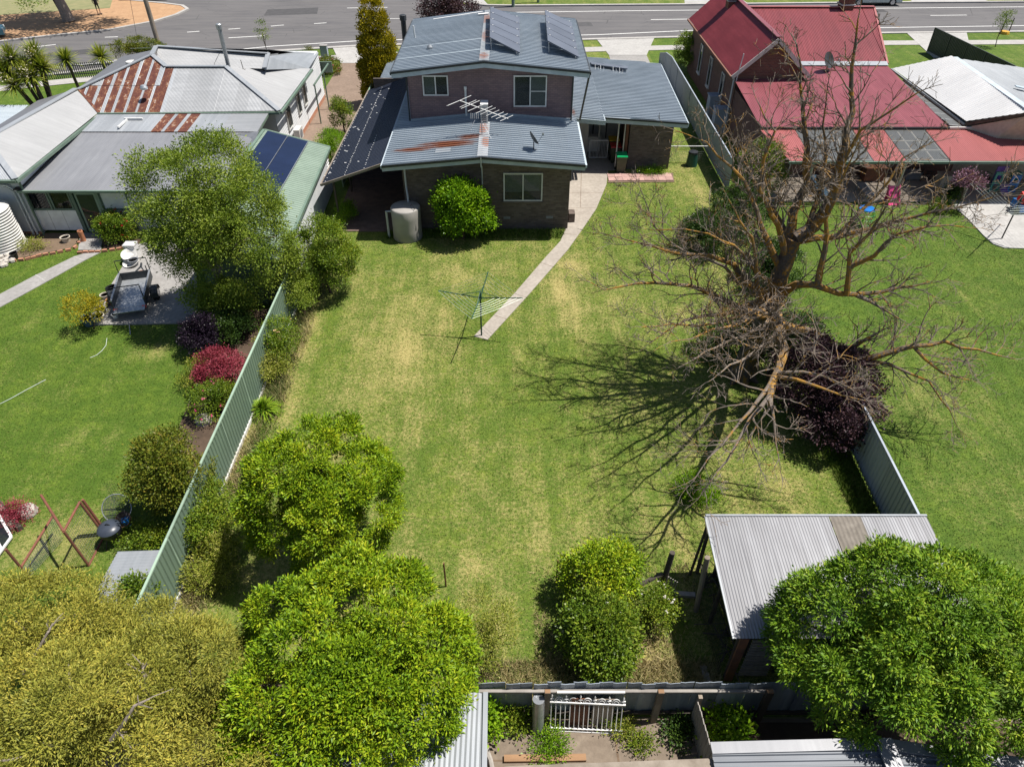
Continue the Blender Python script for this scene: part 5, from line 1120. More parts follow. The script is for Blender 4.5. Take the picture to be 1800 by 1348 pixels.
# trailer
def rot2(v, a): return Vector((v[0]*math.cos(a)-v[1]*math.sin(a), v[0]*math.sin(a)+v[1]*math.cos(a), v[2]))
ta = math.radians(15); tc = Vector((-16.15,25.75,0))
TR = thing('box_trailer', 'empty galvanised box trailer with black frame on the grey slab', 'trailer', tc)
def tp(x, y, z): return tc+rot2((x, y, z), ta)
def tbox(m, c, d): m.box(tp(*c), d, rz=ta)
m = MB(); tbox(m, (0,0,.45), (1.25,2.3,.05)); part(TR, 'tray_floor', m, M['steel'])
for s in (-1, 1): m = MB(); tbox(m, (s*.62,0,.64), (.04,2.3,.36)); sd = part(TR, 'side_panel', m, M['darksteel']); m = MB(); tbox(m, (s*.62,0,.835), (.07,2.32,.03)); part(sd, 'top_rail', m, M['steel'])
m = MB(); tbox(m, (0,1.14,.64), (1.2,.04,.36)); part(TR, 'front_panel', m, M['darksteel'])
m = MB(); tbox(m, (0,-1.33,.45), (1.2,.36,.03)); part(TR, 'tailgate', m, M['steel'])
for y in (-1.1, 1.15):
    m = MB(); m.tube([tp(-.63,y,.8),tp(-.63,y,1.42),tp(.63,y,1.42),tp(.63,y,.8)], .024, 6); part(TR, 'rack_hoop', m, M['black'])
for s in (-1, 1):
    m = MB(); m.tube([tp(s*.74,0,.3),tp(s*.94,0,.3)], .30, 22); wh = part(TR, 'wheel', m, M['rubber']); m = MB(); m.tube([tp(s*.945,0,.3),tp(s*.955,0,.3)], .17, 16); part(wh, 'rim', m, M['rim'])
    m = MB(); pp = []
    for k in range(7): a_ = math.pi*k/6; pp.append((math.cos(a_)*.38, .3+math.sin(a_)*.36))
    V = [tp(s*.68,y,z) for y, z in pp]+[tp(s*.98,y,z) for y, z in pp]; m.add(V, [(i, i+1, 8+i, 7+i) for i in range(6)]); part(TR, 'mudguard', m, M['darksteel'])
m = MB(); m.bar(tp(-.45,1.15,.42),tp(0,2.3,.42),.05); m.bar(tp(.45,1.15,.42),tp(0,2.3,.42),.05); m.bar(tp(0,2.25,.42),tp(0,2.55,.44),.07); part(TR, 'drawbar', m, M['darksteel'])
m = MB(); m.tube([tp(.35,1.7,.05),tp(.35,1.7,.75)], .025, 6); m.tube([tp(.3,1.7,.06),tp(.4,1.7,.06)], .08, 12); part(TR, 'jockey_wheel', m, M['darksteel'])
for s in (-1, 1): m = MB(); tbox(m, (s*.55,-1.19,.42), (.16,.05,.1)); part(TR, 'tail_light', m, M['red'])
# spare tyre lying behind, pots along the slab edge
def tyre(c, label): 
    T = thing('tyre', label, 'tyre', c); m = MB(); m.lathe([(.17,.0),(.29,.02),(.31,.1),(.29,.18),(.17,.2),(.16,.1)], c, 22); part(T, 'tread', m, M['rubber'], 'auto'); m = MB(); m.lathe([(.02,.08),(.16,.08),(.16,.12),(.02,.12)], c, 16); part(T, 'rim', m, M['rim'])
tyre(gp(248,500)+Vector((0,0,.06)), 'spare wheel lying on the slab in front of the trailer')
def pot(c, r, h, mat, label, plant=None, name='plant_pot', tilt=None):
    T = thing(name, label, 'pot', c); m = MB(); m.lathe([(.02,0),(r*.72,0),(r*.95,h*.88),(r*1.05,h*.9),(r*1.05,h),(r*.92,h),(r*.88,h*.86)], c, 18, tilt); part(T, 'pot', m, M[mat], 'auto')
    m = MB(); m.lathe([(.01,h*.84),(r*.87,h*.84),(r*.87,h*.86),(.01,h*.86)], c, 14, tilt); part(T, 'soil', m, M['bed'])
    return T
zs = Vector((0,0,.06))
pot(gp(253,497)+zs, .26, .42, 'terra', 'terracotta pot standing behind the trailer'); pot(gp(188,528)+zs, .19, .25, 'creampot', 'cream pot beside the black tub on the slab edge'); pot(gp(198,535)+zs, .2, .2, 'terra', 'small terracotta pot next to the cream one')
pot(gp(201,516)+zs, .26, .26, 'black', 'black tub at the lawn edge of the slab'); pot(gp(180,553)+zs, .24, .24, 'creampot', 'cream bowl of soil by the yellow maple'); pot(gp(176,567)+zs, .26, .3, 'creampot', 'worn white pot at the slab corner'); pot(gp(160,570), .3, .36, 'bluepot', 'dark blue pot holding the yellow maple')
pot(gp(205,560)+zs, .14, .18, 'white', 'little white pot by the trailer tail'); pot(gp(238,468)+zs, .22, .3, 'greyplastic', 'grey tub behind the white basins')
pot(gp(118,426), .22, .3, 'creampot', 'weathered round pot on the bare soil'); pot(gp(28,455), .17, .32, 'black', 'square looking black pot at the brick edging')
T = thing('terracotta_pipe', 'upright orange clay pipe beside the back step', 'pipe', gp(148,425)); b = gp(148,425); m = MB(); m.lathe([(.12,0),(.12,.5),(.13,.55),(.11,.6),(.09,.6),(.09,.1)], b, 14); part(T, 'pipe', m, M['terra'], 'auto')
def basin(c, r, lab, mat='offwhite', tl_=(0,0,1)):
    R = Vector(tl_).to_track_quat('Z','Y').to_matrix(); m = MB(); m.lathe([(.02,.0),(r*.7,.02),(r*.95,.16),(r*1.06,.18),(r*1.04,.2),(r*.85,.16),(r*.6,.07),(.02,.05)], c, 20, R); solo('basin', lab, 'basin', m, M[mat], c, 'auto')
basin(gp(235,466)+zs, .38, 'large white basin stacked at the slab corner', tl_=(-.2,-.3,1)); basin(gp(230,462)+Vector((0,.1,.25)), .33, 'upper white basin resting on the larger one', tl_=(.2,-.4,1)); 
p = gp(237,452)+zs; m = MB(); m.box(p+Vector((0,0,.3)), (.5,.4,.6)); m.box(p+Vector((0,0,.63)), (.54,.44,.06)); solo('storage_box', 'white plastic box behind the basins', 'box', m, M['white'], p)
# boards stacked on the slab edge
for i, (a, b) in enumerate((((172,545),(196,515)), ((178,552),(203,524)))): A_ = gp(*a)+zs; B_ = gp(*b)+zs; m = MB(); m.bar(A_+Vector((0,0,.05)), B_+Vector((0,0,.05)), .18, .05); solo('timber_board', ('outer','inner')[i]+' loose board lying along the slab edge', 'board', m, M['timber'], A_)
# hoses on the lawn
for a, lab in (([(508,670),(545,655),(575,630),(598,600),(603,560)], 'short curved pale hose on the lawn near the trailer'), ([(0,930),(60,900),(150,850),(258,793)], 'long pale cord lying on the lawn at the left')):
    P = [gp(x/3.209, 420+y/3.209, .02) for x, y in a]; m = MB(); m.tube(P, .011, 5); solo('garden_hose', lab, 'hose', m, M['wire'], P[0])
P = [gp(227,568,.05), gp(228,578,.02), gp(229,588,.02)]; m = MB(); m.tube(P, .02, 5); solo('steel_rod', 'short pale rod dropped behind the trailer', 'rod', m, M['steel'], P[0])
# brick edging of the beds
def edging(pp, label, h=.11):
    E_ = thing('brick_edging', label, 'edging', gp(*pp[0])); Q = [gp(*p) for p in pp]; n = 0; mesh_ = None
    for a, b in zip(Q[:-1], Q[1:]):
        d = b-a; k = max(1, int(d.length/.235)); rz = math.atan2(d.y, d.x)
        for i in range(k):
            c = a+d*((i+.5)/k)+Vector((0,0,h/2+.01*((n*5) % 3)))
            if mesh_ is None: mm = MB(); mm.box((0,0,0), (.222,.11,h)); mesh_ = _mesh('brick', mm, M['brickedge'], (0,0,0), False)
            o = part(E_, 'brick', None, None, mesh=mesh_, loc=c); o.rotation_euler = (0,0,rz+random.Random(n).uniform(-.06,.06)); n += 1
edging([(18,461),(45,458),(75,450),(100,446),(128,440),(138,432),(143,424)], 'curved orange brick edging of the bare soil bed')
edging([(136,446),(178,444),(205,440),(235,434)], 'orange brick edging in front of the rose bed')
m = MB(); random.seed(8)
for i in range(14): p = gp(random.uniform(0,24), random.uniform(448,470)); m.lathe([(.02,0),(.14,.03),(.13,.12),(.02,.17)], p, 7, Matrix.Rotation(random.random()*3, 3, 'Z'))
solo('rubble_heap', 'heap of grey stones at the foot of the white tank', 'stones', m, M['rock'], gp(12,460), kind='stuff')

# fire-pit / kettle drum, ring, gate frame of rusty pipe, bottom left
b = gp(205,952); T = thing('kettle_barbecue', 'dark blue grey lidded kettle drum beside the tin lean-to', 'barbecue', b)
m = MB(); m.lathe([(.05,.22),(.19,.25),(.28,.40),(.31,.55),(.31,.60)], b, 24); part(T, 'bowl', m, M['black'], 'auto'); m = MB(); m.lathe([(.32,.60),(.33,.63),(.28,.70),(.16,.75),(.03,.77)], b, 24); ld = part(T, 'lid', m, M['navylid'], 'auto'); m = MB(); m.tube([b+Vector((-.08,0,.75)), b+Vector((0,0,.83)), b+Vector((.08,0,.75))], .015, 5); part(ld, 'handle', m, M['black'])
for a in range(3): d = Vector((math.cos(a*2.1), math.sin(a*2.1), 0)); m = MB(); m.tube([b+d*.2+Vector((0,0,.3)), b+d*.34], .018, 5); part(T, 'leg', m, M['black'])
c = gp(205,893,.55); Rr = Vector((.1,-.75,.65)).to_track_quat('Z','Y').to_matrix(); T = thing('round_grate', 'round mesh grate leaning on the wire fence', 'grate', c)
m = MB(); K = 28; m.tube([c+Rr @ Vector((math.cos(2*math.pi*i/K)*.42, math.sin(2*math.pi*i/K)*.42, 0)) for i in range(K+1)], .014, 5, False); part(T, 'rim', m, M['steel'])
m = MB()
for i in range(-9, 10):
    u = i*.043; w_ = math.sqrt(max(0, .41**2-u*u)); m.tube([c+Rr @ Vector((u,-w_,0)), c+Rr @ Vector((u,w_,0))], .006, 3, False); m.tube([c+Rr @ Vector((-w_,u,0)), c+Rr @ Vector((w_,u,0))], .006, 3, False)
part(T, 'mesh_disc', m, M['darksteel'], kind='stuff')
c = gp(216,914,.25); Rr = Vector((-.2,-.5,.8)).to_track_quat('Z','Y').to_matrix(); T = thing('cane_basket', 'orange rimmed basket tipped beside the kettle drum', 'basket', c); m = MB(); m.lathe([(.02,-.16),(.18,-.15),(.25,.0),(.27,.02),(.25,.03),(.22,-.01),(.16,-.12),(.02,-.13)], c, 20, Rr); part(T, 'bowl', m, M['timbero'], 'auto')
p = gp(225,922); m = MB(); m.lathe([(.02,0),(.1,0),(.13,.24),(.02,.24)], p, 12); solo('bucket', 'small blue bucket behind the basket', 'bucket', m, M['blue'], p)
GT = thing('pipe_gate', 'open rusty pipe gate with wire mesh on the left lawn', 'gate', gp(156,994))
A0, A1 = gp(156,994), yp(72,870,gp(113,935).y); 
q = {'p1b': gp(156,994), 'p1t': yp(112,934,gp(156,994).y), 'p2t': yp(140,882,gp(184,940).y), 'p2b': gp(184,940)}
def pipe(a, b, r=.034, nm='rail'): m = MB(); m.tube([a, b], r, 8); return part(GT, nm, m, M['rustpipe'])
pipe(q['p1b'], q['p1t'], .036, 'post'); pipe(q['p1t'], yp(72,870,gp(113,935).y), .036, 'post'); pipe(q['p1t'], q['p2t']); pipe(q['p2t'], q['p2b'], .036, 'post'); pipe(q['p1b'], q['p2b']); 
g2 = yp(145,878,gp(186,936).y); pipe(g2, gp(187,936), .04, 'post')
l0, l1 = gp(52,1016), yp(10,965,gp(52,1016).y); pipe(l0, l1, .036, 'post'); pipe(yp(36,998,gp(52,1016).y), yp(95,903,gp(113,935).y))
def netting(par, a, b, c, d, n1, n2):
    m = MB()
    for i in range(1, n1): t = i/n1; m.tube([a.lerp(b,t), d.lerp(c,t)], .0035, 3, False)
    for j in range(1, n2): t = j/n2; m.tube([a.lerp(d,t), b.lerp(c,t)], .0035, 3, False)
    part(par, 'wire_mesh', m, M['darksteel'], kind='stuff')
netting(GT, q['p1b'], q['p2b'], q['p2t'], q['p1t'], 16, 14); netting(GT, l0, gp(113,950), yp(95,903,gp(113,935).y), yp(36,998,gp(52,1016).y), 22, 12)
WF = thing('wire_fence', 'dark wire mesh fence under the climbing rose', 'fence', gp(250,935)); y_ = 14.3; a = Vector((-12.2,y_,0)); b = Vector((-9.2,y_,0))
netting(WF, a, b, b+Vector((0,0,1.15)), a+Vector((0,0,1.15)), 40, 16)
for x in (-10.8,-9.6): m = MB(); m.tube([(x,y_,0),(x-.05,y_,1.35)], .035, 7); part(WF, 'post', m, M['rustpipe'])
m = MB(); m.bar(gp(27,930)+Vector((0,0,.12)), gp(-22,870)+Vector((0,0,.12)), .2, .24); solo('timber_sleeper', 'grey timber sleeper pair at the left edge', 'sleeper', m, M['timber'], gp(0,900))
m = MB(); a = gp(38,932); b = gp(-12,872); m.bar(a+Vector((0,0,.08)), b+Vector((0,0,.08)), .14, .16); solo('timber_sleeper', 'darker sleeper lying beside the pale one at the left edge', 'sleeper', m, M['timberd'], a)
Fw = thing('window_frame', 'old white window frame leaning low at the left edge', 'window frame', gp(5,955)); a, b, c_, d_ = gp(-14,990,.1), gp(20,943,.1), gp(-2,905,.5), gp(-40,935,.5)
m = MB()
for u, v in ((a,b),(b,c_),(c_,d_),(d_,a),(a.lerp(b,.5),d_.lerp(c_,.5))): m.bar(u, v, .07, .05)
part(Fw, 'frame', m, M['white']); m = MB(); m.add([a,b,c_,d_], [(0,1,2,3)]); part(Fw, 'pane', m, M['glassd'])
# tin lean-to against fence
LT = thing('tin_lean_to', 'low corrugated tin roof against the green fence', 'lean-to', (-10,11,0))
P = [gp(207,967,1.15), gp(284,969,1.25), (-9.25,10.2,1.2), gp(168,1040,1.05)]; P[1] = Vector((-9.25,11.83,1.22)); P = [Vector((-10.7,11.85,1.1)), P[1], Vector((-9.25,10.05,1.22)), Vector((-10.75,10.3,1.1))]
m = MB(); m.corr(P, (1,0,.08), .1, .025); part(LT, 'roof', m, M['galvx'], True, kind='one')
m = MB(); m.box((-10.0,11.0,.5), (1.2,1.4,1.0)); part(LT, 'wall', m, M['greytimber'])

# stakes, old timber posts, log gate by the shed
for i, (a, t, lab) in enumerate((((784,1030),(783,990),'thin rusty stake near the round green tree'), ((978,1025),(978,985),'thin rusty stake behind the mid bush'), ((874,1095),(873,1065),'short stake with pale cap at the right of the big tree'))):
    b = gp(*a); m = MB(); m.tube([b, (b.x, b.y, 1.05 if i < 2 else .8)], .022, 6); solo('garden_stake', lab, 'stake', m, M['rustpipe'] if i < 2 else M['timberd'], b)
b = gp(1160,1042); PG_ = thing('old_gate_post', 'leaning dark timber post with a fallen rail and slats', 'post', b); m = MB(); m.tube([b, b+Vector((.1,.05,1.75))], [.085,.075], 9); part(PG_, 'post', m, M['timberd']); m = MB(); m.tube([yp(1124,1028,b.y-.2), yp(1165,1008,b.y)], .06, 8); part(PG_, 'fallen_rail', m, M['timberd'])
for i in range(5): m = MB(); x = b.x+.02+i*.05; m.box((x,b.y-.2-.04*i,.55), (.03,.02,1.0), ry=.08); part(PG_, 'slat', m, M['greytimber'])
b = gp(1243,1095); m = MB(); m.tube([Vector((4.95,10.75,0)), Vector((4.85,10.75,2.35))], [.075,.07], 9); solo('timber_post', 'round grey timber post beside the open shed', 'post', m, M['timber'], (4.95,10.75,0))
m = MB(); m.tube([Vector((5.02,11.9,0)), Vector((5.22,12.1,2.1))], .04, 8); solo('timber_post', 'slim dark leaning post at the shed corner', 'post', m, M['timberd'], (5.02,11.9,0))
p = gp(1245,1190); m = MB(); m.bar(gp(1236,1170,.05), gp(1246,1205,.05), .16, .04); solo('fallen_board', 'pale board lying behind the rear fence by the shed', 'board', m, M['greytimber'], p)
m = MB(); m.bar(gp(1182,1043,.06), gp(1222,1046,.06), .14, .1); solo('timber_beam', 'short grey beam on the shaded grass by the gate post', 'beam', m, M['greytimber'], gp(1200,1045))
# wire mesh hanging at shed side
WM = thing('wire_netting', 'sagging wire netting along the open side of the shed', 'netting', (5.2,9.8,0)); a = Vector((5.15,8.9,0)); b = Vector((5.0,11.6,0)); netting(WM, a, b, b+Vector((.05,0,1.5)), a+Vector((-.05,0,1.6)), 30, 16)
random.seed(4); m = MB()
for i in range(60):
    p = Vector((random.uniform(5.25,6.2), random.uniform(9.0,11.8), random.uniform(.03,.5))); d = Vector((random.gauss(0,.4), random.gauss(0,.5), random.gauss(0,.12))); m.tube([p, p+d], random.uniform(.012,.03), 5)
solo('firewood_heap', 'tangle of old sticks and timber stored in the shed', 'firewood', m, M['timberd'], (5.6,10.5,0), kind='stuff')

# white iron fence panel, rolled mesh, boards behind the rear fence
a = gp(964,1284); b = gp(1094,1290); IP = thing('iron_fence_panel', 'white ornamental iron fence panel propped against the rear fence', 'fence panel', a)
a.z = b.z = .03; L = b-a; up = Vector((0,.22,.97))
m = MB(); m.bar(a+up*.10, b+up*.10, .035, .03); part(IP, 'rail', m, M['white']); m = MB(); m.bar(a+up*.98, b+up*.98, .04, .06); part(IP, 'rail', m, M['white']); m = MB(); m.bar(a+up*.0, b+up*.0, .03, .03); part(IP, 'rail', m, M['white'])
for i in range(16):
    p = a+L*((i+.4)/16); m = MB(); m.tube([p, p+up*.98], .011, 5); part(IP, 'bar', m, M['white'])
for i in range(5):
    p = a+L*((i*3+2.0)/16); K = 12
    for rr in (.10,.062):
        m = MB(); m.tube([p+up*1.0+Vector((math.cos(math.pi*k/K)*rr,0,0))+up*(math.sin(math.pi*k/K)*rr*1.6) for k in range(K+1)], .011, 5); part(IP, 'hoop', m, M['white'])
for i in range(6):
    p = a+L*((i*3+.5)/16)+up*1.0; m = MB(); m.tube([p, p+up*.2], .011, 5); m.tube([p+up*.1-Vector((.05,0,0)), p+up*.1+Vector((.05,0,0))], .016, 5); m.lathe([(.005,0),(.024,.03),(.005,.09)], p+up*.17, 6); part(IP, 'finial', m, M['white'])
b = gp(945,1284); rl = thing('mesh_roll', 'upright roll of grey wire mesh against the rear fence', 'mesh roll', b); m = MB(); tp_ = b+Vector((.0,.18,1.18)); K = 40; P = []
for k in range(K+1): t = k/K; P.append((.04+.10*t, t*8*math.pi))
V = []; Fq = []
for r, a_ in P: V += [(b.x+math.cos(a_)*r, b.y+math.sin(a_)*r, .0), (tp_.x+math.cos(a_)*r, tp_.y+math.sin(a_)*r, tp_.z)]
for k in range(K): Fq.append((2*k, 2*k+2, 2*k+3, 2*k+1))
m.add(V, Fq); m.tube([b, tp_], [.135,.135], 20); part(rl, 'roll', m, M['steel'])
for i, (x, y, w, h, mt, lab) in enumerate(((1020,1240,.42,1.15,'timberr','red brown board leaning behind the white iron panel'), (1062,1240,.5,1.1,'timbero','orange weathered board leaning behind the white iron panel'))):
    p = yp(x, y, 7.72); m = MB(); m.box((p.x,7.74,.56), (w,.03,h), rx=-.08); solo('leaning_board', lab, 'board', m, M['timberr'] if i == 0 else M['timber'], (p.x,7.74,0))
m = MB(); m.bar(gp(886,1333,.06), gp(1030,1331,.06), .15, .08); solo('timber_plank', 'orange timber plank on the brown concrete', 'plank', m, M['timbero'], gp(890,1335))
m = MB(); P = [gp(846,1285,.6), gp(852,1310,.3), gp(862,1335,.1), gp(868,1365,.05)]; m.tube(P, [.05,.07,.06,.06], 7); solo('driftwood_branch', 'bleached branch beside the tin roof edge', 'branch', m, M['greytimber'], gp(862,1335))
# foreground roofs of the rear neighbour
FR = thing('foreground_shed', 'grey ribbed metal roof along the bottom edge', 'shed', (8,4.5,0))
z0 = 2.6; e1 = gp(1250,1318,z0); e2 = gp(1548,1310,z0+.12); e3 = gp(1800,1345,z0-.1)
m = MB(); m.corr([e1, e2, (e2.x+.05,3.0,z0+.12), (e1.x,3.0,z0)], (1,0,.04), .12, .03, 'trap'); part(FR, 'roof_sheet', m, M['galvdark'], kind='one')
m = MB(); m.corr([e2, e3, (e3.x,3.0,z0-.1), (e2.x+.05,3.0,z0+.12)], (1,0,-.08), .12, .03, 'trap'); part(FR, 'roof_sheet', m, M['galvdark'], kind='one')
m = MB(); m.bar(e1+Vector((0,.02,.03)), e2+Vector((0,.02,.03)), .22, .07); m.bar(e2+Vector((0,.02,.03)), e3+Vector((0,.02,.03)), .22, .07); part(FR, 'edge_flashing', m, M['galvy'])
m = MB(); m.bar(e2+Vector((0,.1,.09)), (e2.x+.05,3.0,z0+.21), .22, .05); m.bar(e2+Vector((.17,.1,.07)), (e2.x+.22,3.0,z0+.19), .1, .09); part(FR, 'ridge_capping', m, M['galvy'])
m = MB(); m.box(((e1.x+e3.x)/2,4.4,1.25), (e3.x-e1.x-.3,2.6,2.45)); part(FR, 'wall', m, M['greytimber'])
m = MB(); a = gp(905,1348,2.5); b = gp(1252,1332,2.5); m.slab([a+Vector((-.2,.02,0)), b, (b.x,2.9,2.5), (a.x-.2,2.9,2.5)], .05); part(FR, 'fascia_capping', m, M['timber'])
FL = thing('tin_roof', 'corrugated tin roof under the big round tree', 'shed', (-3,6,0))
m = MB(); m.corr([(-5.3,7.55,2.25),(-.58,7.35,2.25),(-.52,3.4,2.5),(-5.3,3.4,2.5)], (0,1,-.06), .1, .028); part(FL, 'roof', m, M['galvx'], True, kind='one')
m = MB(); m.bar((-.56,7.35,2.28),(-.5,3.4,2.53),.1,.05); part(FL, 'edge_flashing', m, M['galvx']); m = MB(); m.box((-2.9,5.5,1.1), (4.4,3.6,2.15)); part(FL, 'wall', m, M['timberd'])
m = MB(); P = [gp(1325,1300,.7), gp(1330,1335,.6), gp(1480,1330,.7), gp(1450,1298,.9)]; m.corr(P, (1,0,0), .1, .025); solo('loose_tin_sheet', 'loose mossy tin sheet in the shady bed', 'tin sheet', m, M['green'], P[0], True)

# right neighbour's patio things
def slide(b):
    T = thing('toy_slide', 'bright pink plastic slide panel standing at the patio edge', 'slide', b); V = []
    for s, h, oy in ((-.26,.03,0),(-.26,.85,.55)): pass
    m = MB(); m.add([b+Vector((-.27,0,.02)), b+Vector((.27,0,.02)), b+Vector((.27,.6,.85)), b+Vector((-.27,.6,.85))], [(0,1,2,3)]); part(T, 'chute', m, M['pink'])
    for s in (-1, 1): m = MB(); m.bar(b+Vector((s*.28,0,.06)), b+Vector((s*.28,.6,.9)), .05, .14); part(T, 'side_rail', m, M['pink'])
    m = MB(); m.box(b+Vector((0,.62,.4)), (.5,.05,.8)); part(T, 'support', m, M['pink'])
slide(gp(1570,362))
b = gp(1515,398); T = thing('toy_trampoline_net', 'small round play tent with blue top and lime net poles', 'play tent', b)
m = MB(); m.lathe([(.02,.98),(.38,.95),(.4,.9),(.38,.88)], b+Vector((0,.1,0)), 20); part(T, 'top', m, M['blue'])
for k in range(6): a_ = k*math.pi/3; d = Vector((math.cos(a_)*.45, math.sin(a_)*.45+.1, 0)); m = MB(); m.tube([b+d*1.05, b+Vector((0,.1,0))+(d-Vector((0,.1,0)))*.85+Vector((0,0,.92))], .018, 5); part(T, 'pole', m, M['lime'])
m = MB(); K = 18
for z in (.2,.45,.7): m.tube([b+Vector((math.cos(2*math.pi*i/K)*.46, math.sin(2*math.pi*i/K)*.46+.1, z)) for i in range(K+1)], .008, 3, False)
for i in range(K): d = Vector((math.cos(2*math.pi*i/K)*.46, math.sin(2*math.pi*i/K)*.46+.1, 0)); m.tube([b+d, b+d+Vector((0,0,.9))], .006, 3, False)
part(T, 'net', m, M['lidg'], kind='stuff')
b = gp(1755,335); T = thing('play_castle', 'teal purple and blue plastic climbing cube on the patio', 'play set', b)
def pan(c, d, mat, nm, hole=None):
    m = MB()
    if hole:
        w, h = d[0], d[2]; 
        m.box(c+Vector((-w*.38,0,0)), (w*.24,d[1],h)); m.box(c+Vector((w*.38,0,0)), (w*.24,d[1],h)); m.box(c+Vector((0,0,h*.42)), (w*.53,d[1]*.98,h*.16)); m.box(c+Vector((0,0,-h*.42)), (w*.53,d[1]*.98,h*.16)); m.box(c, (w*.53,d[1]*.98,h*.12))
    else: m.box(c, d)
    part(T, nm, m, M[mat])
pan(b+Vector((-.55,-.35,.62)), (.5,.07,1.2), 'teal', 'arch_panel', 1); pan(b+Vector((-.1,-.2,.5)), (.5,.5,.08), 'purple', 'platform'); pan(b+Vector((-.1,.3,.7)), (.6,.06,1.1), 'purple', 'back_panel'); pan(b+Vector((.45,-.3,.5)), (.5,.07,1.0), 'blue', 'arch_panel', 1); pan(b+Vector((.62,.1,.85)), (.35,.5,.4), 'teal', 'turret')
m = MB(); m.add([b+Vector((-.3,-.9,.03)), b+Vector((.1,-.9,.03)), b+Vector((.1,-.2,.5)), b+Vector((-.3,-.2,.5))], [(0,1,2,3)]); part(T, 'ramp', m, M['purple'])
b = gp(1790,372); T = thing('ride_on_toy', 'red blue and yellow plastic ride-on toy at the right edge', 'toy', b)
m = MB(); m.box(b+Vector((0,0,.35)), (.55,.9,.4)); part(T, 'base', m, M['blue']); m = MB(); m.box(b+Vector((0,-.1,.75)), (.5,.55,.5), rx=.3); part(T, 'body', m, M['red']); m = MB(); m.box(b+Vector((0,-.36,.72)), (.3,.08,.24), rx=.3); part(T, 'dash', m, M['yellow'])
for s in (-1, 1): m = MB(); m.tube([b+Vector((s*.28,-.3,.16)), b+Vector((s*.36,-.3,.16))], .16, 14); part(T, 'wheel', m, M['black'])
def bike(b, a, lab):
    T = thing('bicycle', lab, 'bicycle', b); d = Vector((math.cos(a), math.sin(a), 0)); K = 20
    for s in (-.42,.42):
        c = b+d*s+Vector((0,0,.28)); m = MB(); m.tube([c+d*(math.cos(2*math.pi*i/K)*.27)+Vector((0,0,math.sin(2*math.pi*i/K)*.27)) for i in range(K+1)], .022, 5, False); part(T, 'wheel', m, M['rubber'])
    z = Vector((0,0,1)); m = MB(); A_, B_, C_, D_ = b+d*-.42+z*.28, b+d*-.1+z*.3, b+d*-.18+z*.66, b+d*.3+z*.68
    for u, v in ((A_,B_),(A_,C_),(B_,C_),(C_,D_),(B_,D_),(D_,b+d*.42+z*.28)): m.tube([u,v], .018, 5)
    part(T, 'frame', m, M['black']); m = MB(); m.box(C_+z*.06, (.22,.1,.05), rz=a); part(T, 'saddle', m, M['black']); n = Vector((-d.y,d.x,0)); m = MB(); m.tube([D_+z*.1-n*.22, D_+z*.14, D_+z*.1+n*.22], .014, 5); part(T, 'handlebar', m, M['darksteel'])
bike(gp(1722,330), .6, 'black bicycle parked beside the verandah post'); bike(gp(1625,322), 2.4, 'second bicycle in the shade under the verandah')
for px, py, w, d, h, mt, lab in ((1760,295,.9,.7,.9,'offwhite','white appliance in the verandah shade at right'), (1655,330,.7,.6,.75,'creampot','beige tub against the verandah wall'), (1455,330,1.3,.6,.5,'timberd','dark bench under the see-through roofing'), (1530,318,1.1,.6,.8,'timberr','brown cupboard against the verandah wall'), (1600,316,.8,.5,.45,'greyplastic','grey crate in the verandah shade')):
    p = gp(px, py); m = MB(); m.box(p+Vector((0,0,h*.5+.06)), (w,d,h-.1)); m.box(p+Vector((0,0,h+.04)), (w+.08,d+.08,.05)); 
    for sx_ in (-1, 1): m.box(p+Vector((sx_*w*.4,0,.08)), (.08,d*.9,.1))
    solo('patio_cupboard', lab, 'furniture', m, M[mt], p)
for k, (a, b) in enumerate((((1425,318),(1450,352)), ((1510,332),(1530,352)))):
    A_ = gp(*a, .06); B_ = gp(*b, .06); m = MB(); d = (B_-A_); m.bar(A_+Vector((0,0,.32)), B_+Vector((0,0,.22)), .5, .06); 
    for t in (.1,.9): 
        c = A_.lerp(B_, t); m.box(c+Vector((-.2,0,.13)), (.05,.05,.3)); m.box(c+Vector((.2,0,.13)), (.05,.05,.3))
    solo('sun_lounge', ('blue and white lounge under the see-through roofing', 'second slim lounge near the play tent')[k], 'lounge', m, M['bluepot' if k == 0 else 'steel'], A_)
pot(gp(1672,350)+Vector((0,0,.05)), .3, .35, 'black', 'dark tub with a shrub at the verandah post')
p = gp(1215,291); T = thing('compost_bin', 'dark green compost bin by the side fence', 'bin', p); m = MB(); m.lathe([(.02,0),(.34,0),(.26,.75),(.02,.75)], p, 16); part(T, 'body', m, M['greenpipe']); m = MB(); m.lathe([(.02,.75),(.29,.75),(.27,.84),(.02,.87)], p, 16); part(T, 'lid', m, M['black'])
PFn = thing('wire_side_fence', 'light wire cross fence with white rail between brick store and side fence', 'fence', (9.2,40.3,0)); m = MB(); m.tube([(9.1,40.5,1.0),(11.7,40.5,1.0)], .025, 5); part(PFn, 'top_rail', m, M['white']); netting(PFn, Vector((9.1,40.5,0)), Vector((11.7,40.5,0)), Vector((11.7,40.5,1)), Vector((9.1,40.5,1)), 24, 9)
for i, (px, py) in enumerate(((1252,208),(1262,232))): p = gp(px, py); m = MB(); m.box(p+Vector((0,0,.75)), (.9,.7,1.5)); m.box(p+Vector((0,0,1.52)), (1.0,.8,.06)); solo('side_tank', ('blue grey slimline tank behind the side fence', 'lower blue grey cabinet behind the side fence')[i], 'tank', m, M['bluefence'], p)

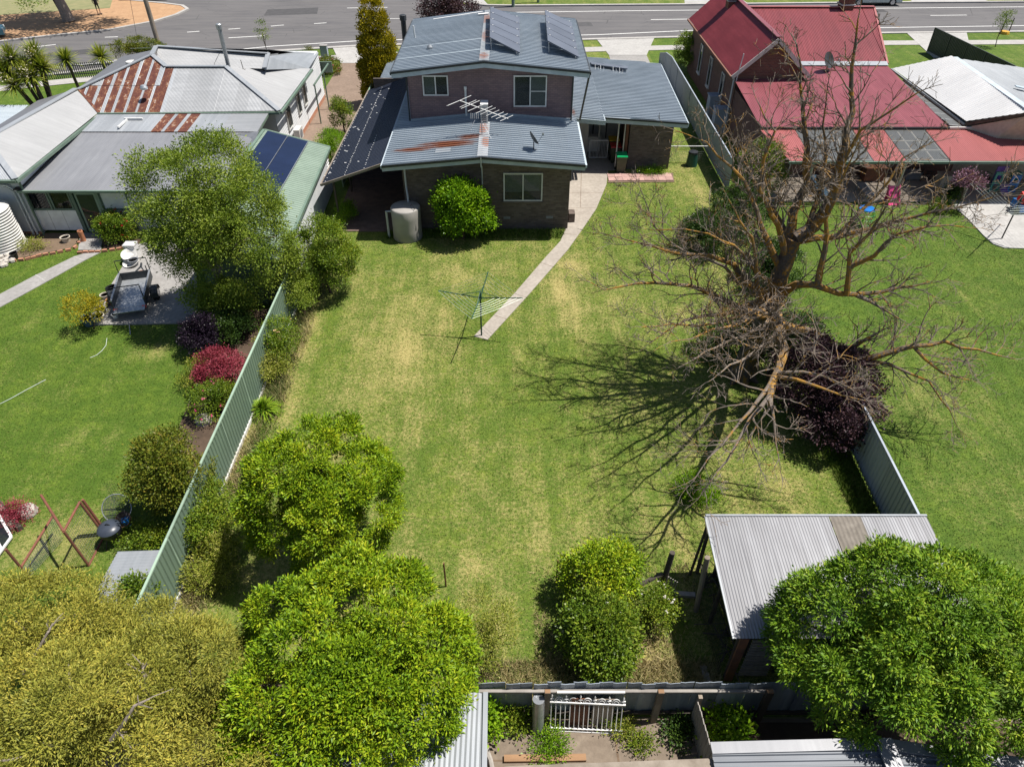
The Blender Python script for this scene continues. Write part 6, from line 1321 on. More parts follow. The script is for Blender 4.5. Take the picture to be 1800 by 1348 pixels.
# ------------------------------------------------------------ street things
p = gp(278,76); T = thing('power_pole', 'weathered timber power pole at the junction', 'power pole', p); m = MB(); m.tube([p, p+Vector((0,0,10))], [.2,.15], 12); part(T, 'pole', m, M['timber']); m = MB(); m.tube([gp(243,80), gp(243,80)+Vector((1.2,.6,10))], .015, 4); part(T, 'stay_cable', m, M['darksteel']); m = MB(); m.bar(p+Vector((-1.1,0,9.3)), p+Vector((1.1,0,9.3)), .1); part(T, 'crossarm', m, M['timber'])
for px, py, r, lab in ((902,13,.16,'green grey street post behind the solar collectors'), (946,7,.13,'shorter post on the far verge')): p = gp(px, py); m = MB(); m.tube([p, p+Vector((0,0,5))], r, 10); m.lathe([(.02,5),(r*1.2,5),(r*1.2,5.1),(.02,5.15)], p, 10); solo('street_post', lab, 'post', m, M['greentrim'], p)
def car(c, heading, L, Wd, Ht, paint, label, tray=False):
    T = thing('parked_car', label, 'car', c); d = Vector((math.cos(heading), math.sin(heading), 0)); n = Vector((-d.y, d.x, 0)); z = Vector((0,0,1)); hl = L/2
    def q(u, v, w): return c+d*u+n*v+z*w
    g_ = .28*Ht/1.6
    prof = [(-hl,.35),(-hl+.05,.95*Ht/1.7),(-hl+.5,1.0*Ht/1.7),(hl-1.2,1.02*Ht/1.7),(hl-.15,.88*Ht/1.7),(hl,.7),(hl-.02,.32)]
    m = MB(); V = []
    for s in (-1, 1):
        for u, w in prof: V.append(q(u, s*Wd/2, w))
    k = len(prof); m.add(V, [tuple(range(k)), tuple(range(2*k-1, k-1, -1))]+[(i, k+i, k+(i+1) % k, (i+1) % k) for i in range(k)]); bd = part(T, 'body', m, M[paint])
    cb = [(-hl+.4 if not tray else -.5, .98*Ht/1.7),(-hl+.8 if not tray else -.25, Ht),(hl-2.1, Ht),(hl-1.35,1.0*Ht/1.7)]; m = MB(); V = []
    for s in (-1, 1):
        for i, (u, w) in enumerate(cb): V.append(q(u, s*(Wd/2-(.14 if i in (1,2) else .05)), w))
    m.add(V, [(0,1,2,3),(7,6,5,4),(0,4,5,1),(1,5,6,2),(2,6,7,3),(3,7,4,0)]); cab = part(T, 'cabin', m, M[paint])
    for s in (-1, 1):
        m = MB(); u0, u1 = cb[1][0]+.02, cb[2][0]-.05; m.add([q(cb[0][0]+.15, s*(Wd/2-.045), 1.02*Ht/1.7+.03), q(cb[3][0]-.15, s*(Wd/2-.045), 1.02*Ht/1.7+.03), q(u1, s*(Wd/2-.115), Ht-.1), q(u0, s*(Wd/2-.115), Ht-.1)], [(0,1,2,3)]); part(cab, 'side_window', m, M['glassd'])
    for u in (-hl+.95, hl-.95):
        for s in (-1, 1):
            a_ = q(u, s*(Wd/2-.2), .36); b_ = q(u, s*(Wd/2+.02), .36); m = MB(); m.tube([a_, b_], .36, 20); w_ = part(T, 'wheel', m, M['rubber']); m = MB(); m.tube([b_, b_+n*s*.012], .22, 16); part(w_, 'rim', m, M['rim'])
    for s in (-1, 1): m = MB(); m.box(q(hl-.03, s*Wd*.36, .72), (.08,.3,.16), rz=heading); part(T, 'headlight', m, M['white']); m = MB(); m.box(q(-hl+.02, s*Wd*.42, .8), (.08,.16,.28), rz=heading); part(T, 'tail_light', m, M['red'])
car(Vector((36.6,80.35,.0)), math.pi, 5.3, 1.85, 1.8, 'carw', 'pale green grey ute parked across the road', True)
car(Vector((-38.0,82.6,.02)), .1, 4.6, 1.8, 1.55, 'carb', 'dark car at the top edge beside the orange dirt corner')
car(Vector((-46.8,67.2,.02)), .45, 4.4, 1.8, 1.5, 'carbl', 'light blue car cut by the left edge of the road')
car(Vector((-20.2,84.6,.02)), .1, 4.5, 1.8, 1.5, 'carb', 'dark car just beyond the top edge in the junction')
p = gp(572,104); T = thing('letterbox_pillar', 'blue grey letterbox block on the front lawn', 'letterbox', p); m = MB(); m.box(p+Vector((0,0,.5)), (.55,.4,1.0)); part(T, 'pillar', m, M['bluefence']); m = MB(); m.box(p+Vector((0,0,1.03)), (.6,.45,.06)); part(T, 'cap', m, M['slab'])
FF = thing('front_fence', 'grey paling front fence between the cabbage palms', 'fence', (-30,53,0)); 
A_, B_ = gp(85,140), gp(205,135); nn = 34
for i in range(nn): p = A_.lerp(B_, i/(nn-1)); m = MB(); m.box(p+Vector((0,0,.55)), (.07,.02,1.1)); part(FF, 'paling', m, M['darksteel'])
for z in (.3,.9): m = MB(); m.bar(A_+Vector((0,.02,z)), B_+Vector((0,.02,z)), .04, .06); part(FF, 'rail', m, M['darksteel'])
# standing person by the gum tree
P0 = gp(175,26,.1); P0.z = .1
me = bpy.data.meshes.new('person'); J = [(0,0,.95),(0,0,1.2),(0,0,1.42),(0,0,1.52),(0,-.01,1.68),(-.1,0,.90),(-.11,-.02,.5),(-.11,.01,.08),(-.11,-.12,.04),(.1,0,.90),(.12,.02,.5),(.12,.06,.08),(.12,-.07,.04),(-.19,0,1.4),(-.26,-.02,1.15),(-.2,-.16,.98),(.19,0,1.4),(.26,-.02,1.15),(.2,-.16,.98),(-.18,-.22,.96),(.18,-.22,.96),(0,-.01,1.76)]
Ed = [(0,1),(1,2),(2,3),(3,4),(0,5),(5,6),(6,7),(7,8),(0,9),(9,10),(10,11),(11,12),(2,13),(13,14),(14,15),(2,16),(16,17),(17,18),(15,19),(18,20),(4,21)]
me.from_pydata(J, Ed, []); po = bpy.data.objects.new('person', me); COL.objects.link(po); po.modifiers.new('skin', 'SKIN'); po.modifiers.new('sub', 'SUBSURF').levels = 1
rad = [.15,.15,.16,.06,.095,.09,.06,.045,.04,.09,.06,.045,.04,.07,.05,.035,.07,.05,.035,.035,.035,.07]
for v, r in zip(me.skin_vertices[0].data, rad): v.radius = (r, r*.85)
me.skin_vertices[0].data[0].use_root = True
dg = bpy.context.evaluated_depsgraph_get(); m2 = bpy.data.meshes.new_from_object(po.evaluated_get(dg)); bpy.data.objects.remove(po); bpy.data.meshes.remove(me)
m2.name = 'person'; m2.materials.clear()
for k in ('cloth','skin'): m2.materials.append(M[k])
for f in m2.polygons: f.use_smooth = True; zc = f.center.z; f.material_index = 1 if (zc < .5 or zc > 1.47 or (abs(f.center.x) > .2 and zc < 1.2)) else 0
po = bpy.data.objects.new('person', m2); COL.objects.link(po); po.location = P0; po.rotation_euler = (0,0,.5); WLOC[po.name] = P0
relabel(po, label='person in dark clothes and shorts standing beside the gum tree', category='person')
m = MB(); m.lathe([(.02,.1),(.09,.06),(.1,0),(.085,-.03)], P0+Vector((0,0,1.74)), 14); part(po, 'hair', m, M['cloth'], 'auto')
for s in (-1, 1): m = MB(); m.box(P0+Vector((s*.12+.03,-.04,.04)), (.1,.26,.09), rz=.5); part(po, 'shoe', m, M['cloth'])
# sapling guards
p = gp(1765,60); T = thing('sapling_guard', 'staked street sapling guard with a yellow base tie', 'tree guard', p)
for dx in (-.35,.35): m = MB(); m.bar(p+Vector((dx,0,0)), p+Vector((dx,0,1.3)), .06); part(T, 'stake', m, M['timberd'])
m = MB(); m.box(p+Vector((0,0,1.05)), (.7,.03,.06)); part(T, 'tie', m, M['black']); m = MB(); m.lathe([(.1,0),(.4,.02),(.36,.22),(.3,.24)], p, 12); part(T, 'mulch_ring', m, M['yellow'])
# ------------------------------------------------------------ vegetation
def npmesh(name, V, F, mat, attrs=None):
    """V (n,3) float, F (m,k) int -> mesh, fast"""
    me = bpy.data.meshes.new(name); n, (mf, k) = len(V), F.shape
    me.vertices.add(n); me.vertices.foreach_set('co', V.astype('f').ravel())
    me.loops.add(mf*k); me.loops.foreach_set('vertex_index', F.astype('i').ravel())
    me.polygons.add(mf); me.polygons.foreach_set('loop_start', np.arange(0, mf*k, k, dtype='i'))
    try: me.polygons.foreach_set('loop_total', np.full(mf, k, dtype='i'))
    except Exception: pass
    me.update(calc_edges=True); me.materials.append(mat)
    for nm, a in (attrs or {}).items():
        at = me.attributes.new(nm, 'FLOAT', 'POINT'); at.data.foreach_set('value', a.astype('f'))
    return me
def nrm(a): return a/np.maximum(np.linalg.norm(a, axis=1, keepdims=True), 1e-9)
def leaf_arrays(C, A, N, L, W, fold=.25):
    """rhombic leaves with a slight fold: base, right, tip, left"""
    A = nrm(A); N = nrm(N-A*(A*N).sum(1, keepdims=True)); S = np.cross(A, N); L = L[:, None]; W = W[:, None]
    b = C; t = C+A*L-N*L*.12; mid = C+A*L*.48
    r = mid+S*W*.5+N*W*fold; l = mid-S*W*.5+N*W*fold
    V = np.stack([b, r, t, l], 1).reshape(-1, 3); F = np.arange(len(V)).reshape(-1, 4)
    return V, F
def lumpy(c, rx, ry, rz, n, r, rng, zlo=-.5):
    """core plus many tufts of uneven reach: a crown with crevices"""
    out = [(np.array(c, float), np.array((rx*.52, ry*.52, rz*.52)))]
    B = [(nrm(rng.normal(size=(1, 3)))[0], rng.uniform(-.20, .16)) for _ in range(7)]
    for i in range(n):
        while True:
            d = rng.normal(size=3); d /= np.linalg.norm(d)
            if d[2] > zlo: break
        g = 1+sum(a*max(0, float(d @ v))**4 for v, a in B)
        k = rng.uniform(.78, .95)*g; rr = r*rng.uniform(.65, 1.3)
        out.append((np.array(c)+d*np.array((rx, ry, rz))*k, np.array((rr, rr, rr*.8))))
    return out
def clumps(lobes, n, rng, depth=.3, zlo=-.55):
    w = np.array([l[1][0]*l[1][1] for l in lobes]); w = w/w.sum(); P = []; O = []
    ctr = lobes[0][0]
    while len(P) < n:
        k = rng.choice(len(lobes), p=w); c, r = lobes[k]
        d = rng.normal(size=3); d /= np.linalg.norm(d)
        if d[2] < zlo or (k and d @ (c-ctr) < -.15*np.linalg.norm(c-ctr)): continue
        p = c+d*r*(1-depth*rng.random()**1.6)
        ok = True
        for j, (c2, r2) in enumerate(lobes):
            if j != k and (((p-c2)/r2)**2).sum() < .97: ok = False; break
        if not ok or p[2] < .05: continue
        P.append(p); O.append(d*.65+nrm((p-ctr)[None])[0]*.35)
    return np.array(P), nrm(np.array(O))
def foliage(lobes, ncl, nlf, L, W, cr, rng, spread=.8, up=.35, droop=0.0, depth=.16, inner=.14, zlo=-.55, rose=True):
    P, O = clumps(lobes, ncl, rng, depth, zlo); k = nlf
    C = np.repeat(P, k, 0); Oo = np.repeat(O, k, 0); n = len(C)
    G = rng.normal(size=(n, 3)); off = G*cr*np.array((1, 1, .75))
    sz = np.repeat(rng.uniform(.75, 1.2, len(P)), k)
    if rose: A = nrm(off+1e-6)*spread+Oo*.45+rng.normal(size=(n, 3))*.35
    else: A = rng.normal(size=(n, 3))*spread+Oo*.5
    A[:, 2] += up-droop
    N = Oo*.6+rng.normal(size=(n, 3))*.55; N[:, 2] += .7
    C = C+off+Oo*(rng.random((n, 1))-.4)*cr
    if inner:
        m = int(n*inner); c0, r0 = lobes[0]; d = nrm(rng.normal(size=(m, 3))); q = c0+d*r0*(rng.random((m, 1))**.5)*.95
        C = np.concatenate([C, q]); A = np.concatenate([A, rng.normal(size=(m, 3))]); N = np.concatenate([N, rng.normal(size=(m, 3))]); sz = np.concatenate([sz, np.full(m, 1.3)])
    keep = C[:, 2] > .03; C, A, N, sz = C[keep], A[keep], N[keep], sz[keep]
    n = len(C); Ls = L*sz*rng.uniform(.7, 1.25, n); Ws = W*sz*rng.uniform(.7, 1.25, n)
    return leaf_arrays(C, A, N, Ls, Ws)
def addmesh(par, name, V, F, mat, kind=None, label=None, attrs=None):
    w = np.array(WLOC[par.name]); o = bpy.data.objects.new(name, npmesh(name, V-w, F, mat, attrs)); COL.objects.link(o); o.parent = par
    WLOC[o.name] = WLOC[par.name]
    if kind: o['kind'] = kind
    if label: o['label'] = label
    return o
def trunks(par, base, lobes, r, rng, mat, nlimb=5):
    base = Vector(base); c = Vector(lobes[0][0]); top = base.lerp(c, .75); top.z = max(base.z+.25, c.z*.75)
    mid = base.lerp(top, .5)+Vector((rng.normal()*.08, rng.normal()*.08, 0)); m = MB(); m.tube([base-Vector((0,0,.05)), mid, top, c], [r*1.25, r, r*.8, r*.45], 8); part(par, 'trunk', m, mat, 'auto')
    for i in range(min(nlimb, len(lobes)-1)):
        e = Vector(lobes[1+i][0]); s = mid.lerp(top, rng.random()); k = s.lerp(e, .5)+Vector((0,0,.12*(e-s).length)); m = MB(); m.tube([s, k, e], [r*.55, r*.38, r*.14], 6); part(par, 'limb', m, mat, 'auto')
def tree(name, label, cat, base, lobes, seed, mat, ncl, nlf, L, W, cr, r=.12, bark='bark', group=None, nlimb=5, flowers=None, **kw):
    rng = np.random.default_rng(seed); T = thing(name, label, cat, base, group)
    if r: trunks(T, base, lobes, r, rng, M[bark], nlimb)
    V, F = foliage(lobes, ncl, nlf, L, W, cr, rng, **kw); addmesh(T, 'crown' if r else 'foliage', V, F, M[mat])
    if flowers:
        fm, nf, fs = flowers; P, O = clumps(lobes, nf, rng, .05); m = 5; C = np.repeat(P+O*.06, m, 0); n = len(C)
        V, F = leaf_arrays(C, rng.normal(size=(n, 3))+np.repeat(O, m, 0)*.3, np.repeat(O, m, 0)+rng.normal(size=(n, 3))*.3, np.full(n, fs), np.full(n, fs*.8)); addmesh(T, 'flowers', V, F, M[fm], kind='stuff')
    return T
R_ = np.random.default_rng
# three big glossy round trees and the upper one
c = gp(565,872,2.7); tree('round_tree', 'rounded bright green tree on the lawn by the green fence', 'tree', (c.x,c.y,0), lumpy((c.x,c.y,2.45), 2.05,1.85,1.95, 100, .35, R_(1)), 11, 'leafA', 1250, 56, .088, .033, .07, .14, depth=.12, inner=.28)
c = gp(632,1172,3.2); tree('round_tree', 'largest rounded bright green tree overhanging the tin roof', 'tree', (c.x,c.y,0), lumpy((c.x-.02,c.y-.15,3.0), 2.5,2.4,2.25, 125, .37, R_(2)), 12, 'leafA', 1700, 56, .088, .033, .07, .16, depth=.12, inner=.25)
c = gp(1608,1135,3.1); tree('round_tree', 'dark glossy tree spreading over the tin shed at the lower right', 'tree', (c.x,c.y,0), lumpy((c.x+.1,c.y,2.85), 2.85,2.2,2.2, 120, .40, R_(3)), 13, 'leafB', 1700, 52, .105, .033, .08, .16, droop=.3, depth=.12, inner=.25)
# olive wattle group, bottom left
lob = []
for (px, py, z, rx, ry, rz, s) in ((70,1125,2.9,1.7,1.2,1.3,4), (325,1225,3.3,1.75,1.25,1.4,5), (110,1285,3.8,2.2,1.4,1.6,6), (245,1135,2.2,1.0,.7,1.0,7), (420,1330,3.0,1.0,.9,1.1,8)):
    c = gp(px, py, z); lob.append((c, lumpy(tuple(c), rx, ry, rz, 46, .36, R_(s))))
labs = ('olive wattle with bare grey limb behind the rusty gate', 'olive wattle nearest the big round tree', 'large olive wattle filling the bottom left corner', 'small olive wattle at the foot of the green fence', 'low olive wattle against the tin roof')
WT = []
for i, (c, lb) in enumerate(lob):
    WT += [0]; WT[i] = tree('wattle_tree', labs[i], 'tree', (c.x,c.y,0), lb, 30+i, 'leafO', (640,660,740,340,240)[i], 70, .075, .02, .10, .09, 'barkg', 'olive wattles in the bottom left corner', 6, spread=1.0, droop=.1, depth=.35)
for wi, (pp, lab) in zip((0, 2, 1), (([(40,1185,3.2),(62,1150,3.6),(85,1110,4.05),(93,1095,4.15)], 'bare grey limb rising through the upper wattle'), ([(196,1300,4.2),(218,1270,4.7),(236,1240,5.0),(262,1228,5.1)], 'bleached bare branch in the corner wattle'), ([(262,1230,4.2),(255,1190,4.6),(250,1165,4.75)], 'thin bare stem in the middle wattle'))):
    P = [gp(a, b, z) for a, b, z in pp]; m = MB(); m.tube(P, [.045-.01*i for i in range(len(P))], 7); rr = random.Random(len(pp)+int(P[0].x*10)); dv = (P[-1]-P[0]).normalized()
    for i in range(7):
        k = rr.randint(1, len(P)-1); q = P[k-1].lerp(P[k], rr.random()); d = dv*.22+Vector((rr.gauss(0,.16), rr.gauss(0,.16), rr.gauss(.03,.08))); m.tube([q, q+d*.5+Vector((0,0,.03)), q+d], [.012,.009,.005], 4)
    part(WT[wi], 'bare_branch', m, M['barkg'], label=lab, kind='one')
# soft tree against garage
c = Vector((-11.9,24.6,0)); lb = lumpy((-11.5,25.0,4.0), 2.4,1.9,2.9, 80, .5, R_(9), -.7)+[(np.array((-13.6,25.6,5.6)), np.array((1.0,.9,1.1))), (np.array((-11.2,25.8,6.4)), np.array((1.2,1.0,.9))), (np.array((-9.9,25.3,4.9)), np.array((1.0,.9,1.2))), (np.array((-9.9,24.6,3.6)), np.array((1.1,1.0,1.2))), (np.array((-11.0,24.0,1.8)), np.array((1.2,.9,1.1))), (np.array((-10.1,24.4,2.3)), np.array((1.0,.8,1.2))), (np.array((-12.0,23.7,1.9)), np.array((.9,.7,1.1))), (np.array((-9.4,24.9,3.0)), np.array((.9,.8,1.1))), (np.array((-12.9,24.7,3.0)), np.array((.9,.8,1.0)))]
tree('garden_tree', 'tall airy soft green tree in front of the garage', 'tree', c, lb, 15, 'leafT', 1750, 44, .09, .044, .16, .16, 'barkg', None, 9, depth=.5, inner=.10, zlo=-.8)
rng = R_(16)
# shrubs
def shrub(label, px, py, z, rx, ry, rz, mat, seed, ncl, nlf=36, L=.09, W=.045, cr=.14, n=14, r=.38, name='shrub', gnd=True, flowers=None, trunk=.05, group=None, c=None, **kw):
    n = int(n*3); r *= .68; ncl = int(ncl*1.3); cr *= .8; c = c or gp(px, py, z); return tree(name, label, 'shrub', (c.x,c.y,0), lumpy(tuple(c), rx, ry, rz, n, r, R_(seed+500)), seed, mat, ncl, nlf, L, W, cr, trunk, group=group, nlimb=3, flowers=flowers, **kw)
shrub('dense rounded shrub on the lawn corner by the garage wall', 570,455,1.7, 1.25,1.15,1.75, 'leafS', 41, 420, 40, .085,.042, n=18, r=.5)
shrub('bright lime citrus bush against the back wall', 812,372,1.45, 1.15,.95,1.45, 'leafL', 42, 300, 34, .13,.075,.17, n=16, r=.45)
shrub('leafy climbing rose bush over the wire fence left of the green fence', 298,835,1.5, .95,.95,1.35, 'leafG', 43, 330, 38, .08,.045, n=16, r=.42)
shrub('pale rambling shrub at the right side of the big round tree', 858,1110,1.2, .5,.9,1.0, 'leafK', 44, 130, 34, .06,.02, n=8, r=.3)
shrub('mixed green bush with spent flowers in the middle of the rear lawn', 1050,1115,.75, .68,.85,.9, 'leafS', 45, 260, 38, .085,.05, n=16, r=.42, flowers=('flowerw', 10, .045))
shrub('brighter upper bush behind the mid rear bush', 1062,1010,1.05, .85,.6,.85, 'leafA', 46, 200, 36, .085,.045, n=12, r=.36)
shrub('white flowering rose sprawl beside the old gate post', 1150,1065,.55, .5,.6,.55, 'leafS', 47, 110, 26, .06,.035, n=8, r=.25, flowers=('flowerw', 16, .06))
shrub('broad purple leaved plum shrub under the dead tree', 1450,668,1.65, 1.6,1.25,1.4, 'leafP', 48, 420, 42, .085,.05, n=20, r=.5)
shrub('purple plum shrub spilling toward the grey fence', 1470,735,1.1, 1.1,.8,.9, 'leafP', 49, 200, 42, .085,.05, n=14, r=.4)
shrub('dark evergreen shrub behind the dead trunk', 1385,610,1.3, 1.2,1.0,1.2, 'leafD', 50, 240, 38, .085,.05, n=12, r=.4)
shrub('small green shrub at the end of the grey fence', 1510,745,.8, .35,.4,.7, 'leafS', 51, 70, 30, .07,.04, n=6, r=.22)
shrub('dark ivy mass climbing the base of the dead trunk', 1330,590,1.3, .75,.7,1.3, 'leafD', 151, 190, 36, .07,.045, n=10, r=.34)
shrub('low dark bush left of the dead trunk', 1268,600,.55, .8,.7,.6, 'leafD', 152, 120, 34, .07,.045, n=8, r=.3)
shrub('dark round shrub on the lawn left of the dead tree', 1250,410,.85, 1.35,1.1,.95, 'leafD', 52, 300, 38, .085,.045, n=14, r=.42)
shrub('tall yellow green conifer shrub near the verandah', 1338,300,1.3, 1.1,1.0,1.7, 'leafS', 53, 330, 38, .085,.03, n=14, r=.45)
shrub('dark ivy mass along the side fence', 1300,370,.9, 1.2,1.6,1.0, 'leafD', 54, 300, 38, .085,.05, n=14, r=.42)
shrub('dark thicket on the fence line behind the dead tree', 1360,470,1.0, 1.1,1.6,1.0, 'leafD', 55, 260, 38, .085,.05, n=12, r=.42)
shrub('crimson weeping maple by the green fence', 384,645,.95, .66,.62,.52, 'leafR', 56, 200, 36, .07,.032,.12, n=14, r=.32, trunk=.04)
shrub('nearly black purple shrub in the flower bed', 352,590,.8, .6,.55,.75, 'leafPd', 57, 170, 36, .06,.04, n=10, r=.28)
shrub('pink flowering rose below the crimson maple', 378,705,.55, .6,.7,.55, 'leafS', 58, 150, 30, .06,.035, n=10, r=.26, flowers=('flowerp', 26, .07))
shrub('pale green underplanting beside the crimson maple', 345,655,.3, .45,.8,.35, 'leafK', 59, 110, 30, .06,.03, n=8, r=.24)
shrub('shady green shrubs under the soft tree', 400,575,.7, .9,.6,.7, 'leafD', 60, 200, 34, .07,.04, n=10, r=.3)
shrub('lower fringe of foliage on the soft tree by the slab', 395,535,1.2, .8,.6,1.0, 'leafT', 61, 240, 34, .07,.04, n=10, r=.36)
shrub('peach flowering rose against the green fence', 490,600,.9, .55,.95,.85, 'leafS', 62, 190, 26, .065,.038, n=12, r=.3, flowers=('flowero', 16, .07))
shrub('scrambling weeds below the peach rose', 478,650,.5, .4,.6,.5, 'leafK', 63, 110, 26, .07,.025, n=8, r=.25)
shrub('creeper climbing the corner of the garage wall', 530,520,.9, .5,1.0,.95, 'leafT', 64, 170, 24, .07,.035, n=10, r=.3, inner=.02)
shrub('overgrown creeper at the lower green fence', 372,905,.7, .35,1.1,.7, 'leafS', 65, 200, 28, .07,.04, n=10, r=.28)
shrub('weedy shrub in the gap beside the lower round trees', 375,985,.45, .55,.9,.45, 'leafK', 66, 170, 26, .08,.028, n=10, r=.28)
shrub('red rose bush at the back door', 205,400,.65, .75,.6,.7, 'leafS', 67, 200, 32, .07,.045, n=10, r=.3, flowers=('flowerr', 14, .09))
shrub('yellow green young maple growing in the blue pot', 148,545,.95, .55,.5,.55, 'leafY', 68, 100, 24, .075,.035,.13, n=10, r=.26, trunk=.02, inner=.02)
shrub('low red leaved bush at the left edge', 26,905,.2, .3,.28,.22, 'leafR', 69, 80, 26, .06,.025, n=6, r=.2, trunk=0)
shrub('weeds around the kettle drum', 255,945,.25, .7,.35,.3, 'leafS', 70, 110, 26, .07,.035, n=8, r=.2, trunk=0)
shrub('potted green plant growing through the tin lean-to', 238,1037,1.35, .28,.24,.25, 'leafS', 71, 50, 26, .08,.045, n=5, r=.15, trunk=0)
shrub('ball shaped lime green shrub by the navy lean-to', 580,258,.9, .75,.75,.9, 'leafL', 72, 220, 36, .06,.03, n=12, r=.35)
shrub('loose upright shrub on the drive side of the fence', 603,205,1.1, .55,.55,1.3, 'leafS', 73, 130, 28, .09,.045, n=10, r=.3, inner=.03)
shrub('white rose bush at the green porch frame', 540,150,.9, .45,1.2,.9, 'leafS', 74, 190, 28, .07,.045, n=10, r=.3, flowers=('flowerw', 46, .09))
shrub('pink and green rose bed beside the front lawn', 572,118,.5, 1.2,.8,.55, 'leafG', 75, 160, 28, .08,.05, n=10, r=.32, flowers=('flowerp', 20, .09))
shrub('red tipped hedge in front of the weatherboard house', 245,88,1.0, 2.2,.7,.8, 'leafG', 76, 200, 30, .09,.05, n=12, r=.4)
shrub('mauve leaved small tree on the patio', 1700,320,1.5, .65,.5,.45, 'leafM', 77, 90, 22, .11,.06, n=8, r=.26, trunk=.025, inner=.02)
shrub('small dark shrub growing in the verandah tub', 1672,340,.65, .4,.35,.35, 'leafD', 78, 70, 26, .07,.04, n=6, r=.2, trunk=.02)
shrub('low grey twiggy shrub beside the slab', 1658,362,.4, .5,.4,.35, 'leafS', 79, 70, 22, .06,.025, n=6, r=.2, trunk=0, inner=.02)
shrub('dark olive bush between fence and red roofed house', 1212,92,1.2, .9,2.2,1.3, 'leafS', 80, 260, 32, .1,.055, n=12, r=.5)
shrub('purple leaved street tree behind the upper roof', 788,18,2.3, 2.3,1.6,1.4, 'leafP', 81, 220, 30, .16,.09,.3, n=14, r=.6, trunk=.1, name='street_tree')
shrub('blackberry canes in the shady bed behind the rear fence', 1278,1290,.35, .42,.5,.4, 'leafL', 82, 60, 16, .11,.075, n=8, r=.2, trunk=0, inner=.05)
shrub('vine patch at the right end of the white iron panel', 1068,1262,.05, .17,.12,.08, 'leafS', 83, 34, 20, .06,.03, n=4, r=.12, trunk=0, inner=0)
shrub('vine patch half way to the foreground roof', 1098,1283,.05, .15,.15,.08, 'leafK', 84, 34, 20, .06,.03, n=4, r=.12, trunk=0, inner=0)
shrub('last straggling vine patch at the foreground roof', 1132,1312,.05, .17,.16,.08, 'leafS', 184, 36, 20, .06,.03, n=4, r=.12, trunk=0, inner=0)
shrub('green weeds at the foot of the mesh roll', 965,1312,.07, .26,.34,.10, 'leafL', 85, 80, 22, .06,.025, n=8, r=.14, trunk=0, inner=0)
shrub('dark weeds along the base of the rear fence', 915,1258,.2, .55,.2,.22, 'leafS', 86, 90, 24, .07,.035, n=6, r=.15, trunk=0, inner=0)
shrub('leafy sucker beside the tin roof edge', 856,1258,.5, .22,.45,.45, 'leafL', 87, 70, 22, .11,.06, n=6, r=.18, trunk=.02, inner=0)
shrub('shaded weeds behind the paling partition', 1195,1290,.06, .18,.25,.08, 'leafD', 88, 40, 24, .07,.045, n=6, r=.2, trunk=0)
#shrub('tall seeding weeds inside the rear fence', 1190,1185,.25, .6,.35,.35, 'leafS', 89, 100, 22, .10,.03, n=8, r=.2, trunk=0, inner=0)
shrub('small plant on the bare soil bed', 60,432,.2, .6,.4,.2, 'leafK', 90, 50, 20, .12,.02, n=5, r=.16, trunk=0, inner=0)
shrub('green weeds in the shade of the lean-to', 605,375,.35, .35,.9,.4, 'leafL', 91, 120, 22, .08,.035, n=8, r=.2, trunk=0, inner=0)
shrub('sparse street sapling inside its guard', 1768,38,2.0, .5,.4,.9, 'leafS', 92, 40, 18, .10,.05, n=5, r=.3, trunk=.03, inner=0, name='street_sapling')
shrub('slender street sapling behind the white roof', 461,58,2.2, .3,.3,.8, 'leafS', 93, 26, 16, .10,.05, n=4, r=.25, trunk=.03, inner=0, name='street_sapling')
shrub('small red and green shrub by the letterbox', 540,100,.6, .4,.4,.6, 'leafG', 94, 60, 22, .08,.045, n=6, r=.22)
shrub('weeds in front of the brick store', 1150,303,.12, 1.0,.3,.16, 'leafL', 95, 100, 18, .08,.025, n=6, r=.15, trunk=0, inner=0)
shrub('grass tuft shrub at the foot of the dead tree shadow', 1222,862,.2, .6,.5,.25, 'leafL', 96, 140, 26, .10,.02, n=8, r=.2, trunk=0, inner=0, up=.9)
# golden conifer
c = gp(674,185); lb = [(np.array((c.x+dx,c.y+dy,z)), np.array((r,r,1.1))) for dx, dy, z, r in ((0,0,2.6,1.0),(-.3,0,1.0,.85),(.3,.1,1.3,.95),(-.32,0,2.3,.9),(.35,0,2.6,.9),(-.3,0,3.7,.78),(.32,.1,3.8,.74),(-.34,0,5.0,.55),(.28,.1,4.9,.5),(-.36,0,5.7,.34),(.2,.1,5.5,.3))]
tree('golden_conifer', 'tall golden green column conifer beside the upper storey', 'tree', (c.x,c.y,0), lb, 97, 'leafC', 800, 36, .16, .075, .12, .12, nlimb=0, inner=.3, up=1.1, depth=.12, zlo=-.9)
# gum tree at top left
c = gp(122,38,.1); G = thing('gum_tree', 'pale gum tree with twin trunks on the orange dirt corner', 'tree', c)
m = MB(); m.tube([c, c+Vector((-.25,.1,1.6)), c+Vector((-.5,.1,4)), c+Vector((-.8,0,9))], [.55,.42,.36,.25], 12); part(G, 'trunk', m, M['barkg'], 'auto'); m = MB(); m.tube([c+Vector((-.1,.2,0)), c+Vector((-.7,.3,2)), c+Vector((-1.8,.3,5)), c+Vector((-3,0,9))], [.4,.32,.28,.2], 10); part(G, 'trunk', m, M['bark'], 'auto')
lb = lumpy((c.x+2.2,c.y+.2,10.5), 6.5,4.5,3.0, 22, 1.6, R_(98)); V, F = foliage(lb, 460, 26, .42, .15, .5, R_(99), droop=.6, depth=.5, inner=.05); addmesh(G, 'crown', V, F, M['leafS'])
p = yp(57,3,60); V, F = foliage([(np.array(p), np.array((.8,.8,.35)))], 26, 16, .2, .06, .25, R_(100), inner=0, zlo=-.9); addmesh(G, 'low_spray', V, F, M['leafS'], kind='stuff')
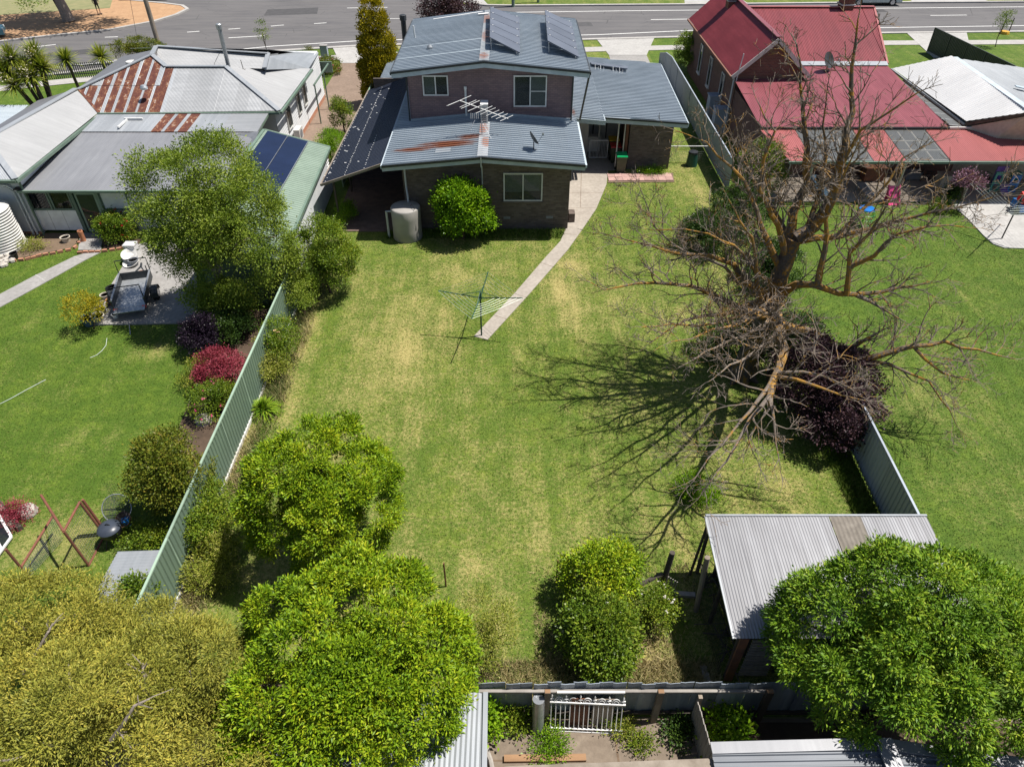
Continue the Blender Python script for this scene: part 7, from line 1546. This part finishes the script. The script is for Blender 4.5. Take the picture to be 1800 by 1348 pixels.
# strappy plants
def straps(C0, n, L, W, rng, up=.8, droop=1.0, seg=4):
    Vs = []; Fs = []; k = 0
    for i in range(n):
        a = rng.uniform(0, 2*math.pi); el = rng.uniform(-.35, 1.2)*up; d = np.array((math.cos(a)*math.cos(el), math.sin(a)*math.cos(el), math.sin(el))); s = np.array((-math.sin(a), math.cos(a), 0))
        l = L*rng.uniform(.7, 1.15); w = W*rng.uniform(.8, 1.2); p = np.array(C0)+d*.04
        for j in range(seg+1):
            t = j/seg; ww = w*(1-.9*t**2)*.5; q = p+d*l*t-np.array((0,0,1))*droop*l*.5*t*t
            Vs += [q-s*ww, q+s*ww]
            if j < seg: Fs.append((k, k+1, k+3, k+2))
            k += 2
    return np.array(Vs), np.array(Fs)
def cordyline(label, heads, base, L, seed, plume=0, n=130):
    n = int(n*2); rng = R_(seed); T = thing('cabbage_palm', label, 'palm', base)
    for h in heads:
        m = MB(); b = Vector(base); h = Vector(h); m.tube([b, b.lerp(h,.5)+Vector((0,0,.1)), h], [.13,.10,.08], 8); part(T, 'trunk', m, M['bark'], 'auto')
        V, F = straps(h, n, L*.9, .075, rng, 1.15, .3); addmesh(T, 'leaf_head', V, F, M['leafK'])
    for h in heads[:plume]:
        P = np.array(h)+rng.normal(size=(110,3))*np.array((.22,.22,.2))+np.array((0,-.25,.35)); V, F = leaf_arrays(P, rng.normal(size=(110,3)), rng.normal(size=(110,3)), np.full(110,.10), np.full(110,.07)); addmesh(T, 'flower_plume', V, F, M['flowerc'], kind='stuff')
b = gp(70,190,0); b = Vector((-27.9,43.6,0)); hd = [yp(px, py, Y) for px, py, Y in ((20,105,44),(62,100,44.4),(25,150,43.2),(55,135,43.4),(45,125,44),(75,120,44),(10,128,43.6))]
cordyline('big many headed cabbage palm at the left edge', hd, b, 1.15, 110, 4, 150)
hp = yp(116,106,51.5); cordyline('single headed cabbage palm by the front fence', [hp], (hp.x+.2,51.5,0), 1.1, 111, 0)
hp = yp(178,101,54.5); cordyline('rounded cabbage palm near the road', [hp], (hp.x,54.5,0), 1.2, 112, 0)
hp = yp(128,143,49.5); cordyline('low cabbage palm at the foot of the slender one', [Vector((hp.x,hp.y,.5))], (hp.x,49.5,0), 1.0, 113, 0, 80)
c = gp(466,725); T = thing('agapanthus_clump', 'strappy green agapanthus clump at the green fence', 'plant', c); V, F = straps((c.x,c.y,.08), 520, .68, .045, R_(114), 1.3, .7); V[:, 2] = np.maximum(V[:, 2], .02); addmesh(T, 'leaves', V, F, M['leafB'])
m = MB(); p = gp(360,742); m.lathe([(.02,0),(.3,.05),(.28,.22),(.12,.34),(.02,.36)], p, 9); solo('garden_rock', 'pale rock at the end of the flower bed', 'rock', m, M['rock'], p)
m = MB(); p = gp(383,607); m.lathe([(.02,0),(.18,.02),(.15,.35),(.2,.4),(.16,.62),(.02,.66)], p, 12); solo('garden_ornament', 'blue grey garden ornament in the shaded bed', 'ornament', m, M['bluefence'], p)
m = MB(); p = gp(50,902); m.lathe([(.02,0),(.3,.03),(.26,.2),(.02,.3)], p, 8); solo('garden_rock', 'rounded rock by the red leaved bush at left', 'rock', m, M['rock'], p)

# ------------------------------------------------------------ the dead tree
rnd = random.Random(21)
base = gp(1302,662); DT = thing('dead_tree', 'big leafless dead tree with orange lichen on its limbs', 'tree', base)
def lim(pp, r0, r1, mat='deadlimb', nm='limb', n=8):
    P = [yp(a, b, y) for a, b, y in pp]; Q = []
    for i in range(len(P)-1):
        k = max(1, int((P[i+1]-P[i]).length/.45))
        for j in range(k):
            q = P[i].lerp(P[i+1], j/k)
            if 0 < i+j: q = q+Vector((rnd.gauss(0,.035), rnd.gauss(0,.035), rnd.gauss(0,.03)))
            Q.append(q)
    Q.append(P[-1]); m = len(Q); rs = [r0+(r1-r0)*(i/(m-1))**.8 for i in range(m)]
    mb_ = MB(); mb_.tube(Q, rs, n); part(DT, nm, mb_, M[mat], 'auto'); return Q, rs
tr_ = lim([(1302,664,20.7),(1330,600,20.75),(1356,530,20.8),(1380,465,20.9),(1396,420,21.0)], .46, .24, 'deadbark', 'trunk', 14)
m = MB()
for k in range(7): a = k*.9+.3; d = Vector((math.cos(a), math.sin(a), 0)); m.tube([base+d*.1+Vector((0,0,.5)), base+d*.38+Vector((0,0,.12)), base+d*.7-Vector((0,0,.06))], [.22,.15,.05], 7)
part(DT, 'root_flare', m, M['deadbark'], 'auto')
LM = [
 ([(1396,420,21),(1430,398,21.2),(1455,360,21.4),(1473,330,21.6),(1482,256,21.8),(1498,199,22),(1500,117,22.2),(1508,36,22.3)], .20,.018,'deadbark'),
 ([(1385,440,21),(1391,400,21.3),(1416,320,21.8),(1414,231,22.2),(1409,178,22.5),(1405,120,22.7),(1400,78,22.8)], .17,.018,'deadbark'),
 ([(1430,398,21.2),(1455,373,21),(1480,284,20.6),(1516,228,20.2),(1562,199,19.8),(1612,164,19.4)], .13,.015,'deadlimb'),
 ([(1372,470,20.9),(1345,420,21.1),(1330,370,21.4),(1310,320,21.7),(1285,290,21.9),(1240,250,22.1),(1195,232,22.3)], .12,.012,'deadlimb'),
 ([(1380,450,20.9),(1368,400,20.7),(1335,330,20.5),(1340,280,20.7),(1362,230,20.8),(1335,185,20.9)], .11,.012,'deadlimb'),
 ([(1352,520,20.8),(1310,500,20.6),(1290,465,20.6),(1250,450,20.6),(1170,440,20.8),(1110,427,21.0),(1065,412,21.2)], .13,.012,'deadlimb'),
 ([(1345,532,20.8),(1300,540,20.4),(1260,520,20.1),(1215,505,20.0),(1180,497,19.9),(1120,498,19.8),(1060,507,19.7),(1030,492,19.7)], .13,.010,'deadlimb'),
 ([(1350,540,20.7),(1310,545,20.0),(1270,550,19.5),(1235,556,19.1),(1205,563,18.8),(1175,582,18.4),(1140,605,18.1)], .12,.012,'deadlimb'),
 ([(1396,425,21),(1470,415,20.6),(1540,402,20.3),(1600,385,20),(1680,365,19.7),(1765,342,19.4)], .12,.010,'deadbark'),
 ([(1368,525,20.6),(1397,502,20.1),(1433,502,19.6),(1472,516,19.2),(1506,519,19),(1550,511,18.9),(1634,495,18.8)], .16,.014,'deadlimb'),
 ([(1506,519,19),(1530,532,18.8),(1560,548,18.6),(1592,567,18.4)], .07,.010,'twig'),
 ([(1372,570,20.5),(1425,586,20),(1456,614,19.5),(1481,636,19),(1517,633,18.6),(1550,622,18.4),(1606,609,18.3),(1661,602,18.2),(1717,616,18),(1784,631,17.8)], .17,.012,'deadlimb'),
 ([(1517,633,18.6),(1560,640,18.3),(1600,658,18),(1635,670,17.8),(1655,700,17.5),(1682,748,17.2)], .06,.008,'deadlimb'),
 ([(1606,609,18.3),(1630,630,18.1),(1655,650,17.9),(1680,663,17.8),(1708,669,17.7)], .06,.012,'deadlimb'),
 ([(1456,614,19.5),(1472,611,19.2),(1500,611,19),(1515,600,18.9),(1530,592,18.8)], .09,.045,'deadlimb'),
 ([(1364,555,20.3),(1371,590,19),(1376,620,17.6),(1366,650,16.3),(1358,670,15.6),(1353,698,14.9)], .20,.085,'deadlimb'),
 ([(1360,665,15.7),(1332,700,14.9),(1302,740,14.2),(1272,780,13.6),(1247,808,13.1),(1217,848,12.7)], .07,.010,'twig'),
 ([(1354,695,14.9),(1322,738,14.2),(1296,778,13.6),(1262,828,12.9),(1236,864,12.5)], .065,.010,'twig'),
 ([(1354,695,14.9),(1364,738,14.4),(1368,780,14),(1371,815,13.6)], .05,.010,'twig'),
 ([(1365,662,15.8),(1400,667,15.4),(1440,680,15.2),(1480,694,15),(1515,703,14.9)], .06,.012,'deadlimb'),
 ([(1370,655,16),(1410,652,15.8),(1450,660,15.6),(1490,680,15.4),(1508,692,15.3)], .05,.010,'twig'),
 ([(1437,502,19.6),(1450,440,19.7),(1452,385,19.8),(1472,330,19.8),(1492,298,19.8),(1510,250,19.8)], .11,.012,'deadlimb'),
 ([(1488,518,19.1),(1492,480,19.05),(1495,444,19.0),(1528,408,18.9),(1552,376,18.8),(1575,330,18.7)], .09,.012,'deadlimb'),
 ([(1493,470,19.05),(1536,447,18.8),(1578,410,18.6),(1630,396,18.4),(1700,400,18.2)], .07,.010,'deadlimb'),
 ([(1340,545,20.6),(1330,500,20.0),(1328,450,19.6),(1322,420,19.4),(1300,385,19.2),(1280,350,19)], .09,.012,'deadlimb'),
 ([(1300,500,20.1),(1270,470,20.8),(1235,455,21.2),(1180,430,21.6),(1150,395,22),(1125,330,22.4)], .06,.010,'twig'),
 ([(1392,430,21),(1375,395,21.6),(1352,360,22.2),(1325,320,22.8),(1300,270,23.2),(1272,215,23.4)], .09,.010,'deadbark'),
 ([(1356,560,20.2),(1330,580,19),(1305,590,18.1),(1275,600,17.3),(1240,615,16.6),(1205,640,16.0)], .08,.012,'twig'),
 ([(1352,550,20.4),(1320,560,19.2),(1290,570,18.2),(1255,580,17.4),(1215,595,16.7),(1180,600,16.3)], .085,.012,'deadlimb'),
 ([(1366,585,19.2),(1345,605,18),(1325,622,17),(1300,635,16.2),(1272,650,15.4),(1250,668,14.9)], .08,.012,'twig'),
 ([(1350,545,20.6),(1315,552,19.6),(1275,562,18.9),(1230,572,18.3),(1180,570,18),(1130,575,17.8)], .075,.012,'deadlimb'),
 ([(1360,500,20.8),(1320,470,20.2),(1290,430,19.9),(1250,410,19.8),(1200,400,19.9),(1150,405,20.1)], .07,.012,'deadlimb'),
 ([(1420,400,21.2),(1440,340,21.6),(1452,280,22),(1448,220,22.3),(1455,150,22.5)], .09,.012,'deadbark'),
 ([(1470,416,20.6),(1520,370,20.8),(1560,320,21),(1585,280,21.2),(1640,250,21.4)], .07,.012,'deadbark'),
]
limbs = [lim(a, b*1.15, c_*1.2, d_) for a, b, c_, d_ in LM]
TW = MB(); TWF = MB()
def twig(p, d, L, r, lev):
    k = max(3, min(7, int(L/.22))) if lev < 2 else 3; P = [p]; d = d.normalized(); q = p.copy()
    for i in range(k):
        d = (d+Vector((rnd.gauss(0,.16), rnd.gauss(0,.16), rnd.gauss(.015,.15)))).normalized(); q = q+d*(L/k); P.append(q.copy())
    (TW if lev < 2 else TWF).tube(P, [max(r*(1-.8*i/k), .006) for i in range(k+1)], 4 if lev < 2 else 3, False)
    if lev < 3:
        n = (rnd.randint(4,5), rnd.randint(3,4), rnd.randint(1,2))[lev]
        for j in range(n):
            t = rnd.uniform(.25, .95); i = min(int(t*k), k-1); b = P[i].lerp(P[i+1], t*k-i); dd = (P[i+1]-P[i]).normalized()
            s = dd.cross(Vector((rnd.gauss(0,1), rnd.gauss(0,1), rnd.gauss(0,1)))).normalized()
            twig(b, dd*.75+s*rnd.uniform(.45,1.0)+Vector((0,0,.05)), L*rnd.uniform(.4,.62), max(r*.55, .0045), lev+1)
for (Q, rs), spec_ in zip(limbs, LM):
    tot = sum((Q[i+1]-Q[i]).length for i in range(len(Q)-1)); acc = 0; nxt = tot*.15
    for i in range(len(Q)-1):
        seg = (Q[i+1]-Q[i]).length
        while nxt < acc+seg and nxt < tot*.99:
            b = Q[i].lerp(Q[i+1], (nxt-acc)/seg); dd = (Q[i+1]-Q[i]).normalized(); s = dd.cross(Vector((rnd.gauss(0,1), rnd.gauss(0,1), rnd.gauss(0,1)))).normalized()
            if s.z < -.3 and rnd.random() < .6: s = -s
            fr = nxt/tot; L = rnd.uniform(.8,1.9)*(1.15-.5*fr); twig(b, dd*.7+s*rnd.uniform(.5,1.0)+Vector((0,0,.12)), L, min(rs[i]*.55, .034), 0 if rnd.random() < .5 else 1); nxt += rnd.uniform(.22,.42)*(1.5 if b.y < 17.5 else 1)
        acc += seg
    twig(Q[-1], Q[-1]-Q[-2], .7, rs[-1], 1)
part(DT, 'branchlets', TW, M['twig'], kind='stuff', recalc=False); part(DT, 'fine_twigs', TWF, M['twig'], kind='stuff', recalc=False)
for o in DT.children:
    if o.get('kind') == 'one': del o['kind']

# ------------------------------------------------------------ grass blades
def inpoly(x, y, P):
    c = np.zeros(len(x), bool); n = len(P)
    for i in range(n):
        x0, y0 = P[i][:2]; x1, y1 = P[(i+1) % n][:2]
        h = ((y0 > y) != (y1 > y)) & (x < (x1-x0)*(y-y0)/(y1-y0+1e-12)+x0); c ^= h
    return c
EXC = [[(p.x,p.y) for p in L]+[(p.x,p.y) for p in R[::-1]] if False else None]
Lm = pts((1000,290),(996,400),(985,425),(960,452),(905,516),(833,592)); Rm = pts((1070,290),(1066,325),(1048,368),(1025,402),(998,440),(930,518),(857,598))
EXC = [Lm+Rm[::-1], [(-9.0,32),(-5.2,32),(-5.2,46),(-9,46)], [(-5.3,32.2),(2.9,32.2),(2.9,46),(-5.3,46)], [(2.7,37.5),(9.1,39.5),(9.1,46),(2.7,46)], pts((1068,322),(1185,321),(1183,305),(1070,306)),
 pts((152,573),(352,569),(345,480),(300,420),(240,432)), [(-27.5,23.6)]+Lp+Rp[::-1]+[(-26.9,22.6)], pts((0,470),(25,457),(75,447),(125,437),(137,427),(140,411),(0,411)), pts((136,446),(178,444),(240,433),(260,405),(130,405)), [(-11.4,16.2),(-9.3,14.8),(-9.3,25.2),(-13.0,24.9),(-12.2,22.3),(-11.6,19)],
 [(13.5,35.3),(32,35.3),(32,39),(13.5,39)], [(q_.x,q_.y) for q_ in poly[:0]] or [(0,0),(0,0.1),(0.1,0)], [(p.x,p.y) for p in pts((1668,357),(1700,385),(1728,415),(1745,430),(1765,437),(1800,438))]+[(32,30.2),(32,35.28),(23.8,35.28)],
 [(-13,25.4),(-9.4,25.4),(-9.4,37),(-13,37)], [(-28,31.5),(-13,31.5),(-13,52),(-28,52)], [(13.4,38),(34,38),(34,59),(13.4,59)]]
def blades(name, label, x0, x1, y0, y1, n, hmin, hmax, w, mat, seed, dens=None, ex=0.0, lean=.6):
    rng = R_(seed); x = rng.uniform(x0, x1, n); y = rng.uniform(y0, y1, n)
    d = y*CT+CAM_H*ST; u = 900+FPX*x/d; v = 674-FPX*(y*ST-CAM_H*CT)/d
    ok = (u > -140) & (u < 1940) & (v < 1420) & (rng.random(n) < np.clip(1.35-(y-8)/42, .25, 1))
    if dens is not None: ok &= rng.random(n) < dens(x, y)
    for P in EXC: ok &= ~inpoly(x, y, P)
    x, y = x[ok], y[ok]; n = len(x); h = rng.uniform(hmin, hmax, n); a = rng.uniform(0, 2*np.pi, n); ww = w*rng.uniform(.6,1.4,n)*.5
    lx, ly = rng.normal(size=n)*h*lean, rng.normal(size=n)*h*lean
    V = np.stack([np.stack([x-np.cos(a)*ww, y-np.sin(a)*ww, np.full(n,.002)], 1), np.stack([x+np.cos(a)*ww, y+np.sin(a)*ww, np.full(n,.002)], 1), np.stack([x+lx, y+ly, h], 1)], 1).reshape(-1, 3)
    F = np.arange(len(V)).reshape(-1, 3); dr = dryf(V[:, 0], V[:, 1])+.335+ex
    o = bpy.data.objects.new(name, npmesh(name, V, F, M[mat], {'dry': dr})); COL.objects.link(o); o['kind'] = 'stuff'; o['label'] = label; o['category'] = 'grass'
blades('grass', 'short half dry grass of the middle lawn', -9.1, 11.3, 8.0, 45, 330000, .018, .05, .024, 'blade', 201)
blades('grass', 'mown green grass of the yard with the trailer', -30, -9.3, 8.5, 33, 200000, .018, .045, .022, 'bladeL', 202)
blades('grass', 'mown green grass behind the red roofed house', 11.4, 28, 9, 36, 190000, .018, .045, .022, 'bladeL', 203, ex=.04)
fl = lambda x, y: np.clip(1.25-np.abs(x+8.75)/.55, 0, 1)*(.35+.65*np.clip(.5+np.sin(y*1.7)+.5*np.sin(y*4.1+1), 0, 1))
blades('long_grass', 'long straw coloured grass along the green fence', -9.05, -8.0, 8.2, 31, 34000, .10, .36, .022, 'straw', 204, fl, -.25, .45)
blades('long_grass', 'long rank grass inside the rear fence', -1, 5.2, 8.05, 9.3, 14000, .06, .26, .02, 'straw', 205, None, .0, .5)
blades('long_grass', 'rough grass round the middle rear bush', .6, 5.0, 8.3, 12.2, 26000, .05, .16, .02, 'straw', 206, lambda x, y: np.clip(.25+.6*np.sin(x*2.1+y*1.3), .08, 1), .0, .6)
blades('long_grass', 'uncut grass against the house walls and tank', -6.2, 2.9, 31.3, 32.3, 9000, .06, .2, .03, 'bladeL', 207, None, 0, .5)
blades('long_grass', 'dark rank grass along the grey fence beside the shed', 10.4, 11.2, 12.2, 18, 9000, .08, .3, .02, 'bladeL', 208, None, .1, .5)

for o in bpy.data.objects:
    if o.get('kind') == 'one': del o['kind']
